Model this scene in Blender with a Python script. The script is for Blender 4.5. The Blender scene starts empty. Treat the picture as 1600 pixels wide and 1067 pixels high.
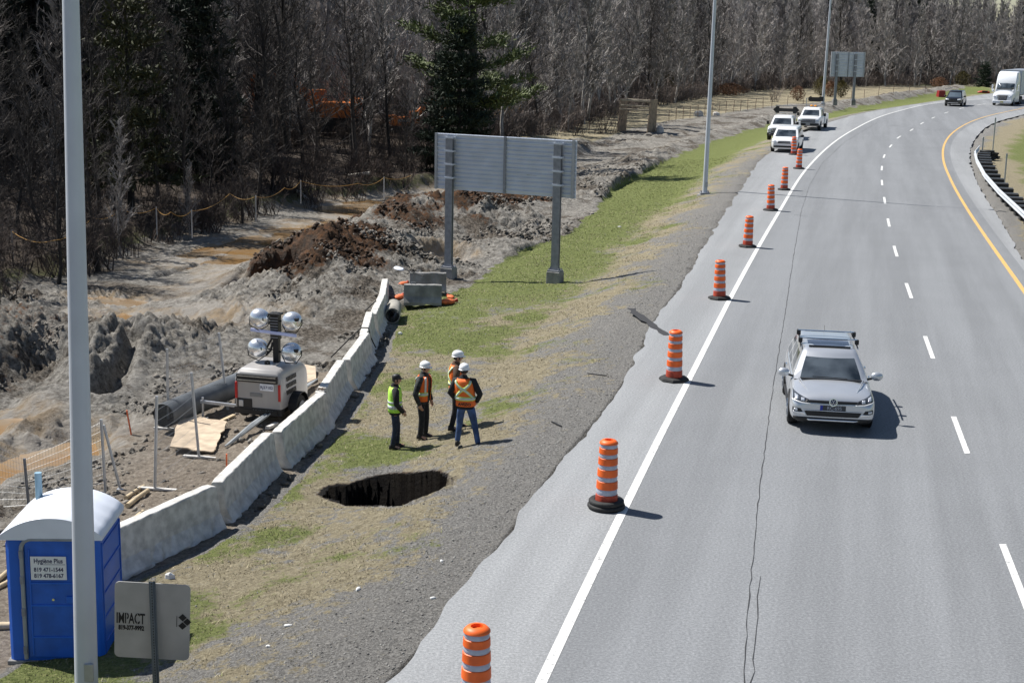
import bpy, bmesh, math, random
import numpy as np
from mathutils import Vector, Matrix
random.seed(7); RNG = np.random.default_rng(7)
S = bpy.context.scene
COL = S.collection
PI = math.pi
rad = math.radians

# ------------------------------------------------------------------ camera
FPX, YH, ROLL, CAMH = 2285.0, 50.0, rad(1.15), 8.3
TILT = math.atan((533.5 - YH) / FPX)
Fw = np.array([0, math.cos(TILT), -math.sin(TILT)])
r0 = np.array([1.0, 0, 0]); u0 = np.cross(r0, Fw)
Rv = math.cos(ROLL) * r0 + math.sin(ROLL) * u0
Uv = -math.sin(ROLL) * r0 + math.cos(ROLL) * u0
cam_d = bpy.data.cameras.new('camera'); cam = bpy.data.objects.new('camera', cam_d); COL.objects.link(cam)
cam_d.sensor_width = 36.0; cam_d.lens = FPX / 1600 * 36.0
cam_d.clip_start = 0.5; cam_d.clip_end = 6000
cam.matrix_world = Matrix(((Rv[0], Uv[0], -Fw[0], 0), (Rv[1], Uv[1], -Fw[1], 0), (Rv[2], Uv[2], -Fw[2], CAMH), (0, 0, 0, 1)))
S.camera = cam

# ------------------------------------------------------------------ light
SUN_EL, SH_AZ = rad(53), rad(-29)
W = bpy.data.worlds.new('World'); S.world = W; W.use_nodes = True
wn = W.node_tree.nodes; wl = W.node_tree.links
bg = wn['Background']; sky = wn.new('ShaderNodeTexSky'); sky.sky_type = 'NISHITA'; sky.sun_disc = False
sky.sun_elevation = SUN_EL; sky.sun_rotation = rad(-61) % (2 * PI); sky.dust_density = .4; sky.air_density = 1.0
wl.new(sky.outputs[0], bg.inputs[0]); bg.inputs[1].default_value = 0.06
sd = bpy.data.lights.new('sun', 'SUN'); sd.energy = 5.0; sd.angle = rad(0.5); sd.color = (1.0, 0.965, 0.91)
so = bpy.data.objects.new('sun', sd); COL.objects.link(so)
sdir = Vector((math.cos(SH_AZ) * math.cos(SUN_EL), math.sin(SH_AZ) * math.cos(SUN_EL), -math.sin(SUN_EL)))
so.rotation_euler = sdir.to_track_quat('-Z', 'Y').to_euler()
S.view_settings.view_transform = 'Standard'; S.view_settings.look = 'None'
S.view_settings.exposure = 0.5; S.view_settings.gamma = 1.0
S.cycles.max_bounces = 5; S.cycles.diffuse_bounces = 2; S.cycles.glossy_bounces = 3
S.cycles.transparent_max_bounces = 6; S.cycles.use_fast_gi = False

# ------------------------------------------------------------------ noise
def _h(ix, iy, seed):
    n = (ix.astype(np.int64) * 374761393 + iy.astype(np.int64) * 668265263 + seed * 974711) & 0xffffffff
    n = ((n ^ (n >> 13)) * 1274126177) & 0xffffffff
    return ((n ^ (n >> 16)) & 0xffff) / 65535.0
def vnoise(x, y, sc, seed=0):
    x = np.asarray(x, float) / sc; y = np.asarray(y, float) / sc
    ix = np.floor(x); iy = np.floor(y); fx = x - ix; fy = y - iy
    fx = fx * fx * (3 - 2 * fx); fy = fy * fy * (3 - 2 * fy)
    a = _h(ix, iy, seed); b = _h(ix + 1, iy, seed); c = _h(ix, iy + 1, seed); d = _h(ix + 1, iy + 1, seed)
    return (a * (1 - fx) + b * fx) * (1 - fy) + (c * (1 - fx) + d * fx) * fy * 1.0
def fbm(x, y, sc, o=4, seed=0, g=0.5):
    s = 0; a = 1; t = 0
    for k in range(o):
        ca, sa = math.cos(k * 1.1), math.sin(k * 1.1)
        s = s + a * vnoise(x * ca - y * sa, x * sa + y * ca, sc / 2 ** k, seed + k * 17); t += a; a *= g
    return s / t
def billow(x, y, sc, o=3, seed=0, g=0.6):
    s = 0; a = 1; t = 0
    for k in range(o):
        ca, sa = math.cos(k * 0.9 + .4), math.sin(k * 0.9 + .4)
        s = s + a * np.abs(2 * vnoise(x * ca - y * sa, x * sa + y * ca, sc / 2 ** k, seed + k * 31) - 1); t += a; a *= g
    return s / t
def sst(a, b, x):
    t = np.clip((x - a) / (b - a), 0, 1); return t * t * (3 - 2 * t)

# ------------------------------------------------------------------ terrain
def rise(y): return 1.15 * sst(60, 240, y)
def ray(px, py):
    return Fw * FPX + Rv * (px - 800) + Uv * (533.5 - py)
def on(px, py, zf):
    """point where the view ray of a photo pixel meets a height field zf(x, y)"""
    d = ray(px, py); lo = (6.0 - CAMH) / d[2]; hi = (-6.0 - CAMH) / d[2]
    for _ in range(50):
        m = (lo + hi) / 2; p = d * m
        if p[2] + CAMH > zf(p[0], p[1]): lo = m
        else: hi = m
    return Vector((p[0], p[1], p[2] + CAMH))
def road(px, py): return on(px, py, lambda x, y: float(rise(y)))
def flat(px, py, z): return on(px, py, lambda x, y: z + float(rise(y)))
def line(pts, z=0.0):
    q = [flat(a, b, z) for a, b in pts]; q.sort(key=lambda v: v.y)
    return np.array([v.x for v in q]), np.array([v.y for v in q])
def fn(pts, z=0.0, lo=None, hi=None):
    xs, ys = line(pts, z)
    if lo: xs = np.r_[xs[0] - (xs[1] - xs[0]) / (ys[1] - ys[0]) * (ys[0] - lo), xs]; ys = np.r_[lo, ys]
    if hi: xs = np.r_[xs, xs[-1] + (xs[-1] - xs[-2]) / (ys[-1] - ys[-2]) * (hi - ys[-1])]; ys = np.r_[ys, hi]
    h = np.diff(ys); dl = np.diff(xs) / h; m = np.r_[dl[0], (dl[:-1] * h[1:] + dl[1:] * h[:-1]) / (h[1:] + h[:-1]), dl[-1]]
    def f(y):
        y = np.clip(np.asarray(y, float), ys[0], ys[-1]); i = np.clip(np.searchsorted(ys, y) - 1, 0, len(h) - 1); t = (y - ys[i]) / h[i]; t2 = t * t; t3 = t2 * t
        return (2 * t3 - 3 * t2 + 1) * xs[i] + (t3 - 2 * t2 + t) * h[i] * m[i] + (-2 * t3 + 3 * t2) * xs[i + 1] + (t3 - t2) * h[i] * m[i + 1]
    return f
PAVL = [(600, 1067), (665, 1000), (720, 930), (780, 850), (860, 740), (900, 690), (935, 650), (990, 570), (1012, 520), (1060, 450), (1110, 370), (1155, 300), (1200, 240), (1240, 215), (1300, 190), (1350, 177), (1400, 168), (1475, 157)]
pavL = fn(PAVL, 0, 2, 900)
PAVR = [(1600, 410), (1560, 340), (1530, 290), (1515, 250), (1525, 215), (1560, 190), (1600, 179)]
pavR = fn(PAVR, 0, 2, 900)
grL = fn([(400, 1067), (560, 950), (700, 860), (790, 720), (900, 600), (960, 520), (1040, 400), (1120, 310), (1210, 235), (1300, 190), (1400, 168)], -.35, 2, 900)
BARB = [(60, 1000), (200, 905), (290, 870), (365, 825), (468, 722), (520, 665), (560, 607), (590, 545), (603, 505), (613, 472)]
barX = fn(BARB, -1.1, 2, 60)
mudE_far = fn([(700, 455), (740, 435), (870, 375), (990, 280), (1100, 230), (1190, 200), (1300, 175), (1430, 152)], -1.2, 30, 900)
def mudE(y): return np.where(y < 50, barX(y) + .25, np.where(y < 55, barX(50) + .25 + (mudE_far(55) - barX(50) - .25) * (y - 50) / 5, mudE_far(y)))
fieldE = fn([(700, 262), (860, 232), (960, 212), (1040, 192), (1100, 184), (1200, 169), (1300, 160), (1450, 146)], -1.4, 60, 900)
FORF = [(0, 440), (100, 410), (300, 345), (440, 312), (560, 292), (670, 275), (740, 240), (800, 225), (900, 198), (1000, 170), (1100, 152), (1200, 141), (1300, 136), (1400, 135)]
forX = fn(FORF, -1.5, 20, 900)
mudF = fn([(0, 455), (150, 400), (300, 350), (440, 320), (560, 300), (670, 290), (760, 266), (900, 242), (960, 212)], -1.7, 20, 900)
PE = [0, 1, 2, 3, 4, 5.5, 7.5, 10, 13, 20, 28, 60]
PZ = [-.03, -.11, -.30, -.58, -.86, -1.0, -1.15, -1.45, -1.75, -1.95, -1.95, -1.9]
def hbase(x, y):
    x = np.asarray(x, float); y = np.asarray(y, float)
    e = (pavL(y) - x) * .97
    z = np.interp(e, PE, PZ)
    f = (mudF(y) - x)                              # beyond the mud: forest bank
    z = z + np.where(y < 130, .75 * sst(-0.3, 2.2, f), 0) + np.where(y < 130, .5 * sst(3, 14, f), 0)
    far = sst(115, 150, y)
    z = z + far * .7 * sst(9, 16, e)
    er = x - pavR(y)
    z = np.where(er > 0, np.interp(er, [0, 1, 4, 12, 40], [-.03, -.08, -.25, -.6, -.4]), z)
    z = np.where((e < 0) & (er < 0), -.10 - .0012 * np.maximum(y, 0), z)
    return z + rise(y)
def seg_d(x, y, a, b):
    ax, ay = a; bx, by = b; dx, dy = bx - ax, by - ay
    t = np.clip(((x - ax) * dx + (y - ay) * dy) / (dx * dx + dy * dy + 1e-9), 0, 1)
    return np.hypot(x - ax - t * dx, y - ay - t * dy)
def chain_d(x, y, pts, rr=None):
    d = np.full(np.shape(x), 1e9)
    for a, b in zip(pts[:-1], pts[1:]): d = np.minimum(d, seg_d(x, y, a, b))
    return d
def wpts(pix, z=-1.9): return [tuple(flat(a, b, z)[:2]) for a, b in pix]
# muddy water: (pixel chain, half width in m, water level)
PUD = [
    ([(-60, 770), (40, 735), (115, 708)], 1.15, -2.22),
    ([(-60, 690), (25, 660)], .8, -2.15),
    ([(205, 512), (250, 516), (300, 522), (330, 526)], 1.8, -2.02),
    ([(60, 520), (110, 522), (160, 517)], .6, -2.02),
    ([(150, 470), (200, 475)], .7, -2.0),
    ([(400, 408), (430, 385), (480, 365), (540, 352)], 2.0, -2.03),
    ([(575, 328), (620, 322), (680, 312), (760, 310)], 3.0, -2.05),
    ([(400, 462), (432, 462)], .9, -2.0),
    ([(680, 428), (700, 420)], .8, -1.8),
    ([(300, 400), (350, 388), (400, 372)], .8, -2.03),
]
PUDW = [(wpts(p, lv), w, lv) for p, w, lv in PUD]
# heaps of spoil: centre pixel (ground), rx, ry, height, brown amount
MND = [((500, 440), 3.6, 5.0, 1.15, .9), ((560, 415), 3.6, 4.5, 1.2, .1), ((470, 455), 2.4, 3.4, .95, 1.0), ((590, 375), 3.6, 5.0, 1.0, .9),
       ((640, 395), 3.0, 4.0, 1.15, .6), ((720, 372), 3.6, 4.2, 1.3, .7), ((770, 380), 3.2, 3.2, .9, .2), ((700, 342), 3, 4.5, 1.0, .3),
       ((790, 335), 3.6, 4.2, 1.0, .85), ((560, 480), 2.4, 4.5, .8, .0), ((470, 510), 3, 3, .55, .0), ((770, 415), 2.8, 3.0, .5, 0), ((630, 440), 2.2, 3.2, .6, 0), ((400, 480), 2.5, 3, .35, .1),
       ((60, 480), 5, 5, .2, .3), ((30, 545), 4.0, 3.4, .6, .35), ((-60, 575), 4, 4, 1.3, .4), ((250, 560), 3, 3.5, .45, 0), ((330, 540), 3, 3, .4, 0), ((190, 580), 1.6, 3, .55, .1),
       ((960, 300), 4, 10, .6, .1), ((1000, 270), 3, 8, .5, .1), ((900, 315), 3, 6, .45, .1)]
MNDW = [(tuple(flat(c[0], c[1], -1.9)[:2]), rx, ry, h, br) for c, rx, ry, h, br in MND]
# trenches and wheel ruts: pixel chain, half width, depth
RUT = [([(-60, 640), (20, 620), (80, 590)], 1.3, .55), ([(160, 625), (190, 595), (215, 568)], .5, .8), ([(150, 600), (200, 560), (250, 535)], .35, .45), ([(60, 545), (120, 520), (210, 500)], .3, .3),
       ([(250, 430), (350, 400), (450, 390)], .3, .2), ([(340, 470), (380, 450), (430, 400)], .3, .2)]
RUTW = [(wpts(p), w, d) for p, w, d in RUT]
HOLE = [(503, 766), (512, 758), (530, 754), (556, 751), (578, 743), (600, 739), (618, 737), (650, 736), (672, 735), (690, 738), (696, 745), (708, 750), (700, 758), (684, 764), (664, 773), (644, 782), (620, 787), (600, 787), (585, 785), (555, 784), (528, 779), (512, 772)]
HOLW = [tuple(on(a, b, lambda x, y: float(hbase(x, y)) - .04)[:2]) for a, b in HOLE]
LIPW = [tuple(on(a, b, lambda x, y: float(hbase(x, y)) - .04)[:2]) for a, b in ((708, 752), (690, 762), (664, 773), (644, 782), (622, 788))]
def inpoly(x, y, poly):
    ins = np.zeros(np.shape(x), bool); n = len(poly)
    for i in range(n):
        x1, y1 = poly[i]; x2, y2 = poly[(i + 1) % n]
        c = ((y1 > y) != (y2 > y)) & (x < (x2 - x1) * (y - y1) / (y2 - y1 + 1e-12) + x1)
        ins ^= c
    return ins
def terrain(x, y, masks=False):
    x = np.asarray(x, float); y = np.asarray(y, float)
    z = hbase(x, y)
    wob = (fbm(x, y, 3, 3, 5) - .5) * 1.6 + (fbm(x, y, .5, 2, 8) - .5) * .5
    e = (pavL(y) - x) * .97
    er = x - pavR(y)
    mud = sst(-.15, .25, mudE(y) - x + wob * np.where(y < 50, .12, .9))
    left = (mud > 0.02)
    forest = sst(-.6, 1.2, mudF(y) - x + wob)
    forest = np.where(y > 120, sst(-1, 2, forX(y) - x + wob * 2), forest)
    fieldm = sst(118, 126, y + wob * 2) * sst(-.6, .8, fieldE(y) - x + wob) * (1 - forest)
    mud = mud * (1 - forest) * (1 - fieldm)
    gs_ = np.zeros_like(z); brown = np.zeros_like(z); rough = mud * (.10 + .9 * sst(.45, .62, fbm(x, y, 3.2, 4, 3))); flatk = np.zeros_like(z)
    compact = sst(6.5, 3.0, barX(np.minimum(y, 50)) - x) * (y < 41) * mud      # worn strip behind the barriers
    for (cx, cy), rx, ry, h, br in MNDW:
        g = np.exp(-(((x - cx) / rx) ** 2 + ((y - cy) / ry) ** 2) * 1.3)
        z = z + mud * h * g * (1 + .5 * (fbm(x, y, 1.5, 2, 44) - .5)); rough = rough + .75 * g * mud; gs_ = np.maximum(gs_, g)
        brown = np.maximum(brown, br * sst(.25, .7, g + (fbm(x, y, 1.6, 3, 21) - .5) * .9))
    for pts, w, d in RUTW:
        dd = chain_d(x, y, pts) + (fbm(x, y, 1.2, 3, 12) - .5) * w * .9
        z = z - mud * d * sst(w, w * .15, dd)
        z = z + mud * d * .15 * np.exp(-((dd - w * 1.3) / (w * .5)) ** 2)
    wet = np.zeros_like(z)
    for pts, w, lv in PUDW:
        dd = chain_d(x, y, pts) + (fbm(x, y, 1.6, 3, 33) - .5) * w * 1.4
        k = sst(w * 1.5, w * .55, dd) * (mud > .5)
        z = z * (1 - k) + (lv - .10 + rise(y)) * k; rough = rough * (1 - .95 * k); wet = np.maximum(wet, sst(w * 2.0, w * .8, dd) * (mud > .5))
    corr = sst(12.5, 8.5, x - mudF(y) + wob * 2) * sst(46, 53, y + wob) * sst(118, 100, y) * (1 - sst(.15, .4, gs_)); rough = rough * (1 - .85 * corr); wet = np.maximum(wet, .45 * corr * sst(.4, .6, fbm(x, y, 3, 3, 77)))
    rough = np.clip(rough, 0, 1.25) * (1 - .8 * compact) * sst(0, .3, mud)
    cl = billow(x, y, 1.7, 2, 50) * .22 + billow(x, y, .40, 3, 60, .8) * .36 + billow(x, y, .22, 2, 66) * .16
    z = z + rough * (cl - .27) + mud * (fbm(x, y, .5, 3, 70, .7) - .5) * .10
    # bank along the forest edge
    bank = np.exp(-((mudF(y) - x - .9) / .9) ** 2) * (y < 125)
    z = z + bank * (billow(x, y, 1.3, 3, 80) * .55 + .15)
    # clod ridge between the verge and the dry field, far side
    ridge = np.exp(-((mudE(y) - 1.8 - x) / 1.6) ** 2) * sst(100, 125, y)
    z = z + ridge * (.35 + .9 * billow(x, y, 1.6, 3, 90))
    z = z + forest * (fbm(x, y, 2.5, 3, 91) - .5) * .5
    verge = (e > 0) & (mud < .5) & (y < 400)
    z = z + np.where(verge, ((fbm(x, y, 1.4, 3, 95) - .5) * .12 + (fbm(x, y, .3, 3, 96, .7) - .5) * .05) * sst(.3, 2, e), 0)
    hole = inpoly(x + (fbm(x, y, .35, 2, 99) - .5) * .22, y + (fbm(x, y, .3, 2, 98) - .5) * .25, HOLW)
    lip = chain_d(x, y, LIPW) + (fbm(x, y, .5, 3, 93) - .5) * .5
    hd = 4.2 * sst(.45, 1.3, lip) ** 1.4 + .05 + .28 * sst(.0, .5, lip); hd = np.where(lip > 1.3, 4.2, hd)
    z = np.where(hole, z - hd + .10 * (fbm(x, y, .2, 2, 94) - .5), z)
    dh = chain_d(x, y, HOLW + HOLW[:1])
    z = z - .10 * np.exp(-(dh / .35) ** 2) * (~hole)
    if not masks: return z
    green = sst(-1.3, 1.2, grL(y) - x + wob * 1.5) * (~left) * 1.0
    inland = grL(y) - x; yy_ = np.clip((y - 17) / 50, 0, 1)
    pw = fbm(x, y, 2.6, 5, 101, .62); p2 = fbm(x, y, .7, 3, 141)
    bias = -.26 + .30 * sst(.3, 4.5, inland) + .10 * sst(32, 60, y) - .12 * sst(34, 27, y) * sst(24, 27, y) + .14 * sst(25, 20, y) * sst(2, 4, inland)
    grass = green * np.clip(.40 + (pw - .5) * 2.2 + (p2 - .5) * .5 + bias * 1.3, 0, .97)
    grass = np.where(y > 40, np.maximum(grass, sst(.4, 4.6, inland + wob * 1.4) * sst(40, 58, y) * .97), grass)
    dry = green * np.clip(.52 + (fbm(x, y, 1.3, 4, 120, .6) - .5) * 1.8 + .25 * sst(0, 3, inland), 0, 1)
    rg = (er > 0)
    grass = np.where(rg, sst(1.5, 4.5, er + wob) * (.62 + .38 * sst(.35, .65, pw)), grass)
    dry = np.where(rg, sst(.3, 1.8, er + wob), dry)
    fm = fieldm
    dry = np.maximum(dry, fm); grass = grass * (1 - fm)
    brown = np.maximum(brown, bank * .6 * sst(.4, .6, fbm(x, y, 4, 2, 130)))
    grass = grass * (1 - np.exp(-(dh / .45) ** 2)) * (~hole); mud = np.maximum(mud, np.exp(-(dh / .22) ** 2) * .55 * (~hole))
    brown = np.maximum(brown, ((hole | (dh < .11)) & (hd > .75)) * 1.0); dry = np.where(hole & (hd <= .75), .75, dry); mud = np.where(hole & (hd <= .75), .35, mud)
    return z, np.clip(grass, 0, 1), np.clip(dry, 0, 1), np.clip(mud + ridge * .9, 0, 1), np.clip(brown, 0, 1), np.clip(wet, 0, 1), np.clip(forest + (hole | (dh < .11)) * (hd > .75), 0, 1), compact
def T(x, y): return float(terrain(np.array([x]), np.array([y]))[0])
def G(px, py): return on(px, py, lambda x, y: float(hbase(x, y)))
def ground(px, py, dz=0):
    p = G(px, py); p.z = T(p.x, p.y) + dz; return p

# ------------------------------------------------------------------ materials
MC = {}
def mat(name, col, rough=.6, metal=0., var=.12, vsc=3., bump=0., bsc=40., spec=.5, col2=None, coat=0., objvar=0.):
    if name in MC: return MC[name]
    m = bpy.data.materials.new(name); m.use_nodes = True; nt = m.node_tree; b = nt.nodes['Principled BSDF']
    b.inputs['Roughness'].default_value = rough; b.inputs['Metallic'].default_value = metal
    b.inputs['Specular IOR Level'].default_value = spec
    if coat: b.inputs['Coat Weight'].default_value = coat; b.inputs['Coat Roughness'].default_value = .06
    tc = nt.nodes.new('ShaderNodeTexCoord'); n = nt.nodes.new('ShaderNodeTexNoise'); n.inputs['Scale'].default_value = vsc; n.inputs['Detail'].default_value = 6
    nt.links.new(tc.outputs['Object'], n.inputs['Vector'])
    r = nt.nodes.new('ShaderNodeValToRGB'); r.color_ramp.elements[0].position = .35; r.color_ramp.elements[1].position = .65
    c1 = [c * (1 - var) for c in col]; c2 = [min(1, c * (1 + var)) for c in (col2 or col)]
    r.color_ramp.elements[0].color = (*c1, 1); r.color_ramp.elements[1].color = (*c2, 1)
    nt.links.new(n.outputs['Fac'], r.inputs['Fac'])
    out = r.outputs['Color']
    if objvar:
        oi = nt.nodes.new('ShaderNodeObjectInfo'); mr = nt.nodes.new('ShaderNodeMapRange')
        mr.inputs['To Min'].default_value = 1 - objvar; mr.inputs['To Max'].default_value = 1 + objvar
        nt.links.new(oi.outputs['Random'], mr.inputs['Value'])
        mx = nt.nodes.new('ShaderNodeVectorMath'); mx.operation = 'SCALE'
        nt.links.new(out, mx.inputs[0]); nt.links.new(mr.outputs['Result'], mx.inputs['Scale']); out = mx.outputs[0]
    nt.links.new(out, b.inputs['Base Color'])
    if bump:
        n2 = nt.nodes.new('ShaderNodeTexNoise'); n2.inputs['Scale'].default_value = bsc; n2.inputs['Detail'].default_value = 5
        nt.links.new(tc.outputs['Object'], n2.inputs['Vector'])
        bp = nt.nodes.new('ShaderNodeBump'); bp.inputs['Strength'].default_value = min(1, bump); bp.inputs['Distance'].default_value = .02 * max(1, bump)
        nt.links.new(n2.outputs['Fac'], bp.inputs['Height']); nt.links.new(bp.outputs['Normal'], b.inputs['Normal'])
    MC[name] = m; return m

def ground_mat():
    m = bpy.data.materials.new('ground_soil'); m.use_nodes = True; nt = m.node_tree; N = nt.nodes; L = nt.links; b = N['Principled BSDF']
    b.inputs['Specular IOR Level'].default_value = .25
    geo = N.new('ShaderNodeNewGeometry')
    a1 = N.new('ShaderNodeAttribute'); a1.attribute_name = 'zone_a'; a2 = N.new('ShaderNodeAttribute'); a2.attribute_name = 'zone_b'
    s1 = N.new('ShaderNodeSeparateColor'); s2 = N.new('ShaderNodeSeparateColor'); L.new(a1.outputs['Color'], s1.inputs[0]); L.new(a2.outputs['Color'], s2.inputs[0])
    def noise(sc, det=5, rgh=.6):
        n = N.new('ShaderNodeTexNoise'); n.inputs['Scale'].default_value = sc; n.inputs['Detail'].default_value = det; n.inputs['Roughness'].default_value = rgh
        L.new(geo.outputs['Position'], n.inputs['Vector']); return n.outputs['Fac']
    def ramp(f, stops):
        r = N.new('ShaderNodeValToRGB'); e = r.color_ramp.elements
        while len(e) < len(stops): e.new(.5)
        for k, (p, c) in enumerate(stops): e[k].position = .5 + (p - .5) * .55; e[k].color = (*c, 1)
        L.new(f, r.inputs['Fac']); return r.outputs['Color']
    def mix(f, a, c):
        x = N.new('ShaderNodeMix'); x.data_type = 'RGBA'; L.new(f, x.inputs[0]); L.new(a, x.inputs[6]); L.new(c, x.inputs[7]); return x.outputs[2]
    fine = noise(9, 8, .78); mid = noise(3.2, 8, .75); big = noise(.8, 6, .65); vf = noise(24, 4, .8)
    gravel0 = mix(mid, ramp(vf, [(.3, (.11, .108, .10)), (.5, (.20, .195, .185)), (.72, (.36, .35, .33))]), ramp(vf, [(.3, (.13, .125, .12)), (.7, (.30, .29, .27))]))
    gravel = mix(big, gravel0, ramp(vf, [(.3, (.11, .104, .094)), (.5, (.20, .192, .178)), (.72, (.33, .315, .29))]))
    dry = mix(mid, ramp(fine, [(.3, (.13, .11, .07)), (.5, (.27, .235, .155)), (.72, (.47, .42, .30))]), ramp(vf, [(.3, (.16, .135, .085)), (.7, (.42, .36, .24))]))
    green = mix(mid, ramp(fine, [(.3, (.055, .068, .018)), (.5, (.130, .165, .042)), (.72, (.29, .29, .12))]), ramp(vf, [(.3, (.07, .10, .02)), (.7, (.25, .265, .10))]))
    mud = mix(big, ramp(fine, [(.30, (.045, .040, .034)), (.46, (.17, .158, .138)), (.72, (.40, .38, .34))]), ramp(mid, [(.3, (.07, .062, .052)), (.5, (.24, .225, .20)), (.7, (.40, .38, .345))]))
    comp = ramp(fine, [(.3, (.16, .13, .10)), (.55, (.26, .22, .175)), (.75, (.38, .33, .27))])
    brown = ramp(mid, [(.3, (.022, .015, .010)), (.5, (.06, .032, .016)), (.72, (.13, .062, .028))])
    wetc = ramp(big, [(.35, (.30, .22, .13)), (.6, (.34, .31, .27))])
    litter = ramp(fine, [(.3, (.018, .013, .010)), (.5, (.06, .045, .033)), (.75, (.17, .13, .10))])
    def thr(f, src, k=.5, src2=None):
        if src2 is not None:
            av = N.new('ShaderNodeMath'); av.operation = 'ADD'; L.new(src, av.inputs[0]); L.new(src2, av.inputs[1]); hv = N.new('ShaderNodeMath'); hv.operation = 'MULTIPLY'; hv.inputs[1].default_value = .5; L.new(av.outputs[0], hv.inputs[0]); src = hv.outputs[0]
        # threshold a smooth mask with texture so its border is broken up
        x = N.new('ShaderNodeMath'); x.operation = 'MULTIPLY_ADD'; L.new(src, x.inputs[0]); x.inputs[1].default_value = k; L.new(f, x.inputs[2])
        y = N.new('ShaderNodeMapRange'); y.inputs['From Min'].default_value = .34 + k * .5; y.inputs['From Max'].default_value = .66 + k * .5; y.interpolation_type = 'SMOOTHSTEP'
        L.new(x.outputs[0], y.inputs['Value']); return y.outputs[0]
    c = mix(thr(s1.outputs[1], mid, 3.0), gravel, dry)
    c = mix(thr(s1.outputs[0], mid, 2.6, fine), c, green)
    mud = mix(ramp(noise(.35, 6, .7), [(.36, (0, 0, 0)), (.48, (1, 1, 1))]), ramp(fine, [(.3, (.035, .028, .021)), (.5, (.10, .085, .068)), (.72, (.24, .21, .175))]), mud)
    mm = mix(a2.outputs['Alpha'], mud, comp)
    mm = mix(s2.outputs[1], mm, wetc); mm = mix(thr(s2.outputs[0], mid, 1.6), mm, brown)
    c = mix(thr(s1.outputs[2], mid, 2.), c, mm)
    c = mix(s2.outputs[2], c, litter)
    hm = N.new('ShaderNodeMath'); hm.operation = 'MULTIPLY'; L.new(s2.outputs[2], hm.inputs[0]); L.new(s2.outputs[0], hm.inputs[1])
    hr = N.new('ShaderNodeMapRange'); L.new(hm.outputs[0], hr.inputs['Value']); hr.inputs['From Min'].default_value = .8; c = mix(hr.outputs[0], c, ramp(mid, [(.3, (.004, .003, .003)), (.7, (.009, .007, .005))]))  # sinkhole walls and floor painted near-black, shade put into the soil colour
    L.new(c, b.inputs['Base Color'])
    rr = N.new('ShaderNodeMapRange'); L.new(s2.outputs[1], rr.inputs['Value']); rr.inputs['To Min'].default_value = .95; rr.inputs['To Max'].default_value = .45
    L.new(rr.outputs[0], b.inputs['Roughness'])
    ad = N.new('ShaderNodeMath'); ad.operation = 'ADD'; L.new(fine, ad.inputs[0]); L.new(mid, ad.inputs[1])
    bp = N.new('ShaderNodeBump'); bp.inputs['Strength'].default_value = 1.0; bp.inputs['Distance'].default_value = .10; L.new(ad.outputs[0], bp.inputs['Height']); L.new(bp.outputs['Normal'], b.inputs['Normal'])
    return m

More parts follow.
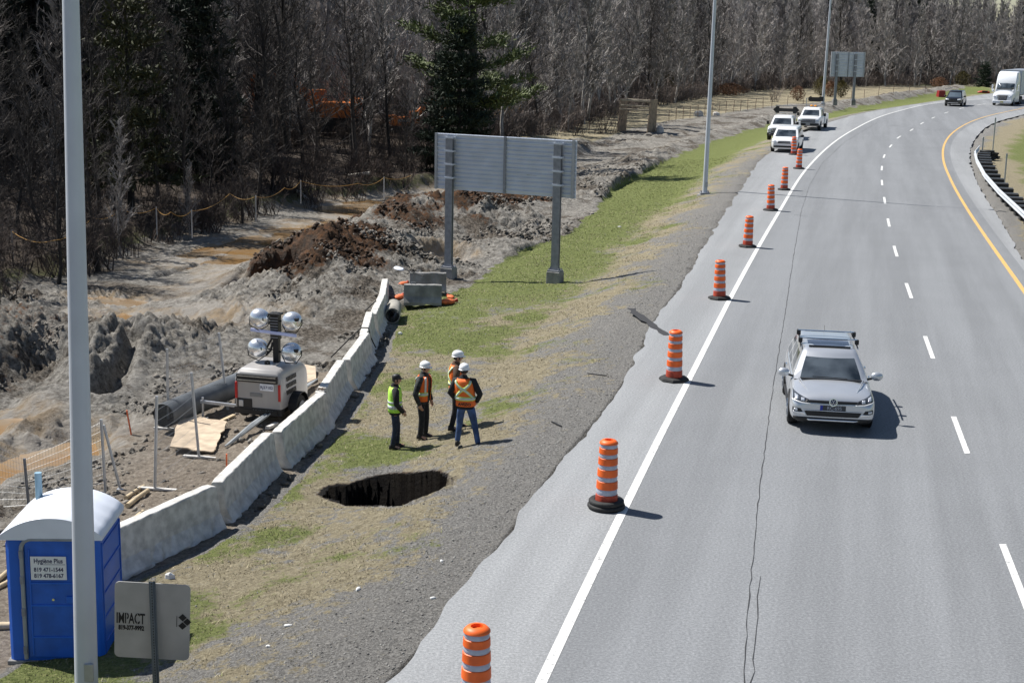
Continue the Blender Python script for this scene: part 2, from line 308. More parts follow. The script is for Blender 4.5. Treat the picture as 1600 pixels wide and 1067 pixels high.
# ------------------------------------------------------------------ mesh helpers
def tag(o, label=None, cat=None, group=None, kind=None):
    if label: o['label'] = label
    if cat: o['category'] = cat
    if group: o['group'] = group
    if kind: o['kind'] = kind
    return o
def empty(name, loc=(0, 0, 0), rz=0, label=None, cat=None, group=None, rot=None, sc=1):
    o = bpy.data.objects.new(name, None); COL.objects.link(o); o.location = loc; o.rotation_euler = rot or (0, 0, rz); o.scale = (sc,) * 3
    o.empty_display_size = .3
    return tag(o, label, cat, group)
def basis(d):
    d = Vector(d).normalized(); a = Vector((0, 0, 1)) if abs(d.z) < .9 else Vector((1, 0, 0))
    u = d.cross(a).normalized(); return u, d.cross(u).normalized()
class MB:
    def __init__(s): s.v = []; s.f = []
    def add(s, vs, fs):
        o = len(s.v); s.v.extend([tuple(q) for q in vs]); s.f.extend([tuple(i + o for i in f) for f in fs]); return s
    def box(s, c, d, rz=0, M=None, taper=1.0):
        hx, hy, hz = d[0] / 2, d[1] / 2, d[2] / 2; vs = []
        for z in (-hz, hz):
            k = taper if z > 0 else 1
            for x, y in ((-hx, -hy), (hx, -hy), (hx, hy), (-hx, hy)): vs.append(Vector((x * k, y * k, z)))
        R_ = M if M is not None else Matrix.Rotation(rz, 3, 'Z')
        vs = [R_ @ q + Vector(c) for q in vs]
        return s.add(vs, [(3, 2, 1, 0), (4, 5, 6, 7), (0, 1, 5, 4), (1, 2, 6, 5), (2, 3, 7, 6), (3, 0, 4, 7)])
    def beam(s, a, b, w, h):
        a = Vector(a); b = Vector(b); d = b - a; u = d.cross(Vector((0, 0, 1)))
        if u.length < 1e-5: u = Vector((1, 0, 0))
        u.normalize(); v = u.cross(d).normalized()
        vs = [p + u * (i * w / 2) + v * (j * h / 2) for p in (a, b) for i, j in ((-1, -1), (1, -1), (1, 1), (-1, 1))]
        return s.add(vs, [(3, 2, 1, 0), (4, 5, 6, 7), (0, 1, 5, 4), (1, 2, 6, 5), (2, 3, 7, 6), (3, 0, 4, 7)])
    def tube(s, pts, r, n=6, cap=True):
        pts = [Vector(p) for p in pts]
        if not hasattr(r, '__len__'): r = [r] * len(pts)
        vs = []; fs = []; u, w = basis(pts[1] - pts[0])
        for i, p in enumerate(pts):
            d = (pts[min(i + 1, len(pts) - 1)] - pts[max(i - 1, 0)]).normalized()
            u = (u - d * u.dot(d)).normalized(); w = d.cross(u)
            for k in range(n):
                a = 2 * PI * k / n; vs.append(p + (u * math.cos(a) + w * math.sin(a)) * r[i])
        for i in range(len(pts) - 1):
            for k in range(n):
                k2 = (k + 1) % n; fs.append((i * n + k, i * n + k2, (i + 1) * n + k2, (i + 1) * n + k))
        if cap: fs.append(tuple(range(n - 1, -1, -1))); m = (len(pts) - 1) * n; fs.append(tuple(range(m, m + n)))
        return s.add(vs, fs)
    def spike(s, a, b, r):
        a = Vector(a); b = Vector(b); u, w = basis(b - a)
        vs = [a + (u * math.cos(t) + w * math.sin(t)) * r for t in (0, 2.094, 4.189)] + [b]
        return s.add(vs, [(0, 1, 3), (1, 2, 3), (2, 0, 3)])
    def lathe(s, prof, n=24, c=(0, 0, 0), M=None, ang=2 * PI):
        vs = []; fs = []; full = ang > 6.28; m = n if full else n + 1
        for r, z in prof:
            for k in range(m):
                a = ang * k / n; q = Vector((r * math.cos(a), r * math.sin(a), z))
                if M is not None: q = M @ q
                vs.append(q + Vector(c))
        for i in range(len(prof) - 1):
            for k in range(n):
                k2 = (k + 1) % m; fs.append((i * m + k, i * m + k2, (i + 1) * m + k2, (i + 1) * m + k))
        return s.add(vs, fs)
    def loft(s, secs, closed=True, caps=True):
        n = len(secs[0]); vs = [q for sec in secs for q in sec]; fs = []
        for i in range(len(secs) - 1):
            for k in range(n if closed else n - 1):
                k2 = (k + 1) % n; fs.append((i * n + k, i * n + k2, (i + 1) * n + k2, (i + 1) * n + k))
        if caps and closed: fs.append(tuple(range(n - 1, -1, -1))); m = (len(secs) - 1) * n; fs.append(tuple(range(m, m + n)))
        return s.add(vs, fs)
    def prism(s, poly, t, M):
        """polygon (u,v) extruded by t along local z, placed with a 4x4 matrix"""
        n = len(poly); vs = [M @ Vector((a, b, 0)) for a, b in poly] + [M @ Vector((a, b, t)) for a, b in poly]
        fs = [tuple(range(n - 1, -1, -1)), tuple(range(n, 2 * n))] + [(i, (i + 1) % n, (i + 1) % n + n, i + n) for i in range(n)]
        return s.add(vs, fs)
    def ell(s, c, r, n=12, m=8, M=None):
        vs = []; fs = []
        for i in range(m + 1):
            t = PI * i / m
            for k in range(n):
                a = 2 * PI * k / n; q = Vector((r[0] * math.sin(t) * math.cos(a), r[1] * math.sin(t) * math.sin(a), r[2] * math.cos(t)))
                if M is not None: q = M @ q
                vs.append(q + Vector(c))
        for i in range(m):
            for k in range(n):
                k2 = (k + 1) % n; fs.append((i * n + k, (i + 1) * n + k, (i + 1) * n + k2, i * n + k2))
        return s.add(vs, fs)
    def build(s, name, m, parent=None, smooth=False, bevel=0, sub=0, loc=None, rz=0, ang=40):
        me = bpy.data.meshes.new(name); me.from_pydata(s.v, [], s.f); me.validate(); me.update()
        if isinstance(m, (list, tuple)):
            for q in m: me.materials.append(q)
        else: me.materials.append(m)
        o = bpy.data.objects.new(name, me); COL.objects.link(o)
        if smooth:
            me.polygons.foreach_set('use_smooth', [True] * len(me.polygons))
            if not sub:
                try: me.set_sharp_from_angle(angle=rad(ang))
                except Exception: pass
        if bevel:
            b = o.modifiers.new('b', 'BEVEL'); b.width = bevel; b.segments = 2; b.limit_method = 'ANGLE'; b.angle_limit = rad(35)
        if sub:
            q = o.modifiers.new('s', 'SUBSURF'); q.levels = sub; q.render_levels = sub
        if parent: o.parent = parent
        if loc is not None: o.location = loc
        if rz: o.rotation_euler = (0, 0, rz)
        return o
def np_mesh(name, V, F, m, k=4):
    me = bpy.data.meshes.new(name); nv, nf = len(V), len(F)
    me.vertices.add(nv); me.vertices.foreach_set('co', np.asarray(V, np.float32).ravel())
    me.loops.add(nf * k); me.loops.foreach_set('vertex_index', np.asarray(F, np.int32).ravel())
    me.polygons.add(nf); me.polygons.foreach_set('loop_start', np.arange(nf, dtype=np.int32) * k)
    me.update(calc_edges=True); me.materials.append(m)
    o = bpy.data.objects.new(name, me); COL.objects.link(o); return o
def copy_tree(o, parent=None):
    c = o.copy(); COL.objects.link(c); c.parent = parent
    for ch in list(o.children): copy_tree(ch, c)
    return c
def text(name, s, size, m, parent, M, ext=.002, bold=0., align='CENTER', sx=1.0):
    cu = bpy.data.curves.new('t', 'FONT'); cu.body = s; cu.size = size; cu.extrude = ext; cu.offset = bold; cu.align_x = align; cu.align_y = 'CENTER'; cu.resolution_u = 3
    t = bpy.data.objects.new('t', cu); COL.objects.link(t)
    dg = bpy.context.evaluated_depsgraph_get(); me = bpy.data.meshes.new_from_object(t.evaluated_get(dg)); bpy.data.objects.remove(t); me.name = name
    me.transform(M @ Matrix.Diagonal((sx, 1, 1, 1)))
    me.materials.clear(); me.materials.append(m)
    o = bpy.data.objects.new(name, me); COL.objects.link(o); o.parent = parent; return o
def frame(o, x, y):
    """4x4 with local x -> x, local y -> y, origin o"""
    x = Vector(x).normalized(); y = Vector(y).normalized(); z = x.cross(y)
    return Matrix(((x.x, y.x, z.x, o[0]), (x.y, y.y, z.y, o[1]), (x.z, y.z, z.z, o[2]), (0, 0, 0, 1)))

# ------------------------------------------------------------------ ground sheet
def build_ground():
    us = np.r_[-np.geomspace(20, .62, 26), np.arange(-.56, -.42, .01), np.arange(-.42, .10, .00135), np.arange(.10, .6, .004), np.geomspace(.62, 20, 24)]
    ys = [-60, -40, -20, -10, 0, 6]; y = 10.0
    while y < 3000:
        ys.append(y); y += (.5 if y < 17 else y * .0027 if y < 30 else y * .0020 if y < 112 else y * .006 if y < 260 else y * .12)
    ys = np.array(ys)
    Y = np.repeat(ys[:, None], len(us), 1); X = us[None, :] * (np.maximum(Y, 0) + 10)
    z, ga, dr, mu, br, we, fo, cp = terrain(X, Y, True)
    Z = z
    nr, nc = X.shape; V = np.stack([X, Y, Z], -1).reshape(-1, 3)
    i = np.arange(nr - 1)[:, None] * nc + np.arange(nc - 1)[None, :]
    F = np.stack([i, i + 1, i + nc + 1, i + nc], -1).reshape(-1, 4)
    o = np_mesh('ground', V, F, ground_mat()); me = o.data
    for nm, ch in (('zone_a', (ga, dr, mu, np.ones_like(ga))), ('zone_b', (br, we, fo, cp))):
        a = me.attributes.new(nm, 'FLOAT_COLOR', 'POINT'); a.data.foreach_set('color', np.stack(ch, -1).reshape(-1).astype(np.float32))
    me.polygons.foreach_set('use_smooth', np.ones(len(F), bool))
    tag(o, kind='structure')
build_ground()

def blades(name, n, box, which, m, hgt, label):
    x0, x1, y0, y1 = box; r = np.random.default_rng(5 + which)
    v = r.random(n * 4); y = y0 * (y1 / y0) ** r.random(n * 4); x = r.uniform(x0, x1, n * 4) * 1.0
    z, ga, dr, mu, br, we, fo, cp = terrain(x, y, True)
    k = ga if which == 0 else np.clip(dr * .9 - ga * .3, 0, 1)
    keep = (r.random(n * 4) < (k ** 1.6) * (.9 if which else .75)) & (mu < .2) & (fo < .2) & (np.abs(x / (y + 6)) < .42)
    if which == 1: keep &= (fbm(x, y, .8, 3, 300) > .42)
    x, y, z = x[keep][:n], y[keep][:n], z[keep][:n]; n = len(x); a = r.uniform(0, 2 * PI, n); h = hgt * r.uniform(.4, 1.2, n) * (1 + y / 120); w = .008 * (1 + y / 60); ln = r.normal(0, 1.1, (n, 2)) * h[:, None]
    A = np.stack([x - np.cos(a) * w, y - np.sin(a) * w, z - .01], -1); B = np.stack([x + np.cos(a) * w, y + np.sin(a) * w, z - .01], -1); C = np.stack([x + ln[:, 0], y + ln[:, 1], z + h], -1)
    V = np.stack([A, B, C], 1).reshape(-1, 3); F = np.arange(3 * n).reshape(-1, 3)
    o = np_mesh(name, V, F, m, 3); return tag(o, label, 'grass', kind='stuff')
blades('green_grass', 90000, (-8, 22, 16, 110), 0, mat('green_blades', (.20, .21, .075), .8, var=.45, vsc=1.5), .03, 'short green grass growing on the verge')
blades('dry_grass', 80000, (-9, 14, 16, 80), 1, mat('dry_blades', (.36, .31, .20), .85, var=.4, vsc=1.5), .03, 'dead straw coloured grass lying over the gravelly verge')

def lumps(name, n, box, sel, size, m, label, cat, seed):
    x0, x1, y0, y1 = box; r = np.random.default_rng(seed); N_ = n * 6
    y = y0 * (y1 / y0) ** r.random(N_); x = r.uniform(x0, x1, N_); T_ = terrain(x, y, True); k = sel(x, y, T_); keep = (r.random(N_) < k) & (np.abs(x / (y + 5)) < .42)
    x, y, z = x[keep][:n], y[keep][:n], T_[0][keep][:n]; n = len(x); sz = size * np.clip(r.lognormal(0, .5, n), .3, 2.2) * (1 + y / 160)
    base = np.array([(1, 0, 0), (0, 1, 0), (-1, 0, 0), (0, -1, 0), (.1, .1, .8), (0, 0, -.5)], float); V = base[None] * r.uniform(.6, 1.3, (n, 6, 1)) + r.normal(0, .15, (n, 6, 3)); a = r.uniform(0, 6.28, n); c, s_ = np.cos(a), np.sin(a)
    X = V[..., 0] * c[:, None] - V[..., 1] * s_[:, None]; Y = V[..., 0] * s_[:, None] + V[..., 1] * c[:, None]; V = np.stack([X, Y, V[..., 2]], -1) * sz[:, None, None] + np.stack([x, y, z + sz * .15], -1)[:, None]
    f = np.array([(0, 1, 4), (1, 2, 4), (2, 3, 4), (3, 0, 4), (1, 0, 5), (2, 1, 5), (3, 2, 5), (0, 3, 5)]); F = f[None] + (np.arange(n) * 6)[:, None, None]
    o = np_mesh(name, V.reshape(-1, 3), F.reshape(-1, 3), m, 3); return tag(o, label, cat, kind='stuff')
M_CLOD = mat('soil_clods', (.16, .145, .125), .95, var=.75, vsc=1.1, bump=.5, bsc=10)
lumps('soil_clods', 42000, (-22, 9, 24, 125), lambda x, y, t: (t[3] > .6) * (t[5] < .1) * (1 - .93 * t[7]) * sst(.40, .60, fbm(x, y, 3.2, 4, 3)) * sst(.42, .6, fbm(x, y, 1.0, 3, 9)) * (1 - sst(12.5, 9, x - mudF(y)) * (t[4] < .3)), .040, M_CLOD, 'loose clods of dug up soil', 'soil', 21)
lumps('peat_clods', 9000, (-16, 6, 40, 100), lambda x, y, t: (t[4] > .5) * (t[6] < .1) * sst(.4, .6, fbm(x, y, .9, 2, 9)), .048, mat('peat_clods', (.045, .026, .015), .95, var=.7, vsc=1.5), 'dark brown clods on the spoil heaps', 'soil', 22)
lumps('loose_gravel', 14000, (-7, 14, 16, 70), lambda x, y, t: (x < pavL(y) - .02) * (t[3] < .1) * (.06 + .9 * sst(2.6, .1, pavL(y) - x)), .010, mat('loose_stones', (.24, .235, .22), .9, var=.6, vsc=6), 'loose stones along the broken pavement edge', 'gravel', 23)

def asphalt(name, ca, cb, cc, tint=1.0):
    m = bpy.data.materials.new(name); m.use_nodes = True; nt = m.node_tree; N = nt.nodes; L = nt.links; b = N['Principled BSDF']
    geo = N.new('ShaderNodeNewGeometry')
    def noise(sc, det, rg=.6, st=None):
        n = N.new('ShaderNodeTexNoise'); n.inputs['Scale'].default_value = sc; n.inputs['Detail'].default_value = det; n.inputs['Roughness'].default_value = rg
        if st:
            mp = N.new('ShaderNodeMapping'); mp.inputs['Rotation'].default_value = (0, 0, rad(-13.5)); mp.inputs['Scale'].default_value = st
            vr = N.new('ShaderNodeVectorMath'); L.new(geo.outputs['Position'], mp.inputs[0]); L.new(mp.outputs[0], n.inputs['Vector'])
            mp.vector_type = 'TEXTURE'; mp.inputs['Rotation'].default_value = (0, 0, rad(-13.5))
        else: L.new(geo.outputs['Position'], n.inputs['Vector'])
        return n.outputs['Fac']
    def ramp(f, stops):
        r = N.new('ShaderNodeValToRGB'); e = r.color_ramp.elements
        while len(e) < len(stops): e.new(.5)
        for k, (p, c) in enumerate(stops): e[k].position = p; e[k].color = (*c, 1)
        L.new(f, r.inputs['Fac']); return r.outputs['Color']
    g = ramp(noise(22, 6, .85), [(.36, ca), (.5, cb), (.64, cc)])
    s = ramp(noise(.8, 4, .6, (1.0, 26, 1)), [(.40, (.88, .88, .88)), (.60, (1.05, 1.05, 1.05))])
    p = ramp(noise(.35, 6, .65), [(.35, (.965, .965, .965)), (.65, (1.03, 1.03, 1.03))])
    m1 = N.new('ShaderNodeMix'); m1.data_type = 'RGBA'; m1.blend_type = 'MULTIPLY'; m1.inputs[0].default_value = 1; L.new(g, m1.inputs[6]); L.new(s, m1.inputs[7])
    m2 = N.new('ShaderNodeMix'); m2.data_type = 'RGBA'; m2.blend_type = 'MULTIPLY'; m2.inputs[0].default_value = 1; L.new(m1.outputs[2], m2.inputs[6]); L.new(p, m2.inputs[7])
    L.new(m2.outputs[2], b.inputs['Base Color']); b.inputs['Roughness'].default_value = .82; b.inputs['Specular IOR Level'].default_value = .35
    bp = N.new('ShaderNodeBump'); bp.inputs['Strength'].default_value = .5; bp.inputs['Distance'].default_value = .008; L.new(noise(70, 2, .7), bp.inputs['Height']); L.new(bp.outputs['Normal'], b.inputs['Normal'])
    return m
M_ROAD = asphalt('asphalt', (.135, .142, .150), (.200, .208, .218), (.295, .303, .312))
M_SHO = asphalt('shoulder_asphalt', (.18, .186, .19), (.262, .270, .278), (.38, .388, .395))
WHT = [(845, 1067), (909, 931), (975, 795), (1022, 700), (1077, 592), (1147, 455), (1215, 335), (1262, 262), (1330, 205), (1400, 175), (1475, 160), (1600, 151)]
whtX = fn(WHT, 0, 5, 260)
YEL = [(1600, 455), (1540, 370), (1510, 325), (1485, 280), (1474, 250), (1476, 225), (1492, 205), (1535, 184), (1600, 169)]
yelX = fn(YEL, 0, 5, 260)
def strip(name, xa, xb, m, dz, y0=5, y1=260, step=.25, jit=0.0, jitb=0., kind='structure', nc=2):
    y = []; q = y0
    while q < y1: y.append(q); q += max(step, q * .004)
    y = np.array(y); A = xa(y); B = xb(y)
    if jit: A = A + (fbm(y, y * 0, 1.3, 4, 201) - .5) * jit * 2 + (fbm(y, y * 0, .35, 2, 202) - .5) * jit * .25
    if jitb: B = B + (fbm(y, y * 0, 1.3, 4, 203) - .5) * jitb * 2
    V = []; 
    for k in range(nc): t = k / (nc - 1); X = A * (1 - t) + B * t; V.append(np.stack([X, y, rise(y) + dz], -1))
    V = np.stack(V, 1).reshape(-1, 3); n = len(y)
    i = np.arange(n - 1)[:, None] * nc + np.arange(nc - 1)[None, :]
    F = np.stack([i, i + 1, i + nc + 1, i + nc], -1).reshape(-1, 4)
    o = np_mesh(name, V, F, m)
    if kind: tag(o, kind=kind)
    return o
strip('road', whtX, lambda y: yelX(y) + .55, M_ROAD, 0.0, nc=4)
strip('road_shoulder', pavL, whtX, M_SHO, 0.0, jit=.17)
strip('road_shoulder', lambda y: yelX(y) + .55, pavR, M_SHO, 0.0, jitb=.15)
def paint(name, col, wear):
    m = bpy.data.materials.new(name); m.use_nodes = True; nt = m.node_tree; N = nt.nodes; L = nt.links; b = N['Principled BSDF']
    geo = N.new('ShaderNodeNewGeometry'); n = N.new('ShaderNodeTexNoise'); n.inputs['Scale'].default_value = 9; n.inputs['Detail'].default_value = 8; n.inputs['Roughness'].default_value = .75
    L.new(geo.outputs['Position'], n.inputs['Vector']); r = N.new('ShaderNodeValToRGB'); e = r.color_ramp.elements
    e[0].position = wear - .04; e[0].color = (.24, .24, .24, 1); e[1].position = wear + .05; e[1].color = (*col, 1); L.new(n.outputs['Fac'], r.inputs['Fac'])
    L.new(r.outputs['Color'], b.inputs['Base Color']); b.inputs['Roughness'].default_value = .6; return m
M_WL = paint('white_road_paint', (.70, .70, .68), .41); M_YL = paint('yellow_road_paint', (.70, .42, .11), .43)
strip('edge_line', lambda y: whtX(y) - .078, lambda y: whtX(y) + .078, M_WL, .005, 8, 215)
strip('yellow_line', lambda y: yelX(y) - .08, lambda y: yelX(y) + .08, M_YL, .005, 8, 215)
DASH = [(1586, 900), (1500, 678), (1451, 541), (1420, 454), (1399, 392), (1388, 346), (1382, 312), (1378, 284), (1378, 261), (1382, 243), (1392, 228), (1404, 215), (1420, 206), (1450, 188), (1490, 173), (1530, 164), (1600, 157)]
dshX = fn(DASH, 0, 5, 215)
cent = [22.1, 30.6, 39.7, 48.95, 58.3]
y = 58.3
while y < 205: y += 9.25; cent.append(y)
cent = [12.9] + cent
for yc in cent:
    ln = 1.6 if yc < 110 else 1.5
    strip('lane_dash', lambda y: dshX(y) - .06, lambda y: dshX(y) + .06, M_WL, .005, yc - ln, yc + ln, .3)
M_CRK = mat('crack_filler', (.03, .03, .032), .8)
def crack(pts, w, jit, seed, y0=None, y1=None):
    q = [road(a, b) for a, b in pts]; P_ = []
    for a, b in zip(q[:-1], q[1:]):
        n = max(2, int((b - a).length / .35)); P_ += [a.lerp(b, k / n) for k in range(n)]
    P_.append(q[-1]); V = []; F = []
    rn = random.Random(seed)
    for k, p in enumerate(P_):
        d = (P_[min(k + 1, len(P_) - 1)] - P_[max(k - 1, 0)]).normalized(); nn = Vector((-d.y, d.x, 0)); j = (rn.random() - .5) * jit; ww = w * (.4 + rn.random())
        for sg in (-1, 1): s = p + nn * (j + sg * ww / 2); V.append((s.x, s.y, float(rise(s.y)) + .007))
    F = [(2 * k, 2 * k + 2, 2 * k + 3, 2 * k + 1) for k in range(len(P_) - 1)]
    tag(np_mesh('road_crack', V, F, M_CRK), kind='structure')
crack([(1162, 1067), (1168, 960), (1180, 830), (1190, 740), (1203, 640), (1215, 560), (1228, 480), (1240, 400), (1252, 330), (1265, 290), (1285, 255), (1320, 222), (1370, 192)], .014, .028, 1)
crack([(1175, 1067), (1185, 950), (1186, 900)], .012, .05, 2)
crack([(1241, 336), (1262, 338)], .04, .05, 3); crack([(1390, 196), (1455, 204), (1500, 203)], .05, .1, 5)
crack([(985, 482), (1040, 524)], .25, .1, 6)

# muddy water sheets
M_WAT = bpy.data.materials.new('muddy_water'); M_WAT.use_nodes = True
_b = M_WAT.node_tree.nodes['Principled BSDF']; _n = M_WAT.node_tree.nodes.new('ShaderNodeTexNoise'); _n.inputs['Scale'].default_value = .8; _n.inputs['Detail'].default_value = 5
_g = M_WAT.node_tree.nodes.new('ShaderNodeNewGeometry'); M_WAT.node_tree.links.new(_g.outputs['Position'], _n.inputs['Vector'])
_r = M_WAT.node_tree.nodes.new('ShaderNodeValToRGB'); _r.color_ramp.elements[0].position = .38; _r.color_ramp.elements[1].position = .62
_r.color_ramp.elements[0].color = (.27, .155, .06, 1); _r.color_ramp.elements[1].color = (.29, .23, .165, 1)
M_WAT.node_tree.links.new(_n.outputs['Fac'], _r.inputs['Fac']); M_WAT.node_tree.links.new(_r.outputs['Color'], _b.inputs['Base Color'])
_b.inputs['Roughness'].default_value = .12; _b.inputs['Specular IOR Level'].default_value = .4
_n2 = M_WAT.node_tree.nodes.new('ShaderNodeTexNoise'); _n2.inputs['Scale'].default_value = 5; M_WAT.node_tree.links.new(_g.outputs['Position'], _n2.inputs['Vector'])
_bp = M_WAT.node_tree.nodes.new('ShaderNodeBump'); _bp.inputs['Strength'].default_value = .15; _bp.inputs['Distance'].default_value = .03
M_WAT.node_tree.links.new(_n2.outputs['Fac'], _bp.inputs['Height']); M_WAT.node_tree.links.new(_bp.outputs['Normal'], _b.inputs['Normal'])
for pts, w, lv in PUDW:
    pts = sorted(pts); V = []; F = []
    V = []; n = len(pts)
    P_ = [Vector((a, b)) for a, b in pts]
    d0 = (P_[1] - P_[0]).normalized(); d1 = (P_[-1] - P_[-2]).normalized()
    P_ = [P_[0] - d0 * w * 1.3] + P_ + [P_[-1] + d1 * w * 1.3]
    for k, p in enumerate(P_):
        d = (P_[min(k + 1, len(P_) - 1)] - P_[max(k - 1, 0)]).normalized(); nn = Vector((-d.y, d.x))
        for sg in (-1, 1): q = p + nn * sg * w * 1.45; V.append((q.x, q.y, lv + float(rise(q.y))))
    F = [(2 * k, 2 * k + 1, 2 * k + 3, 2 * k + 2) for k in range(len(P_) - 1)]
    o = np_mesh('muddy_water', V, F, M_WAT); tag(o, kind='structure')

# ------------------------------------------------------------------ trees
M_BARK_D = mat('dark_bark', (.034, .029, .026), .9, var=.4, vsc=2, objvar=.45)
M_TWIG_D = mat('dark_twigs', (.058, .050, .046), .9, var=.35, vsc=1.5, objvar=.45)
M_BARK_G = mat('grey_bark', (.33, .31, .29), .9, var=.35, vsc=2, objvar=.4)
M_TWIG_G = mat('grey_twigs', (.33, .305, .29), .9, var=.35, vsc=1.5, objvar=.4)  # far wood's own grey, bark and twigs lifted paler in place of haze
M_BRUSH = mat('brush_twigs', (.072, .055, .047), .9, var=.45, vsc=2, objvar=.4)
M_NEED = mat('pine_needles', (.080, .105, .028), .7, var=.45, vsc=1.2)
M_NEEDD = mat('dark_needles', (.018, .032, .016), .8, var=.4, vsc=1.2)
M_CEDAR = mat('cedar_foliage', (.085, .085, .028), .8, var=.5, vsc=1.5)

def rdir(rn, base, ang):
    u, w = basis(base); a = rn.uniform(0, 2 * PI); return (Vector(base).normalized() * math.cos(ang) + (u * math.cos(a) + w * math.sin(a)) * math.sin(ang)).normalized()
def bare_tree(seed, h, r0, limbs, spread=.3, low=.25, up=.55, twigs=5, fork=False, tw=1.0):
    rn = random.Random(seed); tk = MB(); cr = MB()
    pts = []; x = y = 0.0; n = 9; lean = (rn.uniform(-.05, .05), rn.uniform(-.05, .05))
    for k in range(n + 1):
        t = k / n; x += lean[0] * h / n + rn.uniform(-1, 1) * .018 * h * (k > 0); y += lean[1] * h / n + rn.uniform(-1, 1) * .018 * h * (k > 0)
        pts.append(Vector((x, y, h * t - (.25 if k == 0 else 0))))
    tk.tube(pts, [r0 * (1.25 if k == 0 else (1 - .93 * k / n)) for k in range(n + 1)], 7)
    def at(t):
        f = t * n; i = min(int(f), n - 1); return pts[i].lerp(pts[i + 1], f - i)
    for i in range(limbs):
        t = low + (1 - low) * (i + rn.random()) / limbs; t = min(t, .98); p = at(t)
        L = h * spread * (1.15 - t) ** .7 * rn.uniform(.6, 1.2); az = i * 2.4 + rn.uniform(-.5, .5); el = up + .35 * t + rn.uniform(-.2, .25)
        d = Vector((math.cos(az) * math.cos(el), math.sin(az) * math.cos(el), math.sin(el)))
        q = [p]; rr = [r0 * .38 * (1.1 - t)]
        for k in range(4):
            d = (d + Vector((rn.uniform(-.22, .22), rn.uniform(-.22, .22), rn.uniform(-.05, .28)))).normalized(); q.append(q[-1] + d * L / 4); rr.append(rr[0] * (1 - (k + 1) / 4.6))
        (tk if i % 3 == 0 and t < .75 else cr).tube(q, rr, 4, cap=False)
        for j in range(7):
            f = rn.uniform(.6, 3.95); ii = int(f); s = q[ii].lerp(q[ii + 1], f - ii); dd = rdir(rn, q[ii + 1] - q[ii], rn.uniform(.4, .9)); dd.z += .2; l2 = L * rn.uniform(.22, .45)
            m = s + dd * l2 * .5 + Vector((rn.uniform(-.1, .1), rn.uniform(-.1, .1), .05)) * l2; e = m + (dd + Vector((rn.uniform(-.3, .3), rn.uniform(-.3, .3), .2))) * l2 * .5
            cr.tube([s, m, e], [.018 * tw, .013 * tw, .006 * tw], 3, cap=False)
            for k in range(twigs):
                g = rn.random(); s2 = (s.lerp(m, g * 2) if g < .5 else m.lerp(e, g * 2 - 1)); d3 = rdir(rn, e - s, rn.uniform(.3, 1.0)); d3.z += .15
                cr.spike(s2, s2 + d3 * l2 * rn.uniform(.3, .65), .0095 * tw)
    return tk, cr
def conifer(seed, h, r0, whorls, width, low=.12, droop=-.12, clump=.35, dens=12, leaf=.16, gap=0.):
    rn = random.Random(seed); tk = MB(); cr = MB()
    tk.tube([(0, 0, -.3), (rn.uniform(-.1, .1), 0, h * .5), (0, 0, h)], [r0 * 1.15, r0 * .65, .02], 8)
    for w in range(whorls):
        t = low + (1 - low) * (w / whorls); z = h * t; k = rn.randint(4, 6)
        for b in range(k):
            if rn.random() < gap: continue
            L = width * (1 - t) ** .75 * rn.uniform(.65, 1.15) + .15; az = b * 2 * PI / k + w * .9 + rn.uniform(-.25, .25); el = droop + .5 * t + rn.uniform(-.1, .1)
            d = Vector((math.cos(az) * math.cos(el), math.sin(az) * math.cos(el), math.sin(el))); p = Vector((0, 0, z + rn.uniform(-.1, .1)))
            e = p + d * L + Vector((0, 0, .08 * L)); m = p.lerp(e, .5) - Vector((0, 0, .04 * L))
            tk.tube([p, m, e], [r0 * .2 * (1.15 - t) + .008, r0 * .12 * (1.15 - t) + .006, .005], 4, cap=False)
            nn = max(3, int(dens * L))
            for i in range(nn):
                g = .25 + .75 * (i + rn.random()) / nn; c = (p.lerp(m, g * 2) if g < .5 else m.lerp(e, 2 * g - 1)) + Vector((rn.gauss(0, clump * .5), rn.gauss(0, clump * .5), rn.gauss(0, clump * .14)))
                for j in range(7):
                    dd = rdir(rn, d + Vector((0, 0, .5)), rn.uniform(.1, 1.4)); ww = dd.cross(Vector((rn.random() - .5, rn.random() - .5, rn.random() - .5))).normalized() * leaf * .16
                    o = len(cr.v); cc = c + Vector((rn.gauss(0, 1), rn.gauss(0, 1), rn.gauss(0, .5))) * leaf * .5; cr.v += [tuple(cc - ww), tuple(cc + ww), tuple(cc + dd * leaf * rn.uniform(.7, 1.4))]; cr.f.append((o, o + 1, o + 2))
    return tk, cr
def brush(seed, h, stems=14, tw=1.0):
    rn = random.Random(seed); m = MB()
    for i in range(stems):
        d = Vector((rn.uniform(-.5, .5), rn.uniform(-.5, .5), 1)).normalized(); p = Vector((rn.uniform(-.5, .5), rn.uniform(-.5, .5), -.1)); L = h * rn.uniform(.5, 1.1)
        e = p + d * L; mid = p.lerp(e, .5) + Vector((rn.uniform(-.1, .1), rn.uniform(-.1, .1), 0)) * h; m.tube([p, mid, e], [.014 * tw, .01 * tw, .004 * tw], 3, cap=False)
        for j in range(9):
            g = rn.uniform(.25, 1); s = p.lerp(mid, g * 2) if g < .5 else mid.lerp(e, g * 2 - 1); dd = rdir(rn, d, rn.uniform(.3, .9)); q = s + dd * L * rn.uniform(.12, .35); m.spike(s, q, .007 * tw)
            for k in range(2): s3 = s.lerp(q, rn.uniform(.3, .9)); m.spike(s3, s3 + rdir(rn, dd, .6) * L * .13, .005 * tw)
    return m
def plant(name, parts, loc, label, cat='tree', group=None, rz=0, sc=1.0, tilt=(0, 0)):
    e = empty(name, loc, 0, label, cat, group, rot=(tilt[0], tilt[1], rz), sc=sc)
    for nm, mb, m in parts: mb.build(nm, m, e)
    return e
AWAY = (0, -500, -50)
KINDS = []
